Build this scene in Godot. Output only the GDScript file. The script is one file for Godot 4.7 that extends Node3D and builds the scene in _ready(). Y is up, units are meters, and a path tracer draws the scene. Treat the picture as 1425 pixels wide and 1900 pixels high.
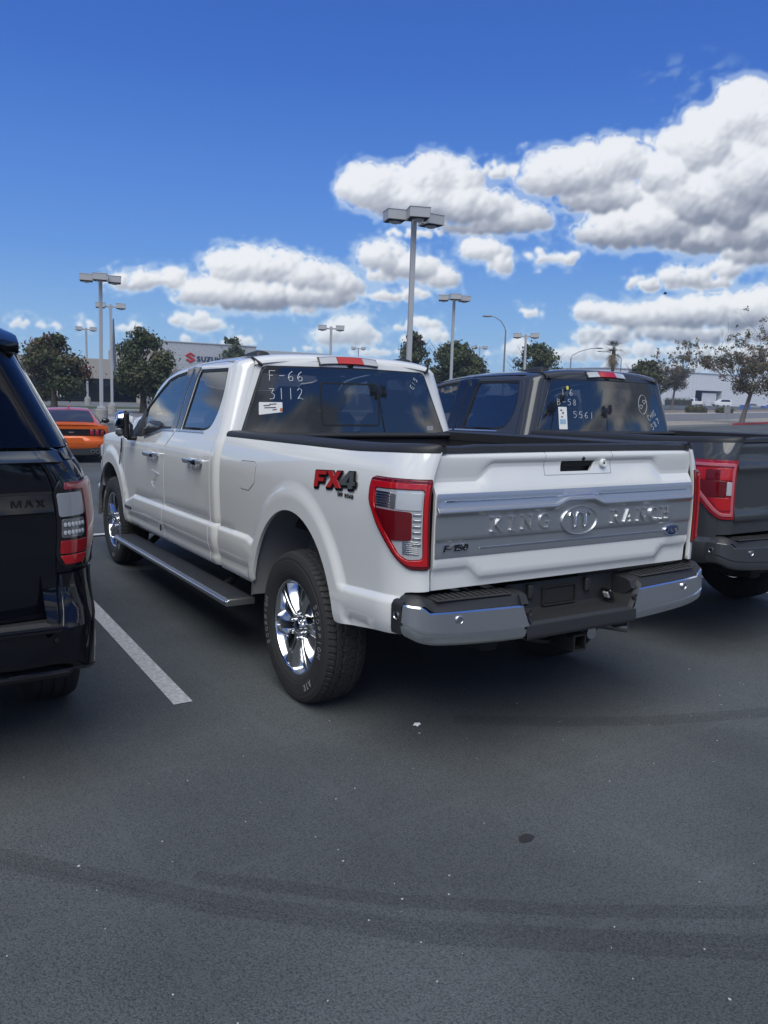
extends Node3D

# ---------------------------------------------------------------- camera, sky, light
func _ready() -> void:
	var cam := Camera3D.new()
	cam.name = "camera"
	cam.position = Vector3(-2.8406, 1.6863, 3.8685)
	cam.rotation = Vector3(-0.1451, -0.5586, 0.0300)
	cam.fov = 64.69
	cam.near = 0.05
	cam.far = 4000.0
	add_child(cam)
	cam.current = true

	var sky_mat := PanoramaSkyMaterial.new()
	sky_mat.panorama = ImageTexture.create_from_image(make_sky(Basis.from_euler(Vector3(-0.1451, -0.5586, 0.0300))))
	var sky := Sky.new()
	sky.sky_material = sky_mat
	var env := Environment.new()
	env.background_mode = Environment.BG_SKY
	env.sky = sky
	env.tonemap_mode = Environment.TONE_MAPPER_LINEAR
	env.tonemap_exposure = 2.1
	env.background_energy_multiplier = 0.485
	env.sdfgi_enabled = true
	env.ssao_enabled = true
	env.ssil_enabled = true
	env.fog_enabled = true
	env.fog_density = 0.0006
	env.fog_light_color = Color(0.72, 0.80, 0.92)
	var we := WorldEnvironment.new()
	we.name = "world_environment"
	we.environment = env
	add_child(we)

	# the sun stands behind a bank of bright cloud, high behind the camera's left shoulder: a wide soft source
	var sun := DirectionalLight3D.new()
	sun.name = "sun"
	sun.light_color = Color(1.0, 0.995, 0.955)
	sun.light_energy = 0.46
	sun.light_angular_distance = 55.0
	sun.shadow_enabled = true
	add_child(sun)
	sun.look_at_from_position(Vector3(-0.55, 1.15, 0.62), Vector3.ZERO, Vector3.UP)

	make_materials()
	build_ground()
	build_vehicles()
	build_lot_furniture()
	build_background()
	build_litter()

# ---------------------------------------------------------------- scene tree helpers
var taken := {}
func numbered(called: String) -> String:
	if not taken.has(called):
		taken[called] = 0
		return called
	taken[called] += 1
	return "%s_%03d" % [called, taken[called]]

func tag(o: Node3D, label: String, category: String, group := "") -> Node3D:
	o.set_meta("label", label)
	if category != "":
		o.set_meta("category", category)
	if group != "":
		o.set_meta("group", group)
	return o

func thing(called: String, label: String, category: String, at := Vector3.ZERO, turn := 0.0, group := "") -> Node3D:
	var o := Node3D.new()
	o.name = numbered(called)
	add_child(o)
	o.position = at
	o.rotation.y = turn
	return tag(o, label, category, group)

func put(parent: Node, called: String, mesh: Mesh, m: Material, xf := Transform3D.IDENTITY, label := "") -> MeshInstance3D:
	var o := MeshInstance3D.new()
	o.name = called if parent != self else numbered(called)
	o.mesh = mesh
	o.material_override = m
	o.transform = xf
	parent.add_child(o, true)
	if label != "":
		o.set_meta("label", label)
	return o

func structure(called: String, mesh: Mesh, m: Material, xf := Transform3D.IDENTITY) -> MeshInstance3D:
	var o := put(self, called, mesh, m, xf)
	o.set_meta("kind", "structure")
	return o

func copy_thing(o: Node3D, called: String, at: Vector3, turn: float, label: String) -> Node3D:
	var c: Node3D = o.duplicate()
	c.name = numbered(called)
	add_child(c)
	c.position = at
	c.rotation = Vector3(0, turn, 0)
	c.set_meta("label", label)
	return c

# ---------------------------------------------------------------- mesh building
class Soup:
	var v := PackedVector3Array()
	var n := PackedVector3Array()
	var col := PackedColorArray()
	var colored := false
	var paint := Color.WHITE

	func tri(a: Vector3, b: Vector3, c: Vector3, na := Vector3.ZERO, nb := Vector3.ZERO, nc := Vector3.ZERO) -> void:
		v.append(a); v.append(b); v.append(c)
		n.append(na); n.append(nb); n.append(nc)
		if colored:
			col.append(paint); col.append(paint); col.append(paint)

	func quad(a: Vector3, b: Vector3, c: Vector3, d: Vector3) -> void:
		tri(a, b, c)
		tri(a, c, d)

	# triangle whose winding follows the given normals
	func ntri(a: Vector3, b: Vector3, c: Vector3, na: Vector3, nb: Vector3, nc: Vector3) -> void:
		if (b - a).cross(c - a).dot(na + nb + nc) < 0.0:
			tri(a, c, b, na, nc, nb)
		else:
			tri(a, b, c, na, nb, nc)

	func strip(r0: Array, r1: Array, closed := false) -> void:
		var m := r0.size()
		for i in (m if closed else m - 1):
			var j := (i + 1) % m
			quad(r0[i], r0[j], r1[j], r1[i])

	func loft(rows: Array, closed_ring := false, cap0 := false, cap1 := false) -> void:
		for i in rows.size() - 1:
			strip(rows[i], rows[i + 1], closed_ring)
		if cap0:
			fan(rows[0], true)
		if cap1:
			fan(rows[rows.size() - 1], false)

	func fan(ring: Array, flip: bool) -> void:
		var c := Vector3.ZERO
		for p in ring:
			c += p
		c /= ring.size()
		for i in ring.size():
			var j := (i + 1) % ring.size()
			if flip:
				tri(c, ring[j], ring[i])
			else:
				tri(c, ring[i], ring[j])

	func box(lo: Vector3, hi: Vector3, ch := 0.0) -> void:
		cbox((lo + hi) * 0.5, hi - lo, ch)

	# chamfered box
	func cbox(at: Vector3, size: Vector3, ch := 0.0, b := Basis.IDENTITY) -> void:
		var h := size * 0.5
		ch = minf(ch, minf(h.x, minf(h.y, h.z)) * 0.95)
		if ch <= 0.0:
			ch = 0.0005
		var axes := [Vector3(1, 0, 0), Vector3(0, 1, 0), Vector3(0, 0, 1)]
		for k in 3:
			var i := (k + 1) % 3
			var j := (k + 2) % 3
			for s in [-1.0, 1.0]:
				var f: Array = []
				for q in [[-1, -1], [1, -1], [1, 1], [-1, 1]]:
					f.append(at + b * (axes[k] * h[k] * s + axes[i] * (h[i] - ch) * q[0] + axes[j] * (h[j] - ch) * q[1]))
				if s > 0:
					quad(f[0], f[1], f[2], f[3])
				else:
					quad(f[3], f[2], f[1], f[0])
		for k in 3:
			var i := (k + 1) % 3
			var j := (k + 2) % 3
			for q in [[-1, -1], [1, -1], [1, 1], [-1, 1]]:
				var e0: Vector3 = axes[i] * h[i] * q[0] + axes[j] * (h[j] - ch) * q[1]
				var e1: Vector3 = axes[i] * (h[i] - ch) * q[0] + axes[j] * h[j] * q[1]
				var l: Vector3 = axes[k] * (h[k] - ch)
				var pts := [at + b * (e0 - l), at + b * (e0 + l), at + b * (e1 + l), at + b * (e1 - l)]
				otri(pts[0], pts[1], pts[2], at)
				otri(pts[0], pts[2], pts[3], at)
		for x in [-1.0, 1.0]:
			for y in [-1.0, 1.0]:
				for z in [-1.0, 1.0]:
					var p := Vector3(h.x * x, (h.y - ch) * y, (h.z - ch) * z)
					var q := Vector3((h.x - ch) * x, h.y * y, (h.z - ch) * z)
					var r := Vector3((h.x - ch) * x, (h.y - ch) * y, h.z * z)
					otri(at + b * p, at + b * q, at + b * r, at)

	# triangle facing away from a point
	func otri(a: Vector3, b: Vector3, c: Vector3, from: Vector3) -> void:
		if (b - a).cross(c - a).dot((a + b + c) / 3.0 - from) < 0.0:
			tri(a, c, b)
		else:
			tri(a, b, c)

	func tube(path: Array, rad: Variant, seg := 8, caps := true, up := Vector3(0.13, 0.97, 0.2)) -> void:
		var rows: Array = []
		for i in path.size():
			var d: Vector3 = (path[mini(i + 1, path.size() - 1)] - path[maxi(i - 1, 0)]).normalized()
			var s := d.cross(up)
			if s.length() < 0.05:
				s = d.cross(Vector3(0.9, 0.1, 0.3))
			s = s.normalized()
			var t := s.cross(d).normalized()
			var r: float = rad[i] if rad is Array else rad
			var ring: Array = []
			for k in seg:
				var a := TAU * k / seg
				ring.append(path[i] + (s * cos(a) + t * sin(a)) * r)
			rows.append(ring)
		for i in rows.size() - 1:
			for k in seg:
				var j := (k + 1) % seg
				quad(rows[i][k], rows[i][j], rows[i + 1][j], rows[i + 1][k])
		if caps:
			fan(rows[0], true)
			fan(rows[rows.size() - 1], false)

	# profile points (radius, along) turned round an axis
	func lathe(prof: Array, seg: int, at := Vector3.ZERO, b := Basis.IDENTITY) -> void:
		var rows: Array = []
		for p in prof:
			var ring: Array = []
			for k in seg:
				var a := TAU * k / seg
				ring.append(at + b * Vector3(p.y, cos(a) * p.x, sin(a) * p.x))
			rows.append(ring)
		for i in rows.size() - 1:
			for k in seg:
				var j := (k + 1) % seg
				quad(rows[i][k], rows[i][j], rows[i + 1][j], rows[i + 1][k])

	# polygon in the xy plane pushed out along z, with a chamfer on its front edge
	func prism(poly: PackedVector2Array, z0: float, z1: float, ch := 0.0, xf := Transform3D.IDENTITY) -> void:
		if not Geometry2D.is_polygon_clockwise(poly):
			pass
		else:
			poly = poly.duplicate()
			poly.reverse()
		var top := poly
		if ch > 0.0:
			var shr := Geometry2D.offset_polygon(poly, -ch)
			if shr.size() == 1 and shr[0].size() == poly.size():
				# keep the vertex order of the outline
				var best := 0
				for i in poly.size():
					if shr[0][i].distance_to(poly[0]) < shr[0][best].distance_to(poly[0]):
						best = i
				top = PackedVector2Array()
				for i in poly.size():
					top.append(shr[0][(i + best) % poly.size()])
			else:
				ch = 0.0
		var idx := Geometry2D.triangulate_polygon(top)
		for i in range(0, idx.size(), 3):
			var a := xf * Vector3(top[idx[i]].x, top[idx[i]].y, z1)
			var b := xf * Vector3(top[idx[i + 1]].x, top[idx[i + 1]].y, z1)
			var c := xf * Vector3(top[idx[i + 2]].x, top[idx[i + 2]].y, z1)
			if (b - a).cross(c - a).dot(xf.basis.z * signf(z1 - z0)) < 0.0:
				tri(a, c, b)
			else:
				tri(a, b, c)
		var m := poly.size()
		for i in m:
			var j := (i + 1) % m
			var mid := xf * Vector3(poly[i].x, poly[i].y, z0)
			var m2 := xf * Vector3(poly[j].x, poly[j].y, z0)
			var zc := z1 - ch * signf(z1 - z0)
			quad(mid, m2, xf * Vector3(poly[j].x, poly[j].y, zc), xf * Vector3(poly[i].x, poly[i].y, zc))
			if ch > 0.0:
				quad(xf * Vector3(poly[i].x, poly[i].y, zc), xf * Vector3(poly[j].x, poly[j].y, zc), xf * Vector3(top[j].x, top[j].y, z1), xf * Vector3(top[i].x, top[i].y, z1))

	func ball(at: Vector3, r: Vector3, seg := 12, rings := 8) -> void:
		var rows: Array = []
		for i in rings + 1:
			var e := PI * (float(i) / rings - 0.5)
			var ring: Array = []
			for k in seg:
				var a := TAU * k / seg
				ring.append(at + Vector3(cos(e) * cos(a) * r.x, sin(e) * r.y, cos(e) * sin(a) * r.z))
			rows.append(ring)
		for i in rings:
			for k in seg:
				var j := (k + 1) % seg
				quad(rows[i][k], rows[i + 1][k], rows[i + 1][j], rows[i][j])

	func add(o: Soup, xf := Transform3D.IDENTITY) -> void:
		var flip := xf.basis.determinant() < 0.0
		for i in range(0, o.v.size(), 3):
			var k := [i, i + 2, i + 1] if flip else [i, i + 1, i + 2]
			for q in k:
				v.append(xf * o.v[q])
				n.append((xf.basis * o.n[q]).normalized() if o.n[q] != Vector3.ZERO else Vector3.ZERO)
				if colored:
					col.append(o.col[q] if o.colored else paint)

	func mirrored() -> Soup:
		var s := Soup.new()
		s.add(self, Transform3D(Basis(Vector3(-1, 0, 0), Vector3(0, 1, 0), Vector3(0, 0, 1)), Vector3.ZERO))
		return s

	func mesh(angle := 38.0) -> ArrayMesh:
		var limit := cos(deg_to_rad(angle))
		var need := false
		for q in n:
			if q == Vector3.ZERO:
				need = true
				break
		if need:
			var faces := PackedVector3Array()
			var around := {}
			for i in range(0, v.size(), 3):
				var f := (v[i + 1] - v[i]).cross(v[i + 2] - v[i])
				faces.append(f)
				for k in 3:
					if n[i + k] == Vector3.ZERO:
						var key := Vector3i((v[i + k] * 20000.0).round())
						if around.has(key):
							around[key].append(i / 3)
						else:
							around[key] = [i / 3]
			for i in range(0, v.size(), 3):
				var f := faces[i / 3].normalized()
				if f == Vector3.ZERO:
					f = Vector3.UP
				for k in 3:
					if n[i + k] == Vector3.ZERO:
						var sum := Vector3.ZERO
						for o in around[Vector3i((v[i + k] * 20000.0).round())]:
							if faces[o].normalized().dot(f) > limit:
								sum += faces[o]
						n[i + k] = sum.normalized() if sum.length_squared() > 1e-20 else f
		var idx := PackedInt32Array()
		idx.resize(v.size())
		for i in range(0, v.size(), 3):
			idx[i] = i
			idx[i + 1] = i + 2
			idx[i + 2] = i + 1
		var arr := []
		arr.resize(Mesh.ARRAY_MAX)
		arr[Mesh.ARRAY_VERTEX] = v
		arr[Mesh.ARRAY_NORMAL] = n
		arr[Mesh.ARRAY_INDEX] = idx
		if colored:
			arr[Mesh.ARRAY_COLOR] = col
		var m := ArrayMesh.new()
		m.add_surface_from_arrays(Mesh.PRIMITIVE_TRIANGLES, arr)
		return m

func pv(a: Array) -> PackedVector2Array:
	var r := PackedVector2Array()
	for p in a:
		r.append(Vector2(p[0], p[1]))
	return r

# rounds the corners of a polygon
func rounded(poly: PackedVector2Array, rad: Variant, seg := 5) -> PackedVector2Array:
	var r := PackedVector2Array()
	var m := poly.size()
	for i in m:
		var p := poly[i]
		var a := poly[(i + m - 1) % m] - p
		var b := poly[(i + 1) % m] - p
		var rr: float = rad[i] if rad is Array else rad
		rr = minf(rr, minf(a.length(), b.length()) * 0.48)
		if rr < 0.0005:
			r.append(p)
			continue
		var s := p + a.normalized() * rr
		var e := p + b.normalized() * rr
		for k in seg + 1:
			var t := float(k) / seg
			r.append(s.lerp(p, t).lerp(p.lerp(e, t), t))
	return r

func resample(poly: PackedVector2Array, step: float, closed := true) -> PackedVector2Array:
	var r := PackedVector2Array()
	var m := poly.size()
	for i in (m if closed else m - 1):
		var a := poly[i]
		var b := poly[(i + 1) % m]
		var k := maxi(1, int(ceil(a.distance_to(b) / step)))
		for q in k:
			r.append(a.lerp(b, float(q) / k))
	if not closed:
		r.append(poly[m - 1])
	return r

func ellipse(c: Vector2, a: float, b: float, t0: float, t1: float, seg: int) -> PackedVector2Array:
	var r := PackedVector2Array()
	for i in seg + 1:
		var t := deg_to_rad(lerpf(t0, t1, float(i) / seg))
		r.append(c + Vector2(cos(t) * a, sin(t) * b))
	return r

# A sheet-metal panel: the outline lies in a flat chart, f bends the chart into space. Edges are rolled inward by lip.
func panel(outline: PackedVector2Array, f: Callable, step := 0.05, holes := [], feats := [], lip := 0.012, off := 0.0, flip := false) -> Soup:
	var s := Soup.new()
	var rng := RandomNumberGenerator.new()
	rng.seed = 7
	var loops := [resample(outline, step * 0.55)]
	for h in holes:
		loops.append(resample(h, step * 0.55))
	var pts := PackedVector2Array()
	var cell := step * 0.5
	var near := {}
	for l in loops:
		for p in l:
			pts.append(p)
			near[Vector2i((p / cell).floor())] = true
	var rim := near.duplicate()
	var tiny := {}
	var fine := 0.0015
	for ft in feats:
		for p in resample(ft, step * 0.6, false):
			if not Geometry2D.is_point_in_polygon(p, outline):
				continue
			var inside := true
			for h in holes:
				if Geometry2D.is_point_in_polygon(p, h):
					inside = false
			if inside and not tiny.has(Vector2i((p / fine).floor())) and not rim.has(Vector2i((p / cell).floor())):
				pts.append(p)
				tiny[Vector2i((p / fine).floor())] = true
				near[Vector2i((p / cell).floor())] = true
	var lo := outline[0]
	var hi := outline[0]
	for p in outline:
		lo = lo.min(p)
		hi = hi.max(p)
	var y := lo.y + step * 0.5
	var odd := false
	while y < hi.y:
		var x := lo.x + (step * 0.5 if odd else 0.0)
		while x < hi.x:
			var p := Vector2(x, y) + Vector2(rng.randf() - 0.5, rng.randf() - 0.5) * step * 0.06
			x += step
			var c := Vector2i((p / cell).floor())
			var free := true
			for i in [-1, 0, 1]:
				for j in [-1, 0, 1]:
					if near.has(c + Vector2i(i, j)):
						free = false
			if not free or not Geometry2D.is_point_in_polygon(p, outline):
				continue
			for h in holes:
				if Geometry2D.is_point_in_polygon(p, h):
					free = false
			if free:
				pts.append(p)
		y += step * 0.87
		odd = not odd
	var P := PackedVector3Array()
	var N := PackedVector3Array()
	var h := 0.0015
	for p in pts:
		var du: Vector3 = f.call(p + Vector2(h, 0)) - f.call(p - Vector2(h, 0))
		var dv: Vector3 = f.call(p + Vector2(0, h)) - f.call(p - Vector2(0, h))
		var nn := du.cross(dv).normalized()
		if flip:
			nn = -nn
		N.append(nn)
		P.append(f.call(p) + nn * off)
	var idx := Geometry2D.triangulate_delaunay(pts)
	for i in range(0, idx.size(), 3):
		var a := idx[i]
		var b := idx[i + 1]
		var c := idx[i + 2]
		var m := (pts[a] + pts[b] + pts[c]) / 3.0
		if absf((pts[b] - pts[a]).cross(pts[c] - pts[a])) < 1e-9 or not Geometry2D.is_point_in_polygon(m, outline):
			continue
		var inside := true
		for hh in holes:
			if Geometry2D.is_point_in_polygon(m, hh):
				inside = false
		if inside:
			s.ntri(P[a], P[b], P[c], N[a], N[b], N[c])
	if lip > 0.0:
		var at := 0
		for l in loops:
			var k: int = l.size()
			var ring := []
			for i in k:
				var n0 := N[at + i]
				var t := (P[at + (i + 1) % k] - P[at + (i + k - 1) % k]).normalized()
				var o := t.cross(n0).normalized()
				# outward of the sheet: away from the inside of the loop's material
				var tt: Vector2 = (l[(i + 1) % k] - l[(i + k - 1) % k]).normalized()
				var side := Vector2(tt.y, -tt.x)
				var probe: Vector2 = l[i] + side * 0.002
				var into := Geometry2D.is_point_in_polygon(probe, outline)
				if into:
					for hh in holes:
						if Geometry2D.is_point_in_polygon(probe, hh):
							into = false
				var dirv: Vector3 = f.call(l[i] + side * 0.003) - f.call(l[i])
				if into:
					dirv = -dirv
				if o.dot(dirv) < 0.0:
					o = -o
				ring.append([P[at + i], n0, o])
			var r := minf(0.002, lip * 0.5)
			for i in k:
				var A: Array = ring[i]
				var B: Array = ring[(i + 1) % k]
				var A1: Vector3 = A[0] - A[1] * r * 0.3 + A[2] * r * 0.7
				var B1: Vector3 = B[0] - B[1] * r * 0.3 + B[2] * r * 0.7
				var A2: Vector3 = A[0] - A[1] * r + A[2] * r
				var B2: Vector3 = B[0] - B[1] * r + B[2] * r
				var A3: Vector3 = A[0] - A[1] * lip + A[2] * r
				var B3: Vector3 = B[0] - B[1] * lip + B[2] * r
				var na: Vector3 = (A[1] + A[2]).normalized()
				var nb: Vector3 = (B[1] + B[2]).normalized()
				s.ntri(A[0], B[0], B1, A[1], B[1], nb)
				s.ntri(A[0], B1, A1, A[1], nb, na)
				s.ntri(A1, B1, B2, na, nb, B[2])
				s.ntri(A1, B2, A2, na, B[2], A[2])
				s.ntri(A2, B2, B3, A[2], B[2], B[2])
				s.ntri(A2, B3, A3, A[2], B[2], A[2])
			at += k
	return s

# smooth curve through a table of values
func curve(xs: Array, ys: Array, x: float) -> float:
	var m := xs.size()
	if x <= xs[0]:
		return ys[0]
	if x >= xs[m - 1]:
		return ys[m - 1]
	var i := 0
	while x > xs[i + 1]:
		i += 1
	var h: float = xs[i + 1] - xs[i]
	var t: float = (x - xs[i]) / h
	var d: float = (ys[i + 1] - ys[i]) / h
	var d0: float = d if i == 0 else (ys[i] - ys[i - 1]) / (xs[i] - xs[i - 1])
	var d1: float = d if i == m - 2 else (ys[i + 2] - ys[i + 1]) / (xs[i + 2] - xs[i + 1])
	var m0 := 0.0 if d0 * d <= 0.0 else 2.0 * d0 * d / (d0 + d)
	var m1 := 0.0 if d1 * d <= 0.0 else 2.0 * d1 * d / (d1 + d)
	if i == 0:
		m0 = d
	if i == m - 2:
		m1 = d
	var t2 := t * t
	var t3 := t2 * t
	return ys[i] * (2 * t3 - 3 * t2 + 1) + m0 * h * (t3 - 2 * t2 + t) + ys[i + 1] * (3 * t2 - 2 * t3) + m1 * h * (t3 - t2)

func line(xs: Array, ys: Array, x: float) -> float:
	if x <= xs[0]:
		return ys[0]
	for i in xs.size() - 1:
		if x <= xs[i + 1]:
			return lerpf(ys[i], ys[i + 1], (x - xs[i]) / (xs[i + 1] - xs[i]))
	return ys[ys.size() - 1]

func sstep(a: float, b: float, x: float) -> float:
	var t := clampf((x - a) / (b - a), 0.0, 1.0)
	return t * t * (3.0 - 2.0 * t)

# lettering as real relief: returned as a soup in the xy plane facing +z, of the given cap height, starting at x = 0
func letters(words: String, height: float, depth: float, font_name := "Droid Sans", weight := 400, slant := 0.0, squeeze := 1.0, gap := 0.0) -> Soup:
	var s := Soup.new()
	var f := SystemFont.new()
	f.font_names = PackedStringArray([font_name])
	f.font_weight = weight
	var x := 0.0
	for ch in (words.split("") if gap != 0.0 else PackedStringArray([words])):
		if ch == " ":
			x += height * 0.6 + gap
			continue
		var t := TextMesh.new()
		t.text = ch
		t.font = f
		t.font_size = 64
		t.pixel_size = height / 64.0 * 1.39
		t.depth = depth
		t.curve_step = 2.0
		t.horizontal_alignment = HORIZONTAL_ALIGNMENT_LEFT
		t.vertical_alignment = VERTICAL_ALIGNMENT_CENTER
		var arr := t.get_mesh_arrays()
		var vv: PackedVector3Array = arr[Mesh.ARRAY_VERTEX]
		var ii: PackedInt32Array = arr[Mesh.ARRAY_INDEX]
		var lo := 1e9
		var hi := -1e9
		for p in vv:
			lo = minf(lo, p.x)
			hi = maxf(hi, p.x)
		for i in range(0, ii.size(), 3):
			var q := []
			for k in 3:
				var p := vv[ii[i + k]]
				q.append(Vector3((p.x - lo) * squeeze + x + p.y * slant, p.y, p.z + depth * 0.5))
			s.tri(q[0], q[2], q[1])
		x += (hi - lo) * squeeze + gap
	return s

# a handwritten or outline glyph as polylines in a unit box
const STROKES := {
	"0": [[[.5, 1], [.15, .8], [.1, .4], [.3, .02], [.6, .05], [.8, .4], [.75, .8], [.5, 1]]],
	"1": [[[.45, 1], [.42, 0]]],
	"2": [[[.1, .8], [.4, 1], [.75, .85], [.6, .5], [.1, .05], [.4, .12], [.85, .0]]],
	"3": [[[.1, .95], [.75, .95], [.4, .58], [.8, .4], [.65, .05], [.1, .02]]],
	"4": [[[.2, 1], [.15, .5], [.8, .5]], [[.65, .9], [.6, 0]]],
	"5": [[[.8, .98], [.25, 1], [.2, .6], [.65, .62], [.8, .3], [.55, 0], [.1, .1]]],
	"6": [[[.7, .98], [.3, .75], [.1, .35], [.3, .02], [.7, .08], [.75, .4], [.45, .5], [.15, .3]]],
	"7": [[[.1, .98], [.85, .95], [.4, 0]]],
	"8": [[[.5, .52], [.2, .75], [.45, 1], [.75, .8], [.5, .52], [.15, .25], [.45, 0], [.8, .22], [.5, .52]]],
	"-": [[[.15, .5], [.85, .52]]],
	".": [[[.4, .05], [.5, .0]]],
	"+": [[[.1, .5], [.9, .5]], [[.5, .85], [.5, .15]]],
	"F": [[[.15, 1], [.12, 0]], [[.12, .98], [.95, .98]], [[.12, .5], [.6, .52]]],
	"B": [[[.15, 1], [.15, 0]], [[.15, 1], [.7, .85], [.6, .55], [.15, .52], [.8, .4], [.7, .05], [.15, 0]]],
	"C": [[[.9, .85], [.5, 1], [.12, .7], [.12, .3], [.5, 0], [.9, .15]]],
	"E": [[[.85, 1], [.15, .98], [.15, .02], [.85, 0]], [[.15, .5], [.7, .5]]],
	"H": [[[.15, 1], [.15, 0]], [[.85, 1], [.85, 0]], [[.15, .5], [.85, .5]]],
	"S": [[[.85, .88], [.5, 1], [.15, .8], [.3, .58], [.7, .42], [.85, .2], [.5, 0], [.12, .12]]],
	"O": [[[.5, 1], [.12, .75], [.12, .25], [.5, 0], [.88, .25], [.88, .75], [.5, 1]]],
	"R": [[[.15, 0], [.15, 1], [.75, .95], [.8, .65], [.15, .5], [.85, 0]]],
	"P": [[[.15, 0], [.15, 1], [.75, .95], [.8, .6], [.15, .48]]],
	"I": [[[.5, 1], [.5, 0]]],
	"N": [[[.12, 0], [.12, 1], [.88, 0], [.88, 1]]],
	"A": [[[.05, 0], [.5, 1], [.95, 0]], [[.22, .38], [.78, .38]]],
	"T": [[[.05, 1], [.95, 1]], [[.5, 1], [.5, 0]]],
	"D": [[[.15, 0], [.15, 1], [.6, .9], [.85, .5], [.6, .1], [.15, 0]]],
}

# f maps (along, up) in metres to a point on the surface that is written on
func strokes(words: String, at: Vector2, size: Vector2, rad: float, f: Callable, tilt := 0.0, spacing := 1.25) -> Soup:
	var s := Soup.new()
	var x := 0.0
	for ch in words:
		if STROKES.has(ch):
			for l in STROKES[ch]:
				var path := []
				for p in resample(pv(l), 0.22, false):
					var q := Vector2(p.x * size.x + x, p.y * size.y).rotated(tilt) + at
					path.append(f.call(q))
				if path.size() > 1:
					s.tube(path, rad, 4, true, Vector3(0.31, 0.2, 0.9))
		x += size.x * spacing
	return s

# ---------------------------------------------------------------- materials
var M := {}
func lin(r: float, g: float, b: float, a := 1.0) -> Color:
	var c := Color(r, g, b).linear_to_srgb()
	c.a = a
	return c

func mat(called: String, c: Color, rough := 0.6, metal := 0.0, coat := 0.0) -> StandardMaterial3D:
	var m := StandardMaterial3D.new()
	m.resource_name = called
	m.albedo_color = c
	m.roughness = rough
	m.metallic = metal
	if coat > 0.0:
		m.clearcoat_enabled = true
		m.clearcoat = coat
		m.clearcoat_roughness = 0.03
	M[called] = m
	return m

func noise_tex(size: int, freq: float, oct: int, lo: Color, hi: Color, sd := 1, kind := FastNoiseLite.TYPE_SIMPLEX_SMOOTH, a := 0.25, b := 0.75) -> NoiseTexture2D:
	var nz := FastNoiseLite.new()
	nz.noise_type = kind
	nz.seed = sd
	nz.frequency = freq
	nz.fractal_octaves = oct
	var t := NoiseTexture2D.new()
	t.width = size
	t.height = size
	t.seamless = true
	t.noise = nz
	var g := Gradient.new()
	g.offsets = PackedFloat32Array([a, b])
	g.colors = PackedColorArray([lo, hi])
	t.color_ramp = g
	return t

func bump_tex(size: int, freq: float, oct: int, sd := 1, kind := FastNoiseLite.TYPE_SIMPLEX_SMOOTH) -> NoiseTexture2D:
	return noise_tex(size, freq, oct, Color.BLACK, Color.WHITE, sd, kind, 0.0, 1.0)

func triplanar(m: StandardMaterial3D, scale: float, world := false) -> void:
	m.uv1_triplanar = true
	m.uv1_world_triplanar = world
	m.uv1_scale = Vector3.ONE * scale

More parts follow.
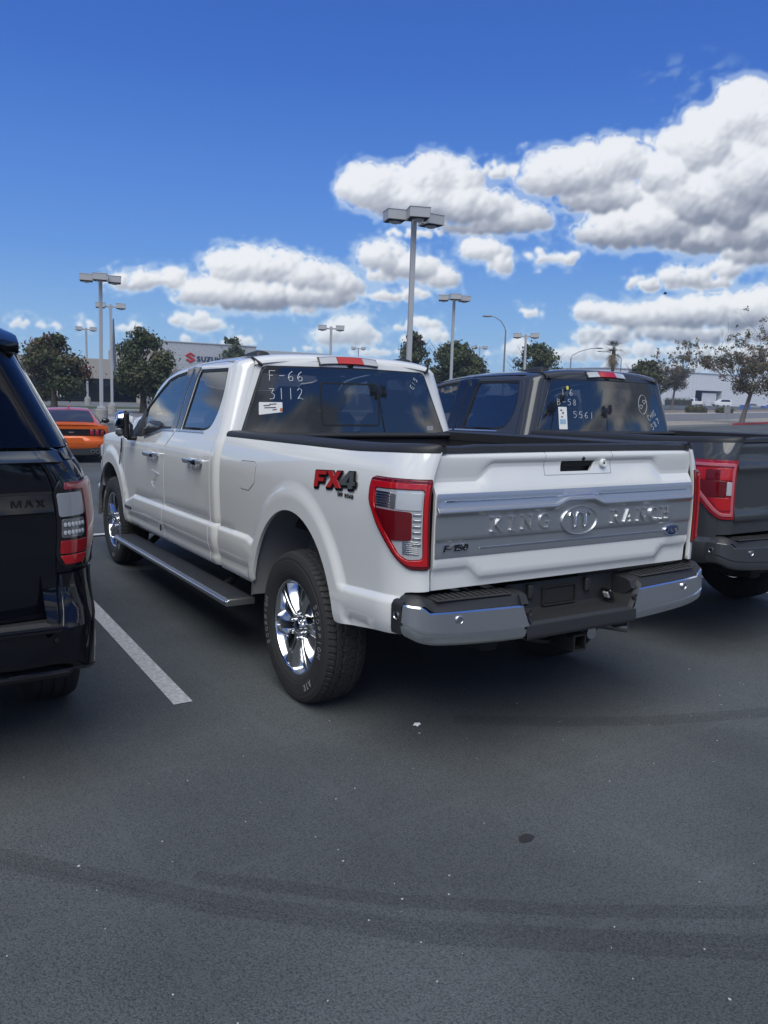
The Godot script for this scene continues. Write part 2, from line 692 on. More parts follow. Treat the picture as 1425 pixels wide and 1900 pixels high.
func make_materials() -> void:
	mat("white_paint", lin(0.745, 0.75, 0.735), 0.15, 0.0, 1.0)
	mat("gray_paint", lin(0.054, 0.058, 0.064), 0.36, 0.25, 1.0)
	mat("black_paint", lin(0.0022, 0.003, 0.0065), 0.5, 0.0, 1.0)
	mat("orange_paint", lin(0.62, 0.115, 0.018), 0.35, 0.1, 1.0)
	mat("silver_paint", lin(0.40, 0.41, 0.42), 0.35, 0.6, 1.0)
	mat("blue_paint", lin(0.05, 0.12, 0.35), 0.4, 0.2, 1.0)
	mat("chrome", lin(0.70, 0.71, 0.73), 0.05, 1.0)
	mat("wheel_chrome", lin(0.62, 0.63, 0.65), 0.13, 1.0)
	mat("satin_chrome", lin(0.62, 0.63, 0.65), 0.20, 1.0)
	mat("band_silver", lin(0.50, 0.515, 0.53), 0.34, 0.85, 0.5)
	mat("bumper_chrome", lin(0.86, 0.87, 0.88), 0.17, 1.0)
	mat("gloss_black", lin(0.006, 0.006, 0.007), 0.12, 0.0, 0.6)
	var pl := mat("black_plastic", lin(0.022, 0.023, 0.025), 0.52)
	pl.heightmap_enabled = true
	pl.heightmap_texture = bump_tex(256, 0.09, 3, 5)
	pl.heightmap_scale = 0.03
	triplanar(pl, 6.0)
	mat("dark_inner", lin(0.012, 0.012, 0.013), 0.8)
	mat("rubber_seal", lin(0.010, 0.010, 0.011), 0.55)
	var ru := mat("tyre_rubber", lin(0.026, 0.026, 0.027), 0.72)
	ru.heightmap_enabled = true
	ru.heightmap_texture = bump_tex(256, 0.12, 3, 9)
	ru.heightmap_scale = 0.04
	triplanar(ru, 5.0)
	mat("letter_white", lin(0.34, 0.34, 0.33), 0.7)
	mat("band_letter", lin(0.72, 0.73, 0.74), 0.16, 0.9, 0.7)
	mat("board_alloy", lin(0.34, 0.345, 0.35), 0.34, 0.8)
	mat("marker_white", lin(0.85, 0.86, 0.86), 0.7)
	mat("paper", lin(0.78, 0.78, 0.77), 0.85)
	mat("paper_blue", lin(0.30, 0.45, 0.62), 0.8)
	mat("print_dark", lin(0.05, 0.05, 0.06), 0.8)
	mat("print_orange", lin(0.55, 0.14, 0.03), 0.8)
	mat("badge_red", lin(0.52, 0.022, 0.026), 0.3, 0.0, 0.6)
	mat("badge_grey", lin(0.16, 0.17, 0.18), 0.35, 0.4, 0.5)
	mat("emblem_blue", lin(0.008, 0.018, 0.075), 0.2, 0.0, 0.8)
	mat("interior", lin(0.030, 0.028, 0.027), 0.75)
	mat("seat_cloth", lin(0.055, 0.05, 0.047), 0.85)
	mat("felt_liner", lin(0.20, 0.206, 0.215), 0.95)
	mat("brake_disc", lin(0.28, 0.27, 0.26), 0.4, 0.9)
	M["white_paint"].metallic_specular = 0.5
	for k in ["gray_paint", "black_paint", "orange_paint"]:
		M[k].metallic_specular = 0.15
	# lamp lenses
	mat("lens_red", lin(0.30, 0.004, 0.009), 0.10, 0.0, 0.9)
	mat("lens_red_bright", lin(0.44, 0.006, 0.011), 0.12, 0.0, 0.9)
	mat("lens_red_dark", lin(0.12, 0.002, 0.006), 0.12, 0.0, 0.9)
	mat("lens_clear", lin(0.55, 0.57, 0.60), 0.14, 0.35, 0.9)
	mat("lens_smoke", lin(0.16, 0.17, 0.18), 0.12, 0.4, 0.9)
	mat("lens_orange", lin(0.60, 0.16, 0.02), 0.2, 0.0, 0.8)
	# glazing
	var g := mat("tinted_glass", lin(0.008, 0.011, 0.017, 0.80), 0.02)
	g.transparency = BaseMaterial3D.TRANSPARENCY_ALPHA
	g = mat("front_glass", lin(0.010, 0.014, 0.016, 0.50), 0.02)
	g.transparency = BaseMaterial3D.TRANSPARENCY_ALPHA
	g = mat("privacy_glass", lin(0.006, 0.008, 0.011, 0.90), 0.02)
	g.transparency = BaseMaterial3D.TRANSPARENCY_ALPHA
	for k in ["tinted_glass", "front_glass", "privacy_glass"]:
		M[k].metallic_specular = 0.72
		M[k].clearcoat_enabled = true
		M[k].clearcoat = 1.0
		M[k].clearcoat_roughness = 0.01
	mat("navy_glass", lin(0.0012, 0.0018, 0.006), 0.05).metallic_specular = 0.40
	g = mat("lamp_cover", lin(0.5, 0.5, 0.52, 0.12), 0.03)
	g.transparency = BaseMaterial3D.TRANSPARENCY_ALPHA
	g = mat("lamp_cover_red", lin(0.30, 0.006, 0.014, 0.72), 0.03)
	g.transparency = BaseMaterial3D.TRANSPARENCY_ALPHA
	g = mat("clear_film", lin(0.75, 0.77, 0.80, 0.28), 0.2)
	g.transparency = BaseMaterial3D.TRANSPARENCY_ALPHA

# ---------------------------------------------------------------- the pickups
const FRONT_AXLE := -3.993

func crease(z: float) -> float:
	return line([-4.9, -3.45, -3.18, -0.62, -0.30, 0.30, 0.40, 0.98, 1.2], [0.745, 0.745, 0.822, 0.832, 0.745, 0.745, 0.755, 0.797, 0.80], z)

func roof_drop(z: float) -> float:
	return curve([-3.2, -2.9, -2.75, -2.5, -2.2, -1.9, -1.5, -1.1], [0.42, 0.17, 0.09, 0.038, 0.012, 0.002, 0.0, 0.012], z)

func greenhouse(z: float, y: float) -> float:
	var top := 1.86 - roof_drop(z)
	var w := 0.943 - 0.30 * (minf(y, top) - 1.40)
	if y > top:
		w *= pow(maxf(1.0 - pow(minf((y - top) / 0.115, 1.0), 2.6), 0.0), 1.0 / 2.6)
	return w

func side_half(z: float, y: float, cab: bool) -> float:
	var c := crease(z)
	var w: float
	if cab and y > 1.40:
		return greenhouse(z, y)
	if y >= c:
		w = curve([0.70, 0.82, 0.95, 1.10, 1.20, 1.27, 1.34, 1.40, 1.44], [0.978, 0.981, 0.986, 0.990, 0.988, 0.981, 0.965, 0.943, 0.925], y)
	else:
		w = curve([0.0, 0.13, 0.30, 0.55, 0.68, 0.80, 0.90, 1.0, 1.1], [0.981, 1.003, 1.006, 0.996, 0.983, 0.986, 0.976, 0.945, 0.90], (c - y) / (c - 0.52))
	if absf(c - 0.0035 - y) < 0.0072:
		w -= 0.008 * sstep(0.0072, 0.001, absf(c - 0.0035 - y)) * sstep(-3.22, -3.12, z) * (1.0 - sstep(-0.92, -0.82, z))
	for zc in [0.0, FRONT_AXLE]:
		if absf(z - zc) < 0.75:
			var r := sqrt(pow((z - zc) / 0.53, 2) + pow((y - 0.41) / 0.645, 2))
			if r < 1.26:
				w += maxf(0.0, 1.005 - w) * (1.0 - sstep(1.11, 1.25, r)) * sstep(0.5, 0.62, y)
	return w

# chart (u, y) -> left side of the body; u runs along z and on round the rear and front corners
func side_pt(p: Vector2, cab := false) -> Vector3:
	var u := p.x
	var z := u
	var xo := 0.0
	if u > 0.88:
		var t := minf((u - 0.88) / 0.29, 1.05) * PI / 2
		z = 0.88 + 0.22 * sin(t)
		xo = 0.125 * (1.0 - cos(t))
	elif u < -4.22:
		var t := minf((-4.22 - u) / 0.80, 1.05) * PI / 2
		z = -4.22 - 0.60 * sin(t)
		xo = 0.42 * (1.0 - cos(t))
	return Vector3(-(side_half(clampf(u, -4.9, 1.2), p.y, cab) - xo), p.y, z)

func cab_pt(p: Vector2) -> Vector3:
	var u := p.x
	var lean := -0.12 * maxf(p.y - 1.40, 0.0)
	var w := side_half(u, p.y, true)
	if u <= -1.24:
		return Vector3(-w, p.y, u + lean * sstep(-1.5, -1.24, u))
	var t := minf((u + 1.24) / 0.157, 1.03) * PI / 2
	return Vector3(-(w - 0.10 * (1.0 - cos(t))), p.y, -1.24 + 0.10 * sin(t) + lean)

func cab_rear_pt(p: Vector2) -> Vector3:
	var xe := side_half(-1.2, p.y, true) - 0.10
	var b := p.x / xe
	return Vector3(p.x, p.y, -1.09 - 0.05 * b * b - 0.12 * maxf(p.y - 1.40, 0.0))

func tailgate_pt(p: Vector2, banded: bool) -> Vector3:
	var ax := absf(p.x)
	var y := p.y
	var c := lerpf(1.362, 1.302, sstep(0.51, 0.62, ax))
	var l := lerpf(0.858, 0.912, sstep(0.57, 0.66, ax))
	var z: float
	if banded:
		z = line([0.80, 0.82, l - 0.012, l + 0.012, 0.96, 1.25, c - 0.008, c + 0.012, 1.386, 1.408, 1.418, 1.425], [1.078, 1.086, 1.090, 1.104, 1.105, 1.112, 1.087, 1.088, 1.100, 1.100, 1.092, 1.078], y)
	else:
		z = line([0.80, 0.82, 0.89, 0.912, 0.935, 1.00, 1.20, 1.222, 1.245, 1.258, 1.33, 1.386, 1.408, 1.418, 1.425], [1.078, 1.086, 1.090, 1.106, 1.108, 1.094, 1.094, 1.098, 1.112, 1.112, 1.090, 1.092, 1.094, 1.088, 1.078], y)
	return Vector3(p.x, y, z - 0.012 * ax * ax)

func band_z(x: float, y: float) -> float:
	var up := 0.026 * (1.0 - sstep(0.07, 0.17, absf(x)))
	var r := 1.166 + up
	return curve([0.95, 0.985, 1.036, 1.046, 1.060, r - 0.022, r - 0.010, r, r + 0.010, r + 0.022, 1.232, 1.26], [1.108, 1.110, 1.110, 1.117, 1.118, 1.118, 1.126, 1.135, 1.133, 1.120, 1.116, 1.108], y) - 0.012 * x * x

func rails(f: Callable, ys: Array, x0: float, x1: float) -> Array:
	var r := []
	for y in ys:
		r.append(pv([[x0, y], [x1, y]]))
	return r

var rake := Transform3D(Basis(Vector3(1, 0, 0), -0.019), Vector3(0, 0, 0))
var cache := {}

func arch(zc: float, up: bool) -> PackedVector2Array:
	# wheel opening from the front foot over the top to the rear foot
	var a := ellipse(Vector2(zc - 0.012, 0.41), 0.53, 0.645, 166.0, 14.5, 30)
	return a

func make_wheel(tread_side: bool) -> Dictionary:
	if cache.has("wheel"):
		return cache.wheel
	var w := {}
	# tyre: sidewalls turned, tread with real grooves
	var s := Soup.new()
	var wall := [Vector2(0.258, -0.108), Vector2(0.263, -0.119), Vector2(0.272, -0.124), Vector2(0.276, -0.128), Vector2(0.290, -0.1345), Vector2(0.300, -0.1350), Vector2(0.303, -0.1375), Vector2(0.325, -0.1395), Vector2(0.345, -0.1395), Vector2(0.362, -0.1375), Vector2(0.364, -0.1355), Vector2(0.376, -0.1335), Vector2(0.380, -0.1345), Vector2(0.392, -0.1290), Vector2(0.403, -0.1225)]
	s.lathe(wall, 96)
	var other := []
	for p in wall:
		other.push_front(Vector2(p.x, -p.y - 0.024))
	s.lathe(other, 64)
	var tread := Soup.new()
	var seg := 432
	var cols := []
	for i in 35:
		cols.append(lerpf(-0.1225, 0.0985, i / 34.0))
	var rows := []
	for i in cols.size():
		var a: float = cols[i]
		var base := 0.419 - 0.016 * pow(absf(a + 0.012) / 0.1105, 4.0)
		var ring := []
		for k in seg:
			var th := TAU * k / seg
			var ph := fposmod(k / 6.0, 1.0)
			var d := 0.0
			var zig := 0.0045 * (1.0 if fposmod(k / 12.0, 1.0) < 0.5 else -1.0)
			if absf(absf(a) - 0.040 - zig) < 0.0046 or (absf(absf(a) - 0.079) < 0.0040):
				d = 0.009
			elif absf(a) > 0.083:
				var lat := fposmod((k + (absf(a) - 0.083) * 40.0) / 6.0, 1.0)
				if lat < 0.20:
					d = 0.008
			else:
				var skew := a * 150.0 * (1.0 if absf(a) < 0.04 else -1.0)
				var lat2 := fposmod((k + skew + 2.0 * sin(a * 160.0)) / 9.0, 1.0)
				if lat2 < 0.13:
					d = 0.006
			if i == 0 or i == cols.size() - 1:
				d *= 0.5
			ring.append(Vector3(a, cos(th) * (base - d), sin(th) * (base - d)))
		rows.append(ring)
	tread.loft(rows, true)
	w.tread = tread.mesh(30.0)
	w.tyre = s.mesh(30.0)
	# raised lettering round the outer sidewall
	var on_wall := func(q: Vector2) -> Vector3:
		var r := 0.336 + q.y
		var ang := q.x / 0.336
		return Vector3(-0.1402, sin(ang) * r, cos(ang) * r)
	var let := strokes("SCORPION", Vector2(-0.02, -0.017), Vector2(0.026, 0.034), 0.0009, func(q: Vector2) -> Vector3: return on_wall.call(Vector2(0.30 - q.x, q.y)), 0.0, 1.4)
	let.add(strokes("ATR", Vector2(0.0, -0.017), Vector2(0.026, 0.034), 0.0009, func(q: Vector2) -> Vector3: return on_wall.call(Vector2(-0.14 - q.x, q.y)), 0.0, 1.4))
	let.add(strokes("SCORPION", Vector2(0.0, -0.017), Vector2(0.026, 0.034), 0.0009, func(q: Vector2) -> Vector3: return on_wall.call(Vector2(0.30 + 0.336 * PI - q.x, q.y)), 0.0, 1.4))
	w.lettering = let.mesh()
	# rim
	var lip := Soup.new()
	lip.lathe([Vector2(0.236, 0.10), Vector2(0.228, 0.02), Vector2(0.232, -0.060), Vector2(0.243, -0.092), Vector2(0.249, -0.112), Vector2(0.252, -0.1195), Vector2(0.258, -0.1225), Vector2(0.264, -0.1215), Vector2(0.265, -0.116)], 72)
	w.barrel = lip.mesh(50.0)
	var sp := Soup.new()
	var prof := []
	for q in [[0.060, 0.026, -0.090], [0.090, 0.027, -0.097], [0.125, 0.028, -0.105], [0.165, 0.033, -0.110], [0.205, 0.042, -0.1115], [0.232, 0.050, -0.112], [0.249, 0.056, -0.1115]]:
		var wd: float = q[1]
		var hh: float = q[2]
		var ring := []
		for c in [[-1.62, 0.062], [-1.48, 0.042], [-0.86, 0.004], [-0.72, 0.0], [-0.20, 0.0], [-0.12, 0.004], [0.12, 0.004], [0.20, 0.0], [0.72, 0.0], [0.86, 0.004], [1.48, 0.042], [1.62, 0.062]]:
			ring.append(Vector3(hh + c[1], q[0], c[0] * wd))
		prof.append(ring)
	sp.loft(prof, false)
	w.spoke = sp.mesh(28.0)
	var hub := Soup.new()
	hub.lathe([Vector2(0.0, -0.090), Vector2(0.030, -0.090), Vector2(0.084, -0.090), Vector2(0.090, -0.084), Vector2(0.090, -0.03)], 36)
	w.hub = hub.mesh()
	var cap := Soup.new()
	cap.lathe([Vector2(0.0, -0.1085), Vector2(0.030, -0.1075), Vector2(0.0345, -0.104), Vector2(0.036, -0.088)], 28)
	w.cap = cap.mesh()
	var oval := Soup.new()
	oval.ball(Vector3(-0.1085, 0, 0), Vector3(0.0012, 0.011, 0.023), 16, 6)
	w.oval = oval.mesh()
	var nut := Soup.new()
	nut.lathe([Vector2(0.0, -0.112), Vector2(0.006, -0.1115), Vector2(0.0100, -0.107), Vector2(0.0115, -0.100), Vector2(0.0115, -0.086)], 12)
	w.nut = nut.mesh()
	var disc := Soup.new()
	disc.lathe([Vector2(0.0, -0.02), Vector2(0.09, -0.02), Vector2(0.095, 0.0), Vector2(0.175, 0.0), Vector2(0.175, 0.03), Vector2(0.0, 0.03)], 40)
	w.disc = disc.mesh()
	var back := Soup.new()
	back.lathe([Vector2(0.0, 0.045), Vector2(0.20, 0.045), Vector2(0.234, 0.09)], 40)
	w.back = back.mesh()
	cache.wheel = w
	return w

func add_wheel(truck: Node3D, x: float, z: float, spin: float, bright: Material) -> void:
	var w := make_wheel(true)
	var root := Node3D.new()
	root.name = "wheel"
	truck.add_child(root, true)
	var b := Basis(Vector3.RIGHT, spin)
	if x > 0:
		b = Basis(Vector3.UP, PI) * b
	root.transform = Transform3D(b, Vector3(x, 0.4155, z))
	put(root, "tyre", w.tyre, M.tyre_rubber)
	put(root, "tread", w.tread, M.tyre_rubber)
	put(root, "sidewall_lettering", w.lettering, M.letter_white)
	put(root, "rim", w.barrel, bright)
	for k in 6:
		put(root, "spoke", w.spoke, bright, Transform3D(Basis(Vector3.RIGHT, TAU * k / 6.0), Vector3.ZERO))
	put(root, "hub", w.hub, bright)
	put(root, "hub_cap", w.cap, bright)
	put(root, "hub_emblem", w.oval, M.emblem_blue)
	for k in 6:
		var a := TAU * (k + 0.5) / 6.0
		put(root, "wheel_nut", w.nut, bright, Transform3D(Basis.IDENTITY, Vector3(0, cos(a), sin(a)) * 0.0635))
	put(root, "brake_disc", w.disc, M.brake_disc)
	put(root, "brake_backing", w.back, M.dark_inner)

func both(parent: Node3D, called: String, s: Soup, m: Material, xf: Transform3D, angle := 38.0, labels := ["", ""]) -> Array:
	var l := put(parent, called, s.mesh(angle), m, xf, labels[0])
	var r := put(parent, called, s.mirrored().mesh(angle), m, xf, labels[1])
	return [l, r]

# outline helper: flat list of points
func truck_panels() -> Dictionary:
	if cache.has("panels"):
		return cache.panels
	var p := {}
	var cab := func(q: Vector2) -> Vector3: return cab_pt(q)
	var sid := func(q: Vector2) -> Vector3: return side_pt(q, false)
	var cr := func(z0: float, z1: float) -> Array:
		var a := []
		for d in [0.004, 0.0, -0.0035, -0.0072, -0.022, -0.040]:
			var l := PackedVector2Array()
			var z := z0
			while z < z1:
				l.append(Vector2(z, crease(z) + d))
				z += 0.03
			a.append(l)
		for y in [0.56, 0.595, 0.63]:
			a.append(pv([[z0, y], [z1, y]]))
		return a
	var flare := func(zc: float) -> Array:
		var a := []
		for r in [1.05, 1.10, 1.14, 1.18, 1.22, 1.26]:
			a.append(ellipse(Vector2(zc, 0.41), 0.53 * r, 0.645 * r, 165.0, 15.0, 60))
		return a
	# bed sides, long and short
	for kind in ["long", "short"]:
		var zf := -1.095 if kind == "long" else -0.79
		var o := PackedVector2Array()
		o.append_array(pv([[zf, 1.408], [zf, 0.545], [-0.56, 0.553]]))
		o.append_array(arch(0.0, true))
		o.append_array(pv([[0.53, 0.568], [0.70, 0.592], [0.90, 0.620], [1.005, 0.630], [1.012, 0.80], [1.03, 0.818], [1.06, 0.822], [1.168, 0.826], [1.168, 1.425], [0.9, 1.420]]))
		p["bedside_" + kind] = panel(o, sid, 0.045, [], cr.call(zf, 1.15) + flare.call(0.0) + [pv([[zf, 1.30], [1.15, 1.30]]), pv([[zf, 1.36], [1.15, 1.36]])], 0.02)
	# cab
	var seam_top := PackedVector2Array()
	for z in [-1.30, -1.50, -1.75, -2.0, -2.25, -2.45, -2.60, -2.70]:
		seam_top.append(Vector2(z, 1.905 - roof_drop(z)))
	var apillar := pv([[-2.83, 1.765], [-3.05, 1.632], [-3.20, 1.520], [-3.44, 1.325]])
	# C pillar and roof rail, A pillar: one frame
	var o2 := PackedVector2Array()
	o2.append_array(pv([[-1.285, 0.545], [-1.282, 1.25], [-1.262, 1.50], [-1.245, 1.70], [-1.262, 1.83], [-1.288, 1.875]]))
	var inner := PackedVector2Array(seam_top)
	inner.append_array(apillar)
	for q in inner:
		o2.append(q + Vector2(0.0, 0.006))
	o2.append_array(pv([[-3.50, 1.335], [-3.27, 1.535], [-3.10, 1.668], [-2.875, 1.812], [-2.74, 1.872]]))
	for z in [-2.6, -2.4, -2.2, -2.0, -1.75, -1.5, -1.3, -1.2, -1.083]:
		o2.append(Vector2(z, 1.932 - roof_drop(z)))
	o2.append_array(pv([[-1.083, 1.40], [-1.12, 1.36], [-1.125, 0.545]]))
	p.cab_frame = panel(o2, cab, 0.045, [], cr.call(-1.29, -1.10) + rails(cab, [1.30, 1.35, 1.40], -1.3, -1.0) + [pv([[-1.24, 0.6], [-1.24, 1.9]]), pv([[-1.20, 0.6], [-1.20, 1.9]]), pv([[-1.16, 0.6], [-1.16, 1.9]]), pv([[-1.12, 0.6], [-1.12, 1.9]])])
	# rear door
	var wr := rounded(pv([[-2.035, 1.418], [-1.53, 1.424], [-1.42, 1.452], [-1.345, 1.56], [-1.325, 1.69], [-1.365, 1.858], [-1.95, 1.862], [-1.985, 1.80]]), [0.02, 0.05, 0.06, 0.05, 0.05, 0.02, 0.01, 0.01])
	var o3 := PackedVector2Array()
	o3.append_array(pv([[-2.339, 0.540], [-1.297, 0.545], [-1.294, 1.25], [-1.275, 1.50], [-1.258, 1.70], [-1.275, 1.83], [-1.300, 1.872], [-1.323, 1.892]]))
	for z in [-1.50, -1.75, -1.95, -2.085]:
		o3.append(Vector2(z, 1.900 - roof_drop(z)))
	o3.append_array(pv([[-2.122, 1.68], [-2.132, 1.42], [-2.186, 1.362], [-2.292, 1.283], [-2.311, 1.13]]))
	p.rear_door = panel(o3, cab, 0.05, [wr], cr.call(-2.34, -1.30) + rails(cab, [1.27, 1.32, 1.37, 1.40], -2.4, -1.2))
	p.rear_glass = panel(offset_in(wr, 0.012), cab, 0.08, [], [], 0.0, -0.010)
	p.rear_trim = panel(offset_in(wr, -0.004), cab, 0.04, [offset_in(wr, 0.020)], [], 0.006, -0.004)
	# front door
	var wf := PackedVector2Array()
	wf.append_array(pv([[-2.268, 1.414], [-2.48, 1.408], [-2.70, 1.368], [-2.92, 1.330], [-3.20, 1.318], [-3.345, 1.332], [-3.19, 1.478], [-3.03, 1.600], [-2.83, 1.725], [-2.66, 1.806], [-2.48, 1.836], [-2.255, 1.857]]))
	wf = rounded(wf, [0.012, 0.08, 0.05, 0.08, 0.03, 0.015, 0.0, 0.0, 0.06, 0.06, 0.0, 0.012])
	var o4 := PackedVector2Array()
	o4.append_array(pv([[-3.484, 0.530], [-2.351, 0.540], [-2.324, 1.13], [-2.304, 1.288], [-2.197, 1.370], [-2.143, 1.423], [-2.133, 1.68], [-2.093, 1.899]]))
	for z in [-2.25, -2.45, -2.60, -2.70]:
		o4.append(Vector2(z, 1.900 - roof_drop(z)))
	for q in apillar:
		o4.append(q - Vector2(0, 0.002))
	o4.append_array(pv([[-3.487, 1.29], [-3.497, 1.05], [-3.497, 0.76]]))
	p.front_door = panel(o4, cab, 0.05, [wf], cr.call(-3.5, -2.34) + rails(cab, [1.27, 1.31], -3.5, -2.1))
	# window: main pane and the black mirror sail in front of it
	var pane := PackedVector2Array()
	pane.append_array(pv([[-2.268, 1.414], [-2.48, 1.408], [-2.70, 1.368], [-2.88, 1.335], [-2.985, 1.331], [-3.04, 1.42], [-3.085, 1.552], [-3.03, 1.600], [-2.83, 1.725], [-2.66, 1.806], [-2.48, 1.836], [-2.255, 1.857]]))
	p.front_glass = panel(offset_in(pane, 0.010), cab, 0.08, [], [], 0.0, -0.010)
	p.mirror_sail = panel(rounded(pv([[-2.98, 1.327], [-3.35, 1.327], [-3.20, 1.475], [-3.08, 1.565], [-3.04, 1.42]]), 0.01), cab, 0.06, [], [], 0.01, 0.002)
	p.front_trim = panel(offset_in(wf, -0.004), cab, 0.04, [offset_in(wf, 0.018)], [], 0.006, -0.004)
	# gloss black pillar covers between the side windows
	p.pillar_front = panel(pv([[-2.263, 1.420], [-2.145, 1.424], [-2.137, 1.68], [-2.100, 1.882], [-2.246, 1.868]]), cab, 0.05, [], [], 0.006, 0.004)
	p.pillar_rear = panel(pv([[-2.130, 1.424], [-2.040, 1.424], [-1.990, 1.80], [-1.955, 1.876], [-2.085, 1.882], [-2.118, 1.68]]), cab, 0.05, [], [], 0.006, 0.004)
	# belt moulding under the windows
	p.belt = panel(pv([[-2.137, 1.404], [-1.53, 1.410], [-1.53, 1.420], [-2.137, 1.415]]), cab, 0.03, [], [], 0.006, 0.006)
	p.belt_front = panel(pv([[-2.19, 1.399], [-2.48, 1.394], [-2.70, 1.353], [-2.90, 1.318], [-2.90, 1.329], [-2.70, 1.366], [-2.48, 1.406], [-2.19, 1.412]]), cab, 0.03, [], [], 0.006, 0.006)
	# front wing
	var o5 := PackedVector2Array()
	o5.append_array(pv([[-3.495, 0.530], [-3.508, 0.76], [-3.508, 1.05], [-3.50, 1.30], [-3.60, 1.338], [-3.90, 1.335], [-4.15, 1.310], [-4.45, 1.265], [-4.70, 1.21], [-4.95, 1.15], [-4.98, 0.86], [-4.80, 0.80], [-4.60, 0.74], [-4.545, 0.60]]))
	var fa := ellipse(Vector2(FRONT_AXLE - 0.012, 0.41), 0.53, 0.635, 160.0, 13.5, 30)
	o5.append_array(fa)
	p.front_wing = panel(o5, sid, 0.045, [], cr.call(-4.6, -3.5) + flare.call(FRONT_AXLE) + [pv([[-4.9, 1.22], [-3.5, 1.26]])], 0.02)
	cache.panels = p
	return p

func offset_in(poly: PackedVector2Array, d: float) -> PackedVector2Array:
	var r := Geometry2D.offset_polygon(poly, -d, Geometry2D.JOIN_MITER)
	return r[0] if r.size() else poly

func liner(zc: float) -> Soup:
	var s := Soup.new()
	var rows := []
	for x in [-1.0, -0.97, -0.80, -0.66]:
		var ring := []
		for i in 25:
			var t := deg_to_rad(lerpf(174.0, 17.0, i / 24.0))
			var k := 1.0 if x < -0.98 else (1.03 if x < -0.9 else 1.0)
			ring.append(Vector3(x, 0.41 + sin(t) * 0.645 * k, zc - 0.012 + cos(t) * 0.535 * k))
		rows.append(ring)
	s.loft(rows)
	# inner wall of the wheel house
	var c := Vector3(-0.66, 0.62, zc)
	var last: Array = rows[rows.size() - 1]
	for i in 24:
		s.tri(c, last[i], last[i + 1])
	return s

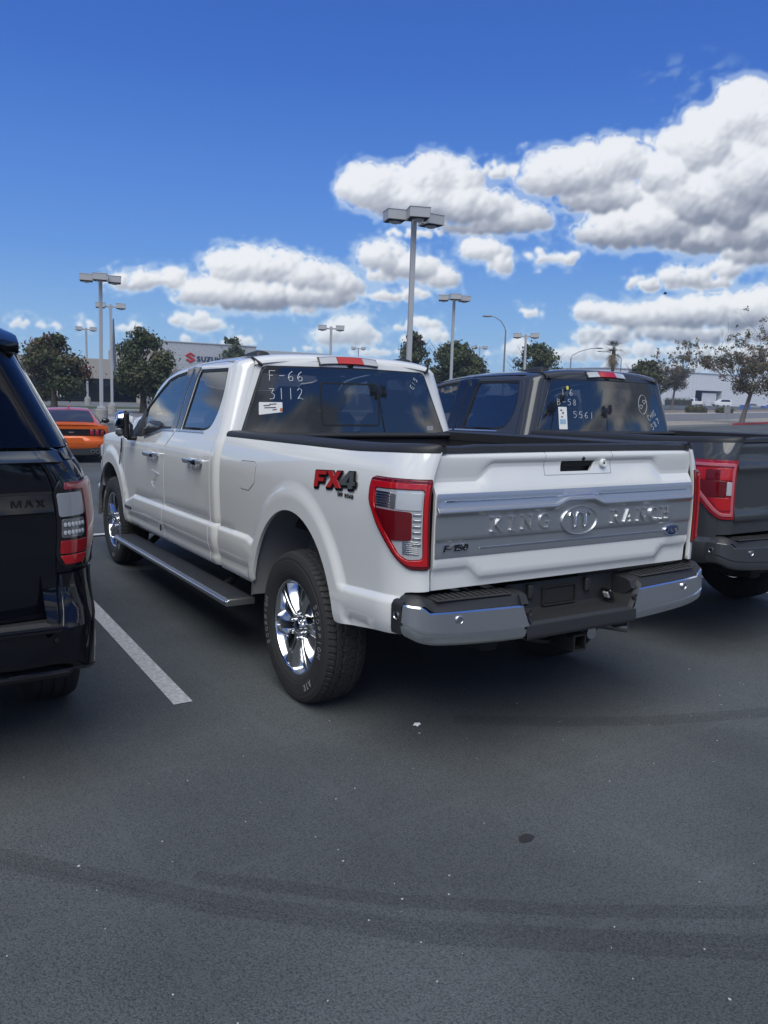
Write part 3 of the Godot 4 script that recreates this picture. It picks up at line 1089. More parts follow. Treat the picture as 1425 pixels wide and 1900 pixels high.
func build_pickup(called: String, label: String, at: Vector3, cfg: Dictionary) -> Node3D:
	var t := thing(called, label, "pickup truck", at)
	var P := truck_panels()
	var paint: Material = cfg.paint
	var cz: float = cfg.cab_shift
	var cabx := rake * Transform3D(Basis.IDENTITY, Vector3(0, 0, cz))
	var bed := rake
	# ------------------------------------------------ wheels and chassis
	for q in [[-0.8575, 0.0, 0.35], [0.8575, 0.0, 1.1], [-0.8575, FRONT_AXLE + cz, 0.9], [0.8575, FRONT_AXLE + cz, 0.2]]:
		add_wheel(t, q[0], q[1], q[2], cfg.wheel)
	var ch := Soup.new()
	ch.box(Vector3(-0.50, 0.50, -4.5 + cz), Vector3(-0.40, 0.64, 1.02), 0.01)
	ch.box(Vector3(0.40, 0.50, -4.5 + cz), Vector3(0.50, 0.64, 1.02), 0.01)
	ch.tube([Vector3(-0.74, 0.415, 0), Vector3(-0.2, 0.415, 0), Vector3(0.0, 0.415, 0), Vector3(0.2, 0.415, 0), Vector3(0.74, 0.415, 0)], [0.05, 0.05, 0.13, 0.05, 0.05], 12)
	ch.tube([Vector3(-0.74, 0.42, FRONT_AXLE + cz), Vector3(0.74, 0.42, FRONT_AXLE + cz)], 0.05, 10)
	ch.tube([Vector3(0.0, 0.45, -0.1), Vector3(0.0, 0.55, -2.6 + cz)], 0.045, 10)
	ch.box(Vector3(-0.35, 0.42, -3.6 + cz), Vector3(0.35, 0.66, -2.2 + cz), 0.03)
	put(t, "chassis", ch.mesh(), M.dark_inner)
	var sp := Soup.new()
	sp.tube([Vector3(0.30, 0.47, 0.95), Vector3(0.30, 0.47, 0.30), Vector3(0.30, 0.50, -1.2)], 0.035, 10)
	sp.tube([Vector3(0.52, 0.47, 0.30), Vector3(0.52, 0.46, 0.80), Vector3(0.60, 0.46, 0.93)], 0.035, 12)
	put(t, "exhaust_pipe", sp.mesh(), M.satin_chrome)
	# inside of the body shell, seen through the shut lines
	var inn := Soup.new()
	inn.box(Vector3(-0.90, 0.56, -3.45), Vector3(0.90, 0.70, -1.20), 0.02)
	inn.box(Vector3(-0.93, 0.60, -3.47), Vector3(-0.88, 1.30, -1.22), 0.01)
	inn.box(Vector3(0.88, 0.60, -3.47), Vector3(0.93, 1.30, -1.22), 0.01)
	inn.box(Vector3(-0.60, 0.60, -4.62), Vector3(0.60, 1.22, -3.50), 0.02)
	inn.box(Vector3(-0.88, 0.70, -1.24), Vector3(0.88, 1.36, -1.15), 0.01)
	put(t, "body_shell", inn.mesh(), M.dark_inner, cabx)
	both(t, "wheel_liner", liner(0.0), M.felt_liner, bed, 60.0)
	both(t, "wheel_liner", liner(FRONT_AXLE), M.felt_liner, cabx, 60.0)
	# ------------------------------------------------ cab
	both(t, "cab_frame", P.cab_frame, paint, cabx)
	for side in [0, 1]:
		var pick := func(s: Soup) -> ArrayMesh: return (s if side == 0 else s.mirrored()).mesh()
		var d := put(t, "front_door", pick.call(P.front_door), paint, cabx)
		put(d, "window_trim", pick.call(P.front_trim), M.rubber_seal)
		put(d, "window_pane", pick.call(P.front_glass), M.front_glass)
		put(d, "mirror_sail", pick.call(P.mirror_sail), M.black_plastic)
		put(d, "pillar_cover", pick.call(P.pillar_front), M.gloss_black)
		put(d, "belt_moulding", pick.call(P.belt_front), M.satin_chrome)
		put(d, "handle", pick.call(door_handle(-2.59, 1.204)), M.chrome)
		put(d, "handle_cup", pick.call(handle_cup(-2.59, 1.204)), paint)
		var r := put(t, "rear_door", pick.call(P.rear_door), paint, cabx)
		put(r, "window_trim", pick.call(P.rear_trim), M.rubber_seal)
		put(r, "window_pane", pick.call(P.rear_glass), M.tinted_glass)
		put(r, "pillar_cover", pick.call(P.pillar_rear), M.gloss_black)
		put(r, "belt_moulding", pick.call(P.belt), M.satin_chrome)
		put(r, "handle", pick.call(door_handle(-1.565, 1.216)), M.chrome)
		put(r, "handle_cup", pick.call(handle_cup(-1.565, 1.216)), paint)
	both(t, "front_wing", P.front_wing, paint, cabx)
	build_roof(t, cabx, paint, cfg)
	build_cab_rear(t, cabx, paint, cfg)
	build_front(t, cabx, paint, cfg)
	build_cabin(t, cabx)
	build_mirrors(t, cabx, cfg)
	# ------------------------------------------------ running boards
	for s in [-1.0, 1.0]:
		var rb := Node3D.new()
		rb.name = "running_board"
		t.add_child(rb, true)
		rb.transform = Transform3D(Basis(Vector3(1, 0, 0), -0.019), Vector3(0, 0, cz))
		var z0 := -3.52
		var z1 := -0.72 - (0.0 if cz == 0.0 else 0.3)
		var bs := Soup.new()
		bs.prism(rounded(pv([[-1.09, 0.375], [-1.09, 0.405], [-1.075, 0.418], [-0.90, 0.418], [-0.90, 0.375]]), 0.01), z0, z1, 0.004, Transform3D(Basis(Vector3(-s, 0, 0), Vector3(0, 1, 0), Vector3(0, 0, 1)), Vector3.ZERO))
		put(rb, "board", bs.mesh(), M.board_alloy)
		var edge := Soup.new()
		edge.cbox(Vector3(s * 1.087, 0.401, (z0 + z1) / 2), Vector3(0.016, 0.020, z1 - z0 - 0.02), 0.005)
		put(rb, "bright_edge", edge.mesh(), M.satin_chrome)
		for k in 7:
			var rib := Soup.new()
			rib.cbox(Vector3(s * (0.92 + k * 0.0225), 0.4195, (z0 + z1) / 2), Vector3(0.011, 0.006, z1 - z0 - 0.06), 0.002)
			put(rb, "tread_rib", rib.mesh(), M.black_plastic)
		for z in [-3.1, -1.25 - cz]:
			var br := Soup.new()
			br.tube([Vector3(s * 1.0, 0.37, z), Vector3(s * 0.88, 0.40, z), Vector3(s * 0.66, 0.58, z)], 0.028, 8)
			put(rb, "bracket", br.mesh(), M.dark_inner)
	# ------------------------------------------------ bed
	var bsid: Soup = P["bedside_" + cfg.bed]
	var bl := put(t, "bedside", bsid.mesh(), paint, bed)
	put(t, "bedside", bsid.mirrored().mesh(), paint, bed)
	var zf := -1.09 if cfg.bed == "long" else -0.785
	if cfg.bed == "long":
		var fo := rounded(pv([[-0.752, 1.245], [-0.735, 1.275], [-0.53, 1.280], [-0.508, 1.262], [-0.517, 1.155], [-0.60, 1.103], [-0.725, 1.103], [-0.75, 1.125]]), 0.012)
		var sid := func(q: Vector2) -> Vector3: return side_pt(q, false)
		put(bl, "fuel_door_gap", panel(fo, sid, 0.05, [], [], 0.002, 0.0006).mesh(), M.rubber_seal)
		put(bl, "fuel_door", panel(offset_in(fo, 0.004), sid, 0.05, [], [], 0.003, 0.0022).mesh(), paint)
	bed_box(t, bed, zf, cfg)
	build_tailgate(t, bed, paint, cfg)
	build_tail_lamps(t, bed, cfg)
	build_rear_bumper(t, bed, cfg)
	if cfg.badges:
		build_badges(bl, t, bed, cabx)
	return t

func door_handle(z: float, y: float) -> Soup:
	var s := Soup.new()
	var x := -side_half(z, y, true)
	var rows := []
	for q in [[-0.155, 0.010, 0.006], [-0.145, 0.040, 0.017], [-0.10, 0.047, 0.019], [0.06, 0.048, 0.020], [0.105, 0.047, 0.021], [0.135, 0.040, 0.020], [0.142, 0.010, 0.010]]:
		var ring := []
		for k in 12:
			var a := TAU * k / 12.0
			var cx := signf(cos(a)) * pow(absf(cos(a)), 0.55)
			var cy := signf(sin(a)) * pow(absf(sin(a)), 0.55)
			ring.append(Vector3(x - q[1] + cx * 0.012 * (1.0 if q[2] > 0.012 else 0.4), y + cy * q[2], z + q[0]))
		rows.append(ring)
	s.loft(rows, true, true, true)
	s.cbox(Vector3(x - 0.016, y, z - 0.12), Vector3(0.05, 0.024, 0.03), 0.006)
	s.cbox(Vector3(x - 0.016, y, z + 0.115), Vector3(0.05, 0.028, 0.036), 0.006)
	return s

func handle_cup(z: float, y: float) -> Soup:
	# shallow dished recess behind the grip
	var s := Soup.new()
	var x := -side_half(z, y, true)
	var rows := []
	for q in [[1.0, 0.0015], [0.9, 0.0018], [0.75, 0.0008], [0.0, 0.0004]]:
		var ring := []
		for k in 24:
			var a := TAU * k / 24.0
			var yy: float = y - 0.004 + sin(a) * 0.052 * q[0]
			var zz: float = z + cos(a) * 0.062 * q[0]
			ring.append(Vector3(-side_half(zz, yy, true) - q[1], yy, zz))
		rows.append(ring)
	s.loft(rows, true)
	return s

func build_roof(t: Node3D, xf: Transform3D, paint: Material, cfg: Dictionary) -> void:
	var s := Soup.new()
	var rows := []
	var zs := [-2.74, -2.70, -2.6, -2.45, -2.3, -2.1, -1.9, -1.7, -1.5, -1.35, -1.26]
	for z in zs:
		rows.append(roof_ring(z, 0.0, z))
	for k in range(1, 7):
		var a := k / 6.0 * PI / 2
		rows.append(roof_ring(-1.26 + 0.085 * sin(a), 0.052 * (1.0 - cos(a)), -1.26))
	s.loft(rows)
	put(t, "roof", s.mesh(60.0), paint, xf)
	# black covers at the rear roof corners
	for sx in [-1.0, 1.0]:
		var b := Soup.new()
		var rr := []
		for q in [[-1.66, 0.002, 0.010], [-1.60, 0.024, 0.028], [-1.50, 0.042, 0.036], [-1.38, 0.048, 0.038], [-1.325, 0.040, 0.034], [-1.31, 0.004, 0.028]]:
			var ring := []
			for k in 9:
				var a := PI * k / 8.0
				ring.append(Vector3(sx * 0.585 + cos(a) * q[2] * 1.5, 1.930 + pow(sin(a), 0.6) * q[1] + 0.006, q[0]))
			rr.append(ring)
		b.loft(rr, false)
		b.fan(rr[5], sx > 0)
		put(t, "roof_corner_cover", b.mesh(45.0), M.black_plastic, xf)
	# high brake lamp
	var l := put(t, "high_brake_lamp", brake_lamp_piece(-0.245, 0.225, 0.058, 0.0).mesh(30.0), M.gloss_black, xf)
	put(l, "clear_lens", brake_lamp_piece(-0.238, -0.105, 0.050, 0.007).mesh(30.0), M.lens_clear)
	put(l, "clear_lens", brake_lamp_piece(0.105, 0.218, 0.050, 0.007).mesh(30.0), M.lens_clear)
	put(l, "red_lens", brake_lamp_piece(-0.100, 0.100, 0.052, 0.009).mesh(30.0), M.lens_red_bright)
	var c := Soup.new()
	c.cbox(Vector3(0.0, 1.895, -1.150), Vector3(0.05, 0.022, 0.03), 0.008)
	put(l, "camera_pod", c.mesh(), M.gloss_black)

func roof_ring(z: float, down: float, zref: float) -> Array:
	var d := roof_drop(zref)
	var ring := []
	for k in 41:
		var a := PI * k / 40.0
		var y0 := 1.932 - d
		var wide := greenhouse(zref, y0)
		var top := 1.86 - d
		# the same section as the cab frame, continued over the top
		var x := -cos(a)
		var xx := absf(x) * wide
		var w0 := 0.943 - 0.30 * (top - 1.40)
		var yy := top + 0.115 * pow(maxf(1.0 - pow(xx / w0, 2.6), 0.0), 1.0 / 2.6)
		ring.append(Vector3(signf(x) * xx, yy - down + 0.0015, z))
	return ring

func brake_lamp_piece(x0: float, x1: float, h: float, proud: float) -> Soup:
	var s := Soup.new()
	var rows := []
	for i in 9:
		var x := lerpf(x0, x1, i / 8.0)
		var y := 1.918 + 0.012 * (1.0 - pow(x / 0.25, 2.0))
		var z := -1.172 - 0.02 * x * x
		rows.append([Vector3(x, y - h / 2, z - 0.02), Vector3(x, y - h / 2, z + 0.030 + proud), Vector3(x, y - h / 2 + 0.006, z + 0.034 + proud), Vector3(x, y + h / 2 - 0.008, z + 0.004 + proud), Vector3(x, y + h / 2, z - 0.006 + proud), Vector3(x, y + h / 2, z - 0.04)])
	s.loft(rows)
	s.fan(rows[0], true)
	s.fan(rows[8], false)
	return s

func build_cab_rear(t: Node3D, xf: Transform3D, paint: Material, cfg: Dictionary) -> void:
	var f := func(q: Vector2) -> Vector3: return cab_rear_pt(q)
	var o := pv([[-0.866, 0.92], [0.866, 0.92], [0.866, 1.36], [0.842, 1.40], [0.775, 1.62], [0.700, 1.86], [0.655, 1.900], [0.40, 1.912], [-0.40, 1.912], [-0.655, 1.900], [-0.700, 1.86], [-0.775, 1.62], [-0.842, 1.40], [-0.866, 1.36]])
	var gl := rounded(pv([[-0.828, 1.402], [0.828, 1.402], [0.648, 1.868], [0.0, 1.878], [-0.648, 1.868]]), [0.03, 0.03, 0.04, 0.1, 0.04])
	put(t, "cab_rear_panel", panel(o, f, 0.06, [gl], [], 0.01).mesh(), paint, xf)
	# dark seal filling the gap between glass and pillars
	var rw := put(t, "rear_window", panel(offset_in(gl, 0.006), f, 0.08, [], [], 0.004, 0.004).mesh(), M.tinted_glass, xf)
	put(rw, "seal", panel(offset_in(gl, -0.004), f, 0.05, [offset_in(gl, 0.016)], [], 0.004, 0.0015).mesh(), M.rubber_seal)
	for s in [-1.0, 1.0]:
		var st := Soup.new()
		st.tube([Vector3(s * 0.655, 1.870, -1.170), Vector3(s * 0.678, 1.888, -1.178), Vector3(s * 0.697, 1.906, -1.196), Vector3(s * 0.703, 1.921, -1.225), Vector3(s * 0.700, 1.926, -1.27)], [0.010, 0.011, 0.011, 0.009, 0.003], 8)
		put(rw, "drip_seal", st.mesh(60), M.rubber_seal)
	# sliding pane frame
	if cfg.writing == "first":
		var so := rounded(pv([[-0.245, 1.475], [0.225, 1.475], [0.225, 1.775], [-0.245, 1.775]]), 0.035)
		put(rw, "slider_frame", panel(so, f, 0.05, [offset_in(so, 0.010)], [], 0.002, 0.0062).mesh(), M.rubber_seal)
	var up := func(off: float) -> Callable: return func(q: Vector2) -> Vector3: return cab_rear_pt(q) + Vector3(0, 0, off)
	if cfg.writing == "first":
		write_on(rw, "F-66", Vector2(-0.615, 1.775), Vector2(0.052, 0.066), 0.0018, up.call(0.006), 0.0, 1.28)
		write_on(rw, "3112", Vector2(-0.620, 1.650), Vector2(0.052, 0.074), 0.0018, up.call(0.006), 0.02, 1.28)
		write_on(rw, "E15", Vector2(0.540, 1.742), Vector2(0.026, 0.036), 0.0014, up.call(0.006), 1.0, 1.25)
		var lab := rounded(pv([[-0.695, 1.545], [-0.530, 1.565], [-0.528, 1.630], [-0.690, 1.628]]), 0.004)
		put(rw, "paper_label", panel(lab, f, 0.05, [], [], 0.001, 0.007).mesh(), M.paper)
		for q in [[-0.66, 1.602, 0.045], [-0.655, 1.588, 0.08], [-0.62, 1.612, 0.05], [-0.60, 1.575, 0.03]]:
			put(rw, "label_print", panel(pv([[q[0], q[1]], [q[0] + q[2], q[1] + 0.004], [q[0] + q[2], q[1] + 0.010], [q[0], q[1] + 0.006]]), f, 0.03, [], [], 0.0004, 0.0082).mesh(), M.print_dark)
		put(rw, "label_print", panel(pv([[-0.548, 1.568], [-0.530, 1.570], [-0.530, 1.592], [-0.546, 1.590]]), f, 0.03, [], [], 0.0004, 0.0082).mesh(), M.print_orange)
		put(rw, "small_sticker", panel(rounded(pv([[0.655, 1.445], [0.715, 1.447], [0.713, 1.478], [0.655, 1.476]]), 0.004), f, 0.03, [], [], 0.001, 0.007).mesh(), M.clear_film)
	elif cfg.writing == "second":
		write_on(rw, "1.6", Vector2(-0.545, 1.735), Vector2(0.040, 0.055), 0.0014, up.call(0.006), 0.0, 1.1)
		write_on(rw, "B-58", Vector2(-0.600, 1.655), Vector2(0.046, 0.052), 0.0014, up.call(0.006), -0.02, 1.25)
		write_on(rw, "5561", Vector2(-0.43, 1.545), Vector2(0.050, 0.056), 0.0014, up.call(0.006), -0.03, 1.3)
		var heart := func(q: Vector2) -> Vector3: return cab_rear_pt(q) + Vector3(0, 0, 0.006)
		var hs := Soup.new()
		var circ := []
		for k in 25:
			var a := TAU * k / 24.0
			circ.append(heart.call(Vector2(0.47 + cos(a) * 0.062, 1.675 + sin(a) * 0.088)))
		hs.tube(circ, 0.0013, 4, false, Vector3(0.3, 0.2, 0.9))
		put(rw, "written_circle", hs.mesh(), M.marker_white)
		for c in [Vector2(0.445, 1.655), Vector2(0.492, 1.700)]:
			var hp := []
			for k in 21:
				var a := TAU * k / 20.0
				hp.append(heart.call(c + Vector2(pow(sin(a), 3.0) * 0.022, (13.0 * cos(a) - 5.0 * cos(2 * a) - 2.0 * cos(3 * a)) * 0.0014)))
			hs = Soup.new()
			hs.tube(hp, 0.0013, 4, false, Vector3(0.3, 0.2, 0.9))
			put(rw, "written_heart", hs.mesh(), M.marker_white)
		write_on(rw, "C+HS", Vector2(0.555, 1.520), Vector2(0.030, 0.055), 0.0014, up.call(0.006), 0.5, 1.1)
		write_on(rw, "587", Vector2(0.60, 1.435), Vector2(0.042, 0.055), 0.0014, up.call(0.006), 0.55, 1.2)
		put(rw, "paper_label", panel(rounded(pv([[-0.585, 1.445], [-0.495, 1.445], [-0.495, 1.635], [-0.585, 1.635]]), 0.004), f, 0.05, [], [], 0.001, 0.007).mesh(), M.paper)
		for q in [[-0.565, 1.60, 0.018, 0.014], [-0.545, 1.575, 0.015, 0.018], [-0.560, 1.545, 0.02, 0.01]]:
			put(rw, "label_print", panel(pv([[q[0], q[1]], [q[0] + q[2], q[1]], [q[0] + q[2], q[1] + q[3]], [q[0], q[1] + q[3]]]), f, 0.03, [], [], 0.0004, 0.0082).mesh(), M.print_dark)
		put(rw, "label_print", panel(pv([[-0.575, 1.49], [-0.51, 1.49], [-0.51, 1.53], [-0.575, 1.53]]), f, 0.03, [], [], 0.0004, 0.0082).mesh(), M.paper_blue)
		var dot := ellipse(Vector2(-0.475, 1.800), 0.013, 0.017, 0, 342, 18)
		put(rw, "round_sticker", panel(dot, f, 0.02, [], [], 0.001, 0.007).mesh(), M.sticker_yellow)

func build_front(t: Node3D, xf: Transform3D, paint: Material, cfg: Dictionary) -> void:
	# bonnet
	var s := Soup.new()
	var rows := []
	for z in [-3.48, -3.55, -3.7, -3.9, -4.1, -4.3, -4.5, -4.65, -4.75, -4.82]:
		var edge := line([-4.95, -4.45, -4.15, -3.9, -3.48], [1.16, 1.275, 1.318, 1.344, 1.348], z)
		var half := line([-4.9, -4.82, -4.6, -4.3, -3.48], [0.70, 0.72, 0.83, 0.905, 0.925], z)
		var front := -0.05 * sstep(-4.6, -4.85, z)
		var ring := []
		for k in 33:
			var x := lerpf(-1.0, 1.0, k / 32.0)
			var hump := 0.070 * pow(maxf(1.0 - pow(absf(x), 3.2), 0.0), 0.8) + 0.016 * (1.0 - sstep(0.42, 0.55, absf(x)))
			ring.append(Vector3(x * half, edge + hump + front, z - 0.10 * (1.0 - x * x) * sstep(-4.4, -4.8, z)))
		rows.append(ring)
	s.loft(rows)
	put(t, "hood", s.mesh(60.0), paint, xf)
	# windscreen
	var g := Soup.new()
	rows = []
	for i in 9:
		var v := i / 8.0
		var y := lerpf(1.352, 1.888, v)
		var ring := []
		for k in 17:
			var x := lerpf(-1.0, 1.0, k / 16.0)
			var half := lerpf(0.905, 0.76, v)
			ring.append(Vector3(x * half, y + 0.02 * (1 - x * x) * v, lerpf(-3.50, -2.76, v) - 0.13 * (1.0 - x * x)))
		rows.append(ring)
	g.loft(rows)
	put(t, "windshield", g.mesh(80.0), M.front_glass, xf)
	var cowl := Soup.new()
	cowl.cbox(Vector3(0, 1.330, -3.54), Vector3(1.7, 0.05, 0.16), 0.01)
	put(t, "cowl", cowl.mesh(), M.black_plastic, xf)
	# grille and front bumper
	var gr := put(t, "grille", Soup.new().mesh() if false else front_block(-0.62, 0.62, 0.86, 1.20, -4.80, -4.90).mesh(), M.gloss_black, xf)
	for k in 4:
		put(gr, "grille_bar", front_block(-0.60, 0.60, 0.90 + k * 0.075, 0.935 + k * 0.075, -4.86, -4.93).mesh(), cfg.bright)
	for sx in [-1.0, 1.0]:
		var h := Soup.new()
		h.cbox(Vector3(sx * 0.76, 1.04, -4.72), Vector3(0.28, 0.30, 0.22), 0.03, Basis(Vector3.UP, sx * 0.5))
		var hl := put(t, "headlight", h.mesh(), M.lens_clear, xf)
		var hc := Soup.new()
		hc.cbox(Vector3(sx * 0.80, 1.04, -4.76), Vector3(0.20, 0.05, 0.22), 0.01, Basis(Vector3.UP, sx * 0.5))
		put(hl, "lamp_divider", hc.mesh(), M.gloss_black)
	var fb := Soup.new()
	rows = []
	for k in 25:
		var a := PI * k / 24.0
		var x := -cos(a)
		var xx := signf(x) * pow(absf(x), 0.75) * 0.985
		var zz := -4.42 - 0.56 * pow(sin(a), 0.42)
		rows.append([Vector3(xx * 0.96, 0.50, zz + 0.05), Vector3(xx, 0.54, zz), Vector3(xx, 0.70, zz - 0.01), Vector3(xx * 0.985, 0.78, zz + 0.01), Vector3(xx * 0.95, 0.80, zz + 0.06)])
	fb.loft(rows)
	put(t, "front_bumper", fb.mesh(60.0), cfg.bright, xf)
	var va := Soup.new()
	va.cbox(Vector3(0, 0.44, -4.75), Vector3(1.5, 0.16, 0.25), 0.04)
	put(t, "front_valance", va.mesh(), M.black_plastic, xf)

func front_block(x0: float, x1: float, y0: float, y1: float, z0: float, z1: float) -> Soup:
	var s := Soup.new()
	s.cbox(Vector3((x0 + x1) / 2, (y0 + y1) / 2, (z0 + z1) / 2), Vector3(x1 - x0, y1 - y0, absf(z1 - z0)), 0.012)
	return s

func build_cabin(t: Node3D, xf: Transform3D) -> void:
	var c := Node3D.new()
	c.name = "cabin"
	t.add_child(c, true)
	c.transform = xf
	for x in [-0.42, 0.42]:
		for z in [-2.55, -1.55]:
			var s := Soup.new()
			s.cbox(Vector3(x, 0.98, z - 0.05), Vector3(0.54, 0.18, 0.52), 0.05)
			s.cbox(Vector3(x, 1.28, z + 0.24), Vector3(0.50, 0.58, 0.16), 0.06, Basis(Vector3.RIGHT, 0.22))
			put(c, "seat", s.mesh(50.0), M.seat_cloth)
			var h := Soup.new()
			h.cbox(Vector3(x, 1.655, z + 0.34), Vector3(0.27, 0.17, 0.10), 0.04, Basis(Vector3.RIGHT, 0.12))
			h.tube([Vector3(x - 0.06, 1.5, z + 0.31), Vector3(x - 0.06, 1.6, z + 0.34)], 0.008, 6)
			h.tube([Vector3(x + 0.06, 1.5, z + 0.31), Vector3(x + 0.06, 1.6, z + 0.34)], 0.008, 6)
			put(c, "headrest", h.mesh(50.0), M.seat_cloth)
	var d := Soup.new()
	d.cbox(Vector3(0, 1.18, -3.30), Vector3(1.72, 0.30, 0.42), 0.08)
	put(c, "dashboard", d.mesh(50.0), M.interior)
	var w := Soup.new()
	var ring := []
	for k in 29:
		var a := TAU * k / 28.0
		ring.append(Vector3(-0.42, 1.20, -2.98) + Basis(Vector3.RIGHT, -0.45) * Vector3(cos(a) * 0.19, sin(a) * 0.19, 0))
	w.tube(ring, 0.017, 8, false)
	w.tube([Vector3(-0.42, 1.20, -2.98), Vector3(-0.42, 1.12, -3.2)], 0.05, 10)
	put(c, "steering_wheel", w.mesh(50.0), M.interior)
	var f := Soup.new()
	f.box(Vector3(-0.86, 0.70, -3.4), Vector3(0.86, 0.74, -1.25))
	put(c, "cabin_floor", f.mesh(), M.interior)
	var r := Soup.new()
	r.box(Vector3(-0.66, 1.878, -2.6), Vector3(0.66, 1.892, -1.30))
	put(c, "headliner", r.mesh(), M.headliner)

func build_mirrors(t: Node3D, xf: Transform3D, cfg: Dictionary) -> void:
	for s in [-1.0, 1.0]:
		var m := Node3D.new()
		m.name = "door_mirror"
		t.add_child(m, true)
		m.transform = xf * Transform3D(Basis(Vector3.UP, -s * 1.10).scaled(Vector3.ONE * 0.80), Vector3(s * 1.045, 1.425, -3.17))
		var h := Soup.new()
		h.cbox(Vector3(0, -0.01, 0.005), Vector3(0.205, 0.275, 0.055), 0.022)
		put(m, "housing", h.mesh(50.0), M.black_plastic)
		var c := Soup.new()
		var rows := []
		for q in [[-0.012, 1.03], [-0.06, 1.02], [-0.10, 0.92], [-0.120, 0.6], [-0.125, 0.05]]:
			var ring := []
			for k in 25:
				var a := PI * k / 24.0
				ring.append(Vector3(cos(a) * 0.112 * q[1], -0.02 + pow(sin(a), 0.55) * 0.160 * q[1], q[0]))
			rows.append(ring)
		c.loft(rows)
		put(m, "mirror_cap", c.mesh(60.0), M.chrome if cfg.bright == M.chrome else M.black_plastic)
		var low := Soup.new()
		low.cbox(Vector3(s * 0.02, -0.075, -0.06), Vector3(0.17, 0.11, 0.09), 0.03)
		put(m, "turn_lamp", low.mesh(50.0), M.lens_smoke)
		var g := Soup.new()
		g.cbox(Vector3(0, 0.0, 0.0435), Vector3(0.172, 0.235, 0.006), 0.002)
		put(m, "mirror_glass", g.mesh(), M.mirror)
		var a := Soup.new()
		a.cbox(Vector3(-s * 0.03, -0.145, 0.05), Vector3(0.12, 0.05, 0.12), 0.02)
		put(m, "mirror_arm", a.mesh(50.0), M.black_plastic)

func bed_box(t: Node3D, xf: Transform3D, zf: float, cfg: Dictionary) -> void:
	var s := Soup.new()
	s.box(Vector3(-0.80, 0.90, zf + 0.03), Vector3(0.80, 0.93, 1.03), 0.005)
	put(t, "bed_floor", s.mesh(), M.black_plastic, xf)
	for k in 8:
		var rb := Soup.new()
		rb.cbox(Vector3(-0.63 + k * 0.18, 0.938, (zf + 1.03) / 2), Vector3(0.07, 0.018, 1.0 - zf), 0.006)
		put(t, "floor_rib", rb.mesh(), M.black_plastic, xf)
	var fw := Soup.new()
	fw.box(Vector3(-0.86, 0.56, zf + 0.01), Vector3(0.86, 1.395, zf + 0.05), 0.01)
	put(t, "bed_front_wall", fw.mesh(), M.black_plastic, xf)
	var fr := Soup.new()
	fr.cbox(Vector3(0, 1.412, zf + 0.045), Vector3(1.74, 0.036, 0.085), 0.012)
	put(t, "bed_front_rail", fr.mesh(50.0), M.black_plastic, xf)
	for sx in [-1.0, 1.0]:
		var w := Soup.new()
		w.box(Vector3(minf(sx * 0.79, sx * 0.81), 0.92, zf + 0.04), Vector3(maxf(sx * 0.79, sx * 0.81), 1.40, 1.05), 0.004)
		put(t, "bed_inner_wall", w.mesh(), M.black_plastic, xf)
		var wh := Soup.new()
		wh.cbox(Vector3(sx * 0.72, 1.03, 0.0), Vector3(0.20, 0.22, 1.0), 0.06)
		put(t, "wheel_house", wh.mesh(50.0), M.black_plastic, xf)
		# rail cap: follows the curve of the bedside at the back
		var c := Soup.new()
		var rows := []
		var u := zf
		while u < 1.160:
			var p := side_pt(Vector2(u, 1.410 + 0.015 * sstep(0.5, 1.1, u)), false)
			var x0 := absf(p.x)
			var xi := minf(0.785, x0 - 0.02)
			var y0 := p.y
			rows.append([Vector3(sx * (x0 + 0.003), y0 - 0.004, p.z), Vector3(sx * (x0 + 0.002), y0 + 0.014, p.z), Vector3(sx * (x0 - 0.010), y0 + 0.028, p.z), Vector3(sx * (x0 - 0.035), y0 + 0.034, p.z), Vector3(sx * (xi + 0.03), y0 + 0.034, p.z), Vector3(sx * xi, y0 + 0.026, p.z), Vector3(sx * xi, y0 - lerpf(0.03, 0.004, sstep(0.9, 1.05, u)), p.z)])
			u += 0.06 if u < 0.85 else 0.024
		c.loft(rows)
		c.fan(rows[0], true)
		c.fan(rows[rows.size() - 1], false)
		put(t, "rail_cap", c.mesh(42.0), M.black_plastic, xf)

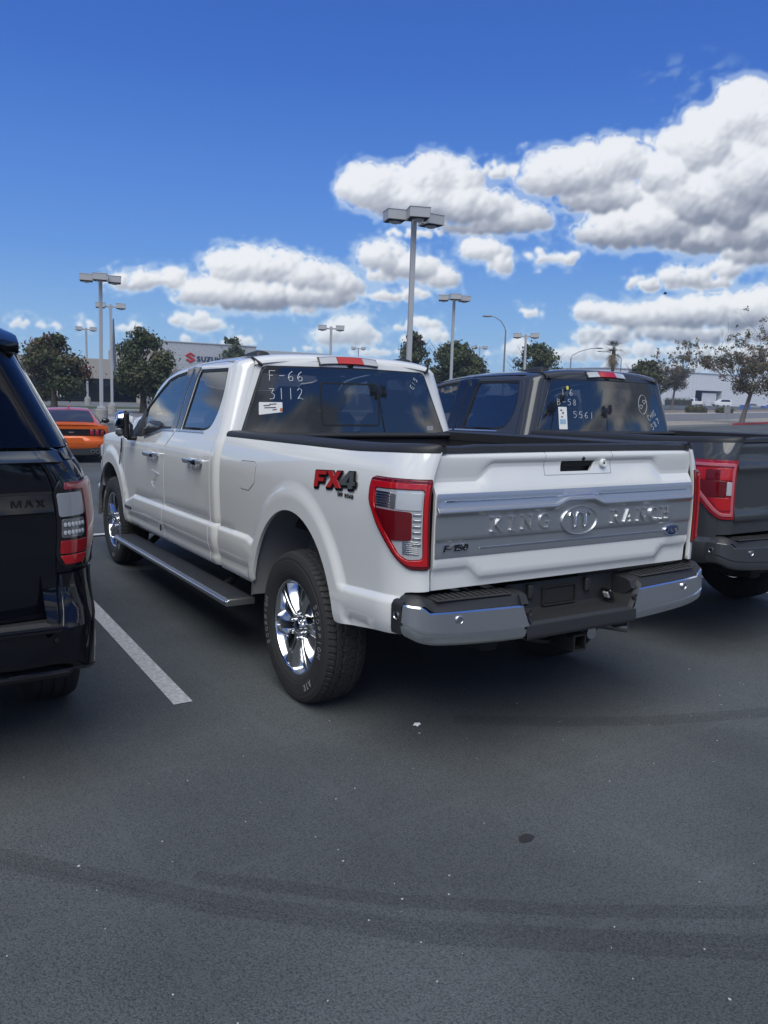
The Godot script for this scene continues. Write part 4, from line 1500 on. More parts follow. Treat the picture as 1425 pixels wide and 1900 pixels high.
func build_tailgate(t: Node3D, xf: Transform3D, paint: Material, cfg: Dictionary) -> void:
	var banded: bool = cfg.banded
	var f := func(q: Vector2) -> Vector3: return tailgate_pt(q, banded)
	var o := pv([[-0.835, 0.822], [0.835, 0.822], [0.838, 1.0], [0.836, 1.424], [-0.836, 1.424], [-0.838, 1.0]])
	var ft := []
	for y in ([0.96, 1.25, 1.386, 1.397, 1.408] if banded else [0.89, 0.900, 0.912, 0.924, 0.935, 0.96, 1.20, 1.21, 1.222, 1.233, 1.245, 1.258, 1.33, 1.386, 1.408]):
		ft.append(pv([[-0.83, y], [0.83, y]]))
	if banded:
		for d in [-0.012, -0.006, 0.0, 0.006, 0.012]:
			var up := PackedVector2Array()
			var dn := PackedVector2Array()
			for k in 141:
				var x := lerpf(-0.83, 0.83, k / 140.0)
				up.append(Vector2(x, lerpf(1.362, 1.302, sstep(0.51, 0.62, absf(x))) + d + 0.002))
				dn.append(Vector2(x, lerpf(0.858, 0.912, sstep(0.57, 0.66, absf(x))) + d))
			ft.append(up)
			ft.append(dn)
	var hole := rounded(pv([[-0.115, 1.325], [0.085, 1.325], [0.125, 1.376], [-0.105, 1.376]]), 0.006)
	var tg := put(t, "tailgate", panel(o, f, 0.024, [hole], ft, 0.018).mesh(), paint, xf)
	var hb := Soup.new()
	hb.box(Vector3(-0.13, 1.318, 1.02), Vector3(0.13, 1.382, 1.045), 0.004)
	put(tg, "handle_recess", hb.mesh(), M.dark_inner)
	var hd := Soup.new()
	hd.prism(rounded(pv([[-0.100, 1.350], [0.100, 1.350], [0.112, 1.373], [-0.098, 1.373]]), 0.004), 1.046, 1.082, 0.004)
	put(tg, "handle", hd.mesh(), M.gloss_black)
	var lk := Soup.new()
	lk.lathe([Vector2(0.021, 1.082), Vector2(0.021, 1.104), Vector2(0.016, 1.108), Vector2(0.011, 1.106), Vector2(0.0, 1.106)], 20, Vector3(0.165, 1.362, 0), Basis(Vector3.UP, -PI / 2))
	put(tg, "lock_cylinder", lk.mesh(), paint if banded else M.gloss_black)
	var key := Soup.new()
	key.ball(Vector3(0.165, 1.362, 1.106), Vector3(0.006, 0.006, 0.002), 10, 6)
	put(tg, "key_slot", key.mesh(), M.dark_inner)
	var cm := Soup.new()
	cm.ball(Vector3(0.03, 1.386, 1.099), Vector3(0.012, 0.010, 0.006), 12, 8)
	put(tg, "camera_lens", cm.mesh(), M.gloss_black)
	# shut lines of the handle cover
	for x in [-0.215, 0.225]:
		var sl := panel(pv([[x - 0.0009, 1.312], [x + 0.0009, 1.312], [x + 0.0009, 1.422], [x - 0.0009, 1.422]]), f, 0.03, [], [], 0.0, 0.0012)
		put(tg, "shut_line", sl.mesh(), M.rubber_seal)
	var sl2 := panel(pv([[-0.216, 1.311], [0.226, 1.311], [0.226, 1.3124], [-0.216, 1.3124]]), f, 0.03, [], [], 0.0, 0.0012)
	put(tg, "shut_line", sl2.mesh(), M.rubber_seal)
	# cap along the top
	var c := Soup.new()
	var rows := []
	for k in 21:
		var x := lerpf(-0.842, 0.842, k / 20.0)
		var rise := 0.006 * (1.0 - sstep(0.60, 0.66, absf(x)))
		rows.append([Vector3(x, 1.40, 1.020), Vector3(x, 1.438 + rise, 1.022), Vector3(x, 1.450 + rise, 1.036), Vector3(x, 1.450 + rise, 1.070), Vector3(x, 1.443 + rise, 1.086), Vector3(x, 1.423, 1.090)])
	c.loft(rows)
	c.fan(rows[0], true)
	c.fan(rows[20], false)
	put(tg, "tailgate_cap", c.mesh(42.0), M.black_plastic)
	var inside := Soup.new()
	inside.box(Vector3(-0.83, 0.83, 1.02), Vector3(0.83, 1.41, 1.05), 0.004)
	put(tg, "inner_skin", inside.mesh(), M.black_plastic)
	if not banded:
		return
	# broad satin band across the middle
	var bf := func(q: Vector2) -> Vector3: return Vector3(q.x, q.y, band_z(q.x, q.y))
	var bo := pv([[-0.832, 0.966], [0.832, 0.966], [0.834, 1.10], [0.832, 1.247], [-0.832, 1.247], [-0.834, 1.10]])
	var bft := []
	for y in [0.985, 1.03, 1.036, 1.041, 1.046, 1.06, 1.144, 1.150, 1.156, 1.161, 1.166, 1.171, 1.176, 1.182, 1.188]:
		var l := PackedVector2Array()
		for k in 61:
			var x := lerpf(-0.83, 0.83, k / 60.0)
			l.append(Vector2(x, y + (0.026 * (1.0 - sstep(0.07, 0.17, absf(x))) if y > 1.1 else 0.0)))
		bft.append(l)
	var bd := put(tg, "trim_band", panel(bo, bf, 0.022, [], bft, 0.008).mesh(), M.band_silver)
	var thin := func(x0: float, x1: float, y: float, h: float) -> Soup: return panel(pv([[x0, y - h], [x1, y - h], [x1, y + h], [x0, y + h]]), bf, 0.03, [], [], 0.003, 0.003)
	put(bd, "bright_line", thin.call(-0.79, 0.79, 1.2135, 0.0022).mesh(), M.chrome)
	put(bd, "bright_line", thin.call(-0.595, 0.625, 0.998, 0.0026).mesh(), M.chrome)
	put_letters(bd, "KING", 0.068, 0.038, Vector3(-0.548, 1.100, 1.1145))
	put_letters(bd, "RANCH", 0.068, 0.024, Vector3(0.215, 1.094, 1.1145))
	# oval emblem with the running mark
	var em := Soup.new()
	var rr := []
	for q in [[1.0, 1.112], [1.0, 1.122], [0.955, 1.127], [0.92, 1.124], [0.90, 1.119], [0.0, 1.121]]:
		var ring := []
		for k in 48:
			var a := TAU * k / 48.0
			ring.append(Vector3(cos(a) * 0.122 * q[0], 1.092 + sin(a) * 0.071 * q[0], q[1]))
		rr.append(ring)
	em.loft(rr, true)
	var oval := put(bd, "oval_emblem", em.mesh(), M.band_silver)
	var run := Soup.new()
	var path := []
	for q in [[-0.068, 0.024], [-0.062, 0.036], [-0.050, 0.034], [-0.046, 0.012], [-0.046, -0.018], [-0.038, -0.034], [-0.026, -0.030], [-0.022, -0.010], [-0.022, 0.018], [-0.012, 0.036], [0.0, 0.038], [0.012, 0.036], [0.022, 0.018], [0.022, -0.010], [0.026, -0.030], [0.038, -0.034], [0.046, -0.018], [0.046, 0.012], [0.050, 0.034], [0.062, 0.036], [0.068, 0.024]]:
		path.append(Vector3(q[0], 1.092 + q[1], 1.122))
	run.tube(path, 0.0062, 8)
	put(oval, "running_mark", run.mesh(60.0), M.satin_chrome)
	# model badge and maker's oval
	var bw := letters("F-150", 0.028, 0.007, "Droid Sans", 800, 0.25, 1.5, 0.004)
	var bg := put(bd, "model_badge", bw.mesh(), M.gloss_black, Transform3D(Basis.IDENTITY, Vector3(-0.795, 1.008, 1.107)))
	var bo2 := letters("F-150", 0.032, 0.004, "Droid Sans", 800, 0.25, 1.42, 0.0015)
	put(bg, "badge_outline", bo2.mesh(), M.chrome, Transform3D(Basis.IDENTITY, Vector3(-0.003, 0, -0.001)))
	maker_oval(tg, Vector3(0.692, 1.000, 1.108), 0.058, 0.027)

func maker_oval(parent: Node3D, at: Vector3, a: float, b: float) -> void:
	var s := Soup.new()
	var rr := []
	for q in [[1.0, -0.004], [1.0, 0.004], [0.96, 0.007], [0.90, 0.006]]:
		var ring := []
		for k in 40:
			var w := TAU * k / 40.0
			ring.append(Vector3(cos(w) * a * q[0], sin(w) * b * q[0], q[1]))
		rr.append(ring)
	s.loft(rr, true)
	var o := put(parent, "maker_oval", s.mesh(), M.chrome, Transform3D(Basis.IDENTITY, at))
	var d := Soup.new()
	d.ball(Vector3(0, 0, 0.0035), Vector3(a * 0.91, b * 0.91, 0.004), 32, 8)
	put(o, "blue_field", d.mesh(60.0), M.emblem_blue)
	var l := letters("Ford", b * 0.95, 0.002, "Droid Serif", 400, 0.3, 1.05)
	put(o, "script", l.mesh(), M.chrome, Transform3D(Basis.IDENTITY, Vector3(-a * 0.60, 0.0, 0.0065)))

func build_tail_lamps(t: Node3D, xf: Transform3D, cfg: Dictionary) -> void:
	var f := func(q: Vector2) -> Vector3: return side_pt(q, false)
	var o := rounded(pv([[0.812, 1.262], [0.822, 1.304], [1.158, 1.304], [1.158, 0.925], [1.045, 0.925], [0.985, 0.968], [0.812, 1.195]]), [0.02, 0.02, 0.006, 0.008, 0.03, 0.04, 0.04])
	for side in [0, 1]:
		var pick := func(s: Soup) -> ArrayMesh: return (s if side == 0 else s.mirrored()).mesh()
		var l := put(t, "tail_lamp", pick.call(panel(o, f, 0.04, [], [], 0.02, 0.012)), M.lens_red if cfg.banded else M.lens_red, xf)
		put(l, "lamp_gasket", pick.call(panel(offset_in(o, -0.005), f, 0.04, [], [], 0.006, 0.002)), M.rubber_seal)
		var rim := offset_in(o, 0.026)
		if cfg.banded:
			# raised red hoop round a clear centre
			var centre := rounded(pv([[0.872, 1.258], [1.118, 1.262], [1.118, 0.972], [1.048, 0.966], [1.008, 0.988], [0.975, 1.038], [0.872, 1.198]]), 0.014)
			put(l, "clear_lens", pick.call(panel(centre, f, 0.03, [], [], 0.006, 0.0145)), M.lens_clear)
			put(l, "outer_hoop", pick.call(panel(offset_in(o, 0.003), f, 0.03, [offset_in(o, 0.012)], [], 0.004, 0.0155)), M.lens_red_dark)
			put(l, "red_hoop", pick.call(panel(offset_in(o, 0.0155), f, 0.03, [offset_in(centre, -0.007)], [], 0.009, 0.021)), M.lens_red_bright)
			for q in [[0.878, 0.958, 1.182, 1.250], [1.072, 1.112, 1.02, 1.172]]:
				for k in 6:
					var y := lerpf(q[2], q[3], (k + 0.5) / 6.0)
					put(l, "reflector_flute", pick.call(panel(pv([[q[0], y - 0.0035], [q[1], y - 0.0035], [q[1], y + 0.0035], [q[0], y + 0.0035]]), f, 0.03, [], [], 0.003, 0.018)), M.satin_chrome)
			for k in 7:
				var y := 0.990 + k * 0.0085
				put(l, "reflector_flute", pick.call(panel(pv([[1.025, y], [1.10, y], [1.10, y + 0.004], [1.025, y + 0.004]]), f, 0.03, [], [], 0.003, 0.018)), M.satin_chrome)
			put(l, "smoke_lens", pick.call(panel(rounded(pv([[0.962, 1.182], [0.985, 1.182], [0.985, 1.242], [0.962, 1.242]]), 0.004), f, 0.03, [], [], 0.003, 0.0185)), M.lens_smoke)
			put(l, "reversing_lens", pick.call(panel(rounded(pv([[0.992, 1.180], [1.110, 1.180], [1.110, 1.252], [0.992, 1.250]]), 0.006), f, 0.03, [], [], 0.004, 0.0185)), M.lens_frost)
			put(l, "red_block", pick.call(panel(rounded(pv([[0.876, 1.174], [1.066, 1.170], [1.066, 1.052], [0.968, 1.046], [0.876, 1.168]]), 0.012), f, 0.03, [], [], 0.008, 0.021)), M.lens_red_dark)
		else:
			var u := offset_in(o, 0.020)
			put(l, "light_pipe", pick.call(panel(u, f, 0.03, [offset_in(o, 0.036)], [], 0.006, 0.018)), M.lens_pink)
			put(l, "red_lens", pick.call(panel(rounded(pv([[0.900, 1.252], [1.118, 1.252], [1.118, 1.180], [0.900, 1.180]]), 0.008), f, 0.03, [], [], 0.006, 0.016)), M.lens_red_bright)
			put(l, "smoke_lens", pick.call(panel(rounded(pv([[0.955, 1.245], [1.035, 1.245], [1.035, 1.182], [0.955, 1.182]]), 0.008), f, 0.03, [], [], 0.004, 0.0185)), M.lens_red_dark)
			put(l, "red_block", pick.call(panel(rounded(pv([[0.900, 1.172], [1.078, 1.172], [1.078, 1.075], [0.965, 1.075]]), 0.01), f, 0.03, [], [], 0.008, 0.021)), M.lens_red_dark)
			put(l, "clear_lens", pick.call(panel(rounded(pv([[1.085, 1.165], [1.118, 1.165], [1.118, 1.082], [1.085, 1.082]]), 0.004), f, 0.03, [], [], 0.005, 0.018)), M.lens_clear)
			put(l, "red_lens", pick.call(panel(rounded(pv([[0.985, 1.062], [1.118, 1.062], [1.118, 0.985], [1.040, 0.985]]), 0.008), f, 0.03, [], [], 0.006, 0.016)), M.lens_red_bright)

func bumper_plan(w: float) -> Vector2:
	# w in metres of half width measured along the bumper from the middle; gives (x, z)
	var xs := [0.0, 0.3, 0.5, 0.75, 0.88, 0.955, 1.01, 1.06, 1.13]
	return Vector2(curve(xs, [0.0, 0.30, 0.50, 0.748, 0.868, 0.930, 0.968, 0.988, 0.994], w), curve(xs, [1.190, 1.187, 1.182, 1.172, 1.160, 1.142, 1.112, 1.072, 1.005], w))

func build_rear_bumper(t: Node3D, xf: Transform3D, cfg: Dictionary) -> void:
	var b := Node3D.new()
	b.name = "rear_bumper"
	t.add_child(b, true)
	b.transform = xf
	for s in [-1.0, 1.0]:
		# bright wing of the bumper
		var rows := []
		for k in 31:
			var w := lerpf(0.0, 1.055, k / 30.0)
			var inner: float = lerpf(0.325, 1.055, k / 30.0)
			var yb := curve([0.3, 0.5, 0.86, 0.95, 1.03, 1.08], [0.566, 0.572, 0.596, 0.612, 0.634, 0.640], inner)
			var yt := line([0.3, 0.885, 0.925, 1.1], [0.727, 0.742, 0.770, 0.778], inner)
			var ring := []
			for q in [[-0.050, -0.004], [-0.016, 0.0], [-0.004, 0.012], [0.0, 0.030], [0.0, 0.046], [-0.006, 0.050], [-0.006, 0.056], [0.0, 0.060]]:
				# slanted inner edge: lower points start nearer the middle
				ring.append([q[0], yb + q[1]])
			for v in [0.5, 0.8, 0.93]:
				ring.append([0.0 - 0.006 * v, lerpf(yb + 0.06, yt, v)])
			ring.append([-0.010, yt])
			ring.append([-0.022, yt + 0.004])
			var row := []
			for q in ring:
				var start: float = 0.325 + 0.062 * (q[1] - 0.566) / 0.16
				var ww: float = lerpf(start, 1.055, k / 30.0)
				var p := bumper_plan(ww)
				var d := (bumper_plan(ww + 0.004) - bumper_plan(ww - 0.004)).normalized()
				var nrm := Vector2(-d.y, d.x)
				row.append(Vector3(s * (p.x + nrm.x * q[0]), q[1], p.y + nrm.y * q[0]))
			rows.append(row)
		var c := Soup.new()
		c.loft(rows)
		put(b, "bright_wing", c.mesh(24.0), cfg.bumper)
		# black end piece towards the wheel
		var er := []
		for k in 7:
			var w := lerpf(1.052, 1.125, k / 6.0)
			var p := bumper_plan(w)
			er.append([Vector3(s * (p.x - 0.03), 0.632, p.y), Vector3(s * (p.x - 0.004), 0.642, p.y), Vector3(s * p.x, 0.66, p.y), Vector3(s * p.x, 0.765, p.y), Vector3(s * (p.x - 0.012), 0.785, p.y), Vector3(s * (p.x - 0.03), 0.79, p.y)])
		var e := Soup.new()
		e.loft(er)
		put(b, "end_cap", e.mesh(50.0), M.black_plastic if cfg.banded else cfg.bumper)
		# black top cover
		var tr := []
		for k in 31:
			var ww := lerpf(0.345, 1.10, k / 30.0)
			var yt := line([0.3, 0.885, 0.925, 1.1], [0.727, 0.742, 0.770, 0.780], ww)
			var top := line([0.3, 0.42, 0.86, 0.95, 1.1], [0.768, 0.775, 0.785, 0.806, 0.808], ww)
			var p := bumper_plan(ww)
			var d := (bumper_plan(ww + 0.004) - bumper_plan(ww - 0.004)).normalized()
			var nrm := Vector2(-d.y, d.x)
			var row := []
			for q in [[-0.014, yt + 0.001], [-0.024, yt + 0.012], [-0.036, top - 0.006], [-0.050, top], [-0.075, top + 0.004], [-0.11, top + 0.008]]:
				row.append(Vector3(s * (p.x + nrm.x * q[0]), q[1], p.y + nrm.y * q[0]))
			row.append(Vector3(s * minf(p.x, 0.90), top + 0.010, 1.02))
			row.append(Vector3(s * minf(p.x, 0.90), 0.62, 1.02))
			tr.append(row)
		var u := Soup.new()
		u.loft(tr)
		u.fan(tr[0], s < 0)
		put(b, "top_cover", u.mesh(30.0), M.black_plastic)
		# ribbed step pad
		var pad := Soup.new()
		pad.prism(rounded(pv([[0.42, -1.078], [0.435, -1.150], [0.86, -1.128], [0.83, -1.070]]), 0.01), 0.0, 0.005, 0.002, Transform3D(Basis(Vector3(s, 0, 0), Vector3(0, 0.10, -1).normalized(), Vector3(0, 1, 0.10).normalized()), Vector3(0, 0.905, 0)) )
		var pn := put(b, "step_pad", Soup.new().mesh() if false else pad_block(s).mesh(), M.tyre_rubber)
		for k in 12:
			var x := 0.45 + k * 0.034
			var rib := Soup.new()
			rib.cbox(Vector3(s * x, 0.7895 + 0.010 * (x - 0.4) / 0.45, 1.108), Vector3(0.012, 0.008, 0.066), 0.002, Basis(Vector3.RIGHT, 0.07))
			put(pn, "pad_rib", rib.mesh(), M.black_plastic)
		# parking sensors
		for w in [0.745, 1.085]:
			var p := bumper_plan(w)
			var d := (bumper_plan(w + 0.004) - bumper_plan(w - 0.004)).normalized()
			var nrm := Vector3(-d.y, 0, d.x)
			nrm.x *= s
			var at := Vector3(s * p.x, 0.702 if w < 1.0 else 0.724, p.y)
			var bb := Basis(nrm, Vector3.UP, nrm.cross(Vector3.UP))
			var ring := Soup.new()
			ring.lathe([Vector2(0.0, 0.004), Vector2(0.010, 0.004), Vector2(0.011, 0.001), Vector2(0.014, 0.001), Vector2(0.0165, 0.0045), Vector2(0.0185, 0.0035), Vector2(0.019, -0.006)], 22, at, bb)
			put(b, "parking_sensor", ring.mesh(), M.satin_chrome)
	# sunken middle with its step, plate recess, socket and lamp
	var m := Soup.new()
	m.prism(rounded(pv([[-1.02, 0.565], [-1.185, 0.560], [-1.190, 0.575], [-1.186, 0.628], [-1.172, 0.642], [-1.06, 0.650], [-1.035, 0.66], [-1.030, 0.79], [-1.02, 0.79]]), 0.004, 3), -0.365, 0.365, 0.0, Transform3D(Basis(Vector3(0, 0, -1), Vector3(0, 1, 0), Vector3(1, 0, 0)), Vector3.ZERO))
	put(b, "middle_step", m.mesh(30.0), M.black_plastic)
	for s in [-1.0, 1.0]:
		var ck := Soup.new()
		var p0 := [Vector3(s * 0.395, 0.772, 1.155), Vector3(s * 0.395, 0.772, 1.04), Vector3(s * 0.315, 0.640, 1.04), Vector3(s * 0.315, 0.640, 1.172)]
		ck.quad(p0[0], p0[1], p0[2], p0[3])
		ck.quad(p0[0], p0[3], Vector3(s * 0.335, 0.63, 1.184), Vector3(s * 0.405, 0.745, 1.178))
		put(b, "cheek", ck.mesh(), M.black_plastic)
		var sen := Soup.new()
		sen.lathe([Vector2(0.0, 0.003), Vector2(0.009, 0.003), Vector2(0.010, 0.0), Vector2(0.013, 0.004), Vector2(0.014, -0.008)], 18, Vector3(s * 0.352, 0.690, 1.184), Basis(Vector3.UP, -PI / 2))
		put(b, "parking_sensor", sen.mesh(), M.black_plastic)
	var pr := Soup.new()
	pr.cbox(Vector3(-0.03, 0.712, 1.034), Vector3(0.20, 0.082, 0.012), 0.004)
	put(b, "plate_recess", pr.mesh(), M.dark_inner)
	var fr := Soup.new()
	for q in [[Vector3(-0.03, 0.757, 1.040), Vector3(0.21, 0.008, 0.016)], [Vector3(-0.03, 0.667, 1.040), Vector3(0.21, 0.008, 0.016)], [Vector3(-0.138, 0.712, 1.040), Vector3(0.008, 0.09, 0.016)], [Vector3(0.078, 0.712, 1.040), Vector3(0.008, 0.09, 0.016)]]:
		fr.cbox(q[0], q[1], 0.002)
	put(b, "plate_frame", fr.mesh(), M.dark_inner)
	for x in [-0.225, 0.155]:
		var sk := Soup.new()
		sk.cbox(Vector3(x, 0.748, 1.046), Vector3(0.036, 0.07, 0.026), 0.008)
		put(b, "plate_lamp", sk.mesh(50.0), M.black_plastic)
	var so := Soup.new()
	so.cbox(Vector3(0.268, 0.690, 1.082), Vector3(0.02, 0.070, 0.070), 0.006, Basis(Vector3(0, 0, 1), 0.52))
	var soc := put(b, "trailer_socket", so.mesh(), M.gloss_black)
	var li := Soup.new()
	li.cbox(Vector3(0.258, 0.692, 1.085), Vector3(0.02, 0.036, 0.036), 0.004, Basis(Vector3(0, 0, 1), 0.52))
	put(soc, "socket_face", li.mesh(), M.lens_clear)
	# receiver under the bumper
	var h := Soup.new()
	for q in [[Vector3(0, 0.530, 1.06), Vector3(0.084, 0.010, 0.22)], [Vector3(0, 0.456, 1.06), Vector3(0.084, 0.010, 0.22)], [Vector3(-0.037, 0.493, 1.06), Vector3(0.010, 0.07, 0.22)], [Vector3(0.037, 0.493, 1.06), Vector3(0.010, 0.07, 0.22)], [Vector3(0, 0.53, 0.96), Vector3(0.9, 0.06, 0.06)]]:
		h.cbox(q[0], q[1], 0.004)
	h.box(Vector3(-0.032, 0.461, 0.96), Vector3(0.032, 0.525, 0.99))
	h.tube([Vector3(-0.20, 0.50, 1.02), Vector3(-0.12, 0.49, 1.06), Vector3(-0.05, 0.50, 1.04)], 0.012, 8)
	put(b, "hitch_receiver", h.mesh(), M.black_steel)

func pad_block(s: float) -> Soup:
	var p := Soup.new()
	p.cbox(Vector3(s * 0.638, 0.7865, 1.108), Vector3(0.42, 0.010, 0.080), 0.004, Basis(Vector3.RIGHT, 0.07) * Basis(Vector3(0, 0, 1), s * 0.022))
	return p

func build_badges(bl: Node3D, t: Node3D, bed: Transform3D, cabx: Transform3D) -> void:
	# off-road badge on the bed side, facing outward (-x)
	var face := Basis(Vector3(0, 0, 1), Vector3(0, 1, 0), Vector3(-1, 0, 0))
	var hold := Node3D.new()
	hold.name = "side_badge"
	bl.add_child(hold, true)
	hold.transform = Transform3D(face, Vector3(-0.9895, 1.247, 0.262))
	hold.rotation.z = 0.0
	var glyphs := [
		[[[0, 0], [.28, 0], [.34, .34], [.80, .34], [.84, .57], [.38, .57], [.42, .77], [1.02, .77], [1.06, 1], [.15, 1]], M.badge_red, 0.0, 0.128],
		[[[0, 0], [.34, 0], [.55, .31], [.70, 0], [1.06, 0], [.79, .5], [1.14, 1], [.80, 1], [.62, .70], [.48, 1], [.12, 1], [.38, .5]], M.badge_red, 0.130, 0.140],
		[[[.54, 0], [.86, 0], [.89, .20], [1.05, .20], [1.08, .42], [.92, .42], [1.0, 1], [.60, 1], [.02, .42], [-.01, .20], [.57, .20]], M.badge_grey, 0.282, 0.126]]
	for g in glyphs:
		var q := PackedVector2Array()
		for e in g[0]:
			q.append(Vector2(g[2] + e[0] * g[3], e[1] * 0.080 - 0.036 + (g[2] + e[0] * g[3]) * 0.055))
		var back := Soup.new()
		back.prism(Geometry2D.offset_polygon(q, 0.0085)[0], -0.002, 0.003, 0.001)
		put(hold, "badge_border", back.mesh(), M.gloss_black, Transform3D(Basis.IDENTITY, Vector3(0.004, -0.004, g[2] * 0.004)))
		var fr := Soup.new()
		fr.prism(q, 0.002, 0.0068, 0.0015)
		put(hold, "badge_letter", fr.mesh(), g[1], Transform3D(Basis.IDENTITY, Vector3(0, 0, g[2] * 0.004)))
	var notch := Soup.new()
	notch.prism(pv([[0.338, 0.012], [0.366, 0.014], [0.370, 0.040]]), 0.006, 0.0095, 0.0)
	put(hold, "badge_notch", notch.mesh(), M.gloss_black)
	var sub := letters("OFF ROAD", 0.019, 0.002, "Droid Sans", 800, 0.0, 1.12, 0.004)
	put(hold, "badge_words", sub.mesh(), M.gloss_black, Transform3D(Basis.IDENTITY, Vector3(0.245, -0.052, 0.001)))
	# vent trim on each front wing, small badge on each front door
	for s in [-1.0, 1.0]:
		var v := Soup.new()
		v.prism(rounded(pv([[-3.570, 1.295], [-3.585, 1.20], [-3.655, 1.10], [-3.690, 1.02], [-3.668, 1.02], [-3.60, 1.10], [-3.535, 1.20], [-3.530, 1.295]]), 0.012), 0.96, 0.998, 0.006, Transform3D(Basis(Vector3(0, 0, 1), Vector3(0, 1, 0), Vector3(s, 0, 0)), Vector3.ZERO))
		var vent := put(t, "wing_vent", v.mesh(), M.chrome, cabx)
		var vi := Soup.new()
		vi.prism(rounded(pv([[-3.565, 1.285], [-3.58, 1.21], [-3.61, 1.16], [-3.585, 1.16], [-3.545, 1.21], [-3.538, 1.285]]), 0.008), 0.99, 1.001, 0.002, Transform3D(Basis(Vector3(0, 0, 1), Vector3(0, 1, 0), Vector3(s, 0, 0)), Vector3.ZERO))
		put(vent, "vent_mesh", vi.mesh(), M.gloss_black)
		var d := Soup.new()
		d.cbox(Vector3(s * 1.006, 0.690, -3.345), Vector3(0.006, 0.030, 0.20), 0.002)
		put(t, "door_badge", d.mesh(), M.gloss_black, cabx)
	# protective scraps left on the doors
	for q in [[-2.45, 1.185, 0.03, 0.04], [-2.62, 1.165, 0.05, 0.05], [-1.60, 1.172, 0.06, 0.05], [-2.43, 0.655, 0.045, 0.05]]:
		var p := Soup.new()
		p.cbox(Vector3(-side_half(q[0], q[1], true) - 0.002, q[1], q[0]), Vector3(0.002, q[3], q[2]), 0.0006, Basis(Vector3.RIGHT, 0.3))
		put(t, "protective_film", p.mesh(), M.clear_film, cabx)
	var tape := Soup.new()
	for q in [[Vector3(0, 1.075, -2.62), Vector3(0, 1.055, -2.44)], [Vector3(0, 1.055, -2.46), Vector3(0, 0.985, -2.60)], [Vector3(0, 1.02, -2.52), Vector3(0, 0.93, -2.58)], [Vector3(0, 0.985, -2.63), Vector3(0, 0.925, -2.57)]]:
		var a: Vector3 = q[0]
		var e: Vector3 = q[1]
		a.x = -side_half(a.z, a.y, true) - 0.004
		e.x = -side_half(e.z, e.y, true) - 0.004
		tape.tube([a, a.lerp(e, 0.5) - Vector3(0.006, 0, 0), e], 0.006, 5)
	put(t, "loose_film", tape.mesh(), M.clear_film, cabx)
	var guard := Soup.new()
	guard.cbox(Vector3(-1.008, 0.640, -2.352), Vector3(0.012, 0.05, 0.012), 0.003)
	put(t, "door_edge_guard", guard.mesh(), M.black_plastic, cabx)

func put_letters(parent: Node3D, words: String, h: float, gap: float, at: Vector3) -> void:
	var x := 0.0
	for ch in words:
		var l := letters(ch, h, 0.011, "Droid Serif", 400, 0.0, 1.12)
		put(parent, "letter", l.mesh(), M.band_letter, Transform3D(Basis.IDENTITY, at + Vector3(x, 0, 0)))
		var hi := 0.0
		for p in l.v:
			hi = maxf(hi, p.x)
		x += hi + gap

func write_on(parent: Node3D, words: String, at: Vector2, size: Vector2, rad: float, f: Callable, tilt := 0.0, spacing := 1.25) -> void:
	var i := 0
	for ch in words:
		var o := at + Vector2(i * size.x * spacing, 0).rotated(tilt)
		put(parent, "written_character", strokes(ch, o, size, rad, f, tilt, spacing).mesh(), M.marker_white)
		i += 1

# ---------------------------------------------------------------- the black wagon
func suv_half(y: float) -> float:
	return curve([0.30, 0.42, 0.55, 0.70, 0.90, 1.10, 1.24, 1.33, 1.38, 1.44, 1.80, 1.88, 1.93], [0.90, 0.95, 0.985, 0.985, 0.982, 0.992, 0.980, 0.950, 0.918, 0.890, 0.725, 0.685, 0.60], y)

# chart: u runs back along the left side, round the corner and on to the middle of the tail
func suv_pt(p: Vector2) -> Vector3:
	var w := suv_half(p.y)
	var lean := 0.50 * maxf(p.y - 1.395, 0.0) + 0.10 * maxf(0.95 - p.y, 0.0)
	var u := p.x
	if u < 0.70:
		return Vector3(-w, p.y, u - lean * sstep(-0.4, 0.70, u))
	if u < 1.097:
		var t := (u - 0.70) / 0.397 * PI / 2
		return Vector3(-(w - 0.19 * (1.0 - cos(t))), p.y, 0.70 + 0.30 * sin(t) - lean)
	var x := w - 0.19 - (u - 1.097)
	return Vector3(-x, p.y, 1.0 + 0.05 * (1.0 - pow(x / (w - 0.19), 2.0)) - lean)

func suv_mid(y: float) -> float:
	return 1.097 + suv_half(y) - 0.19

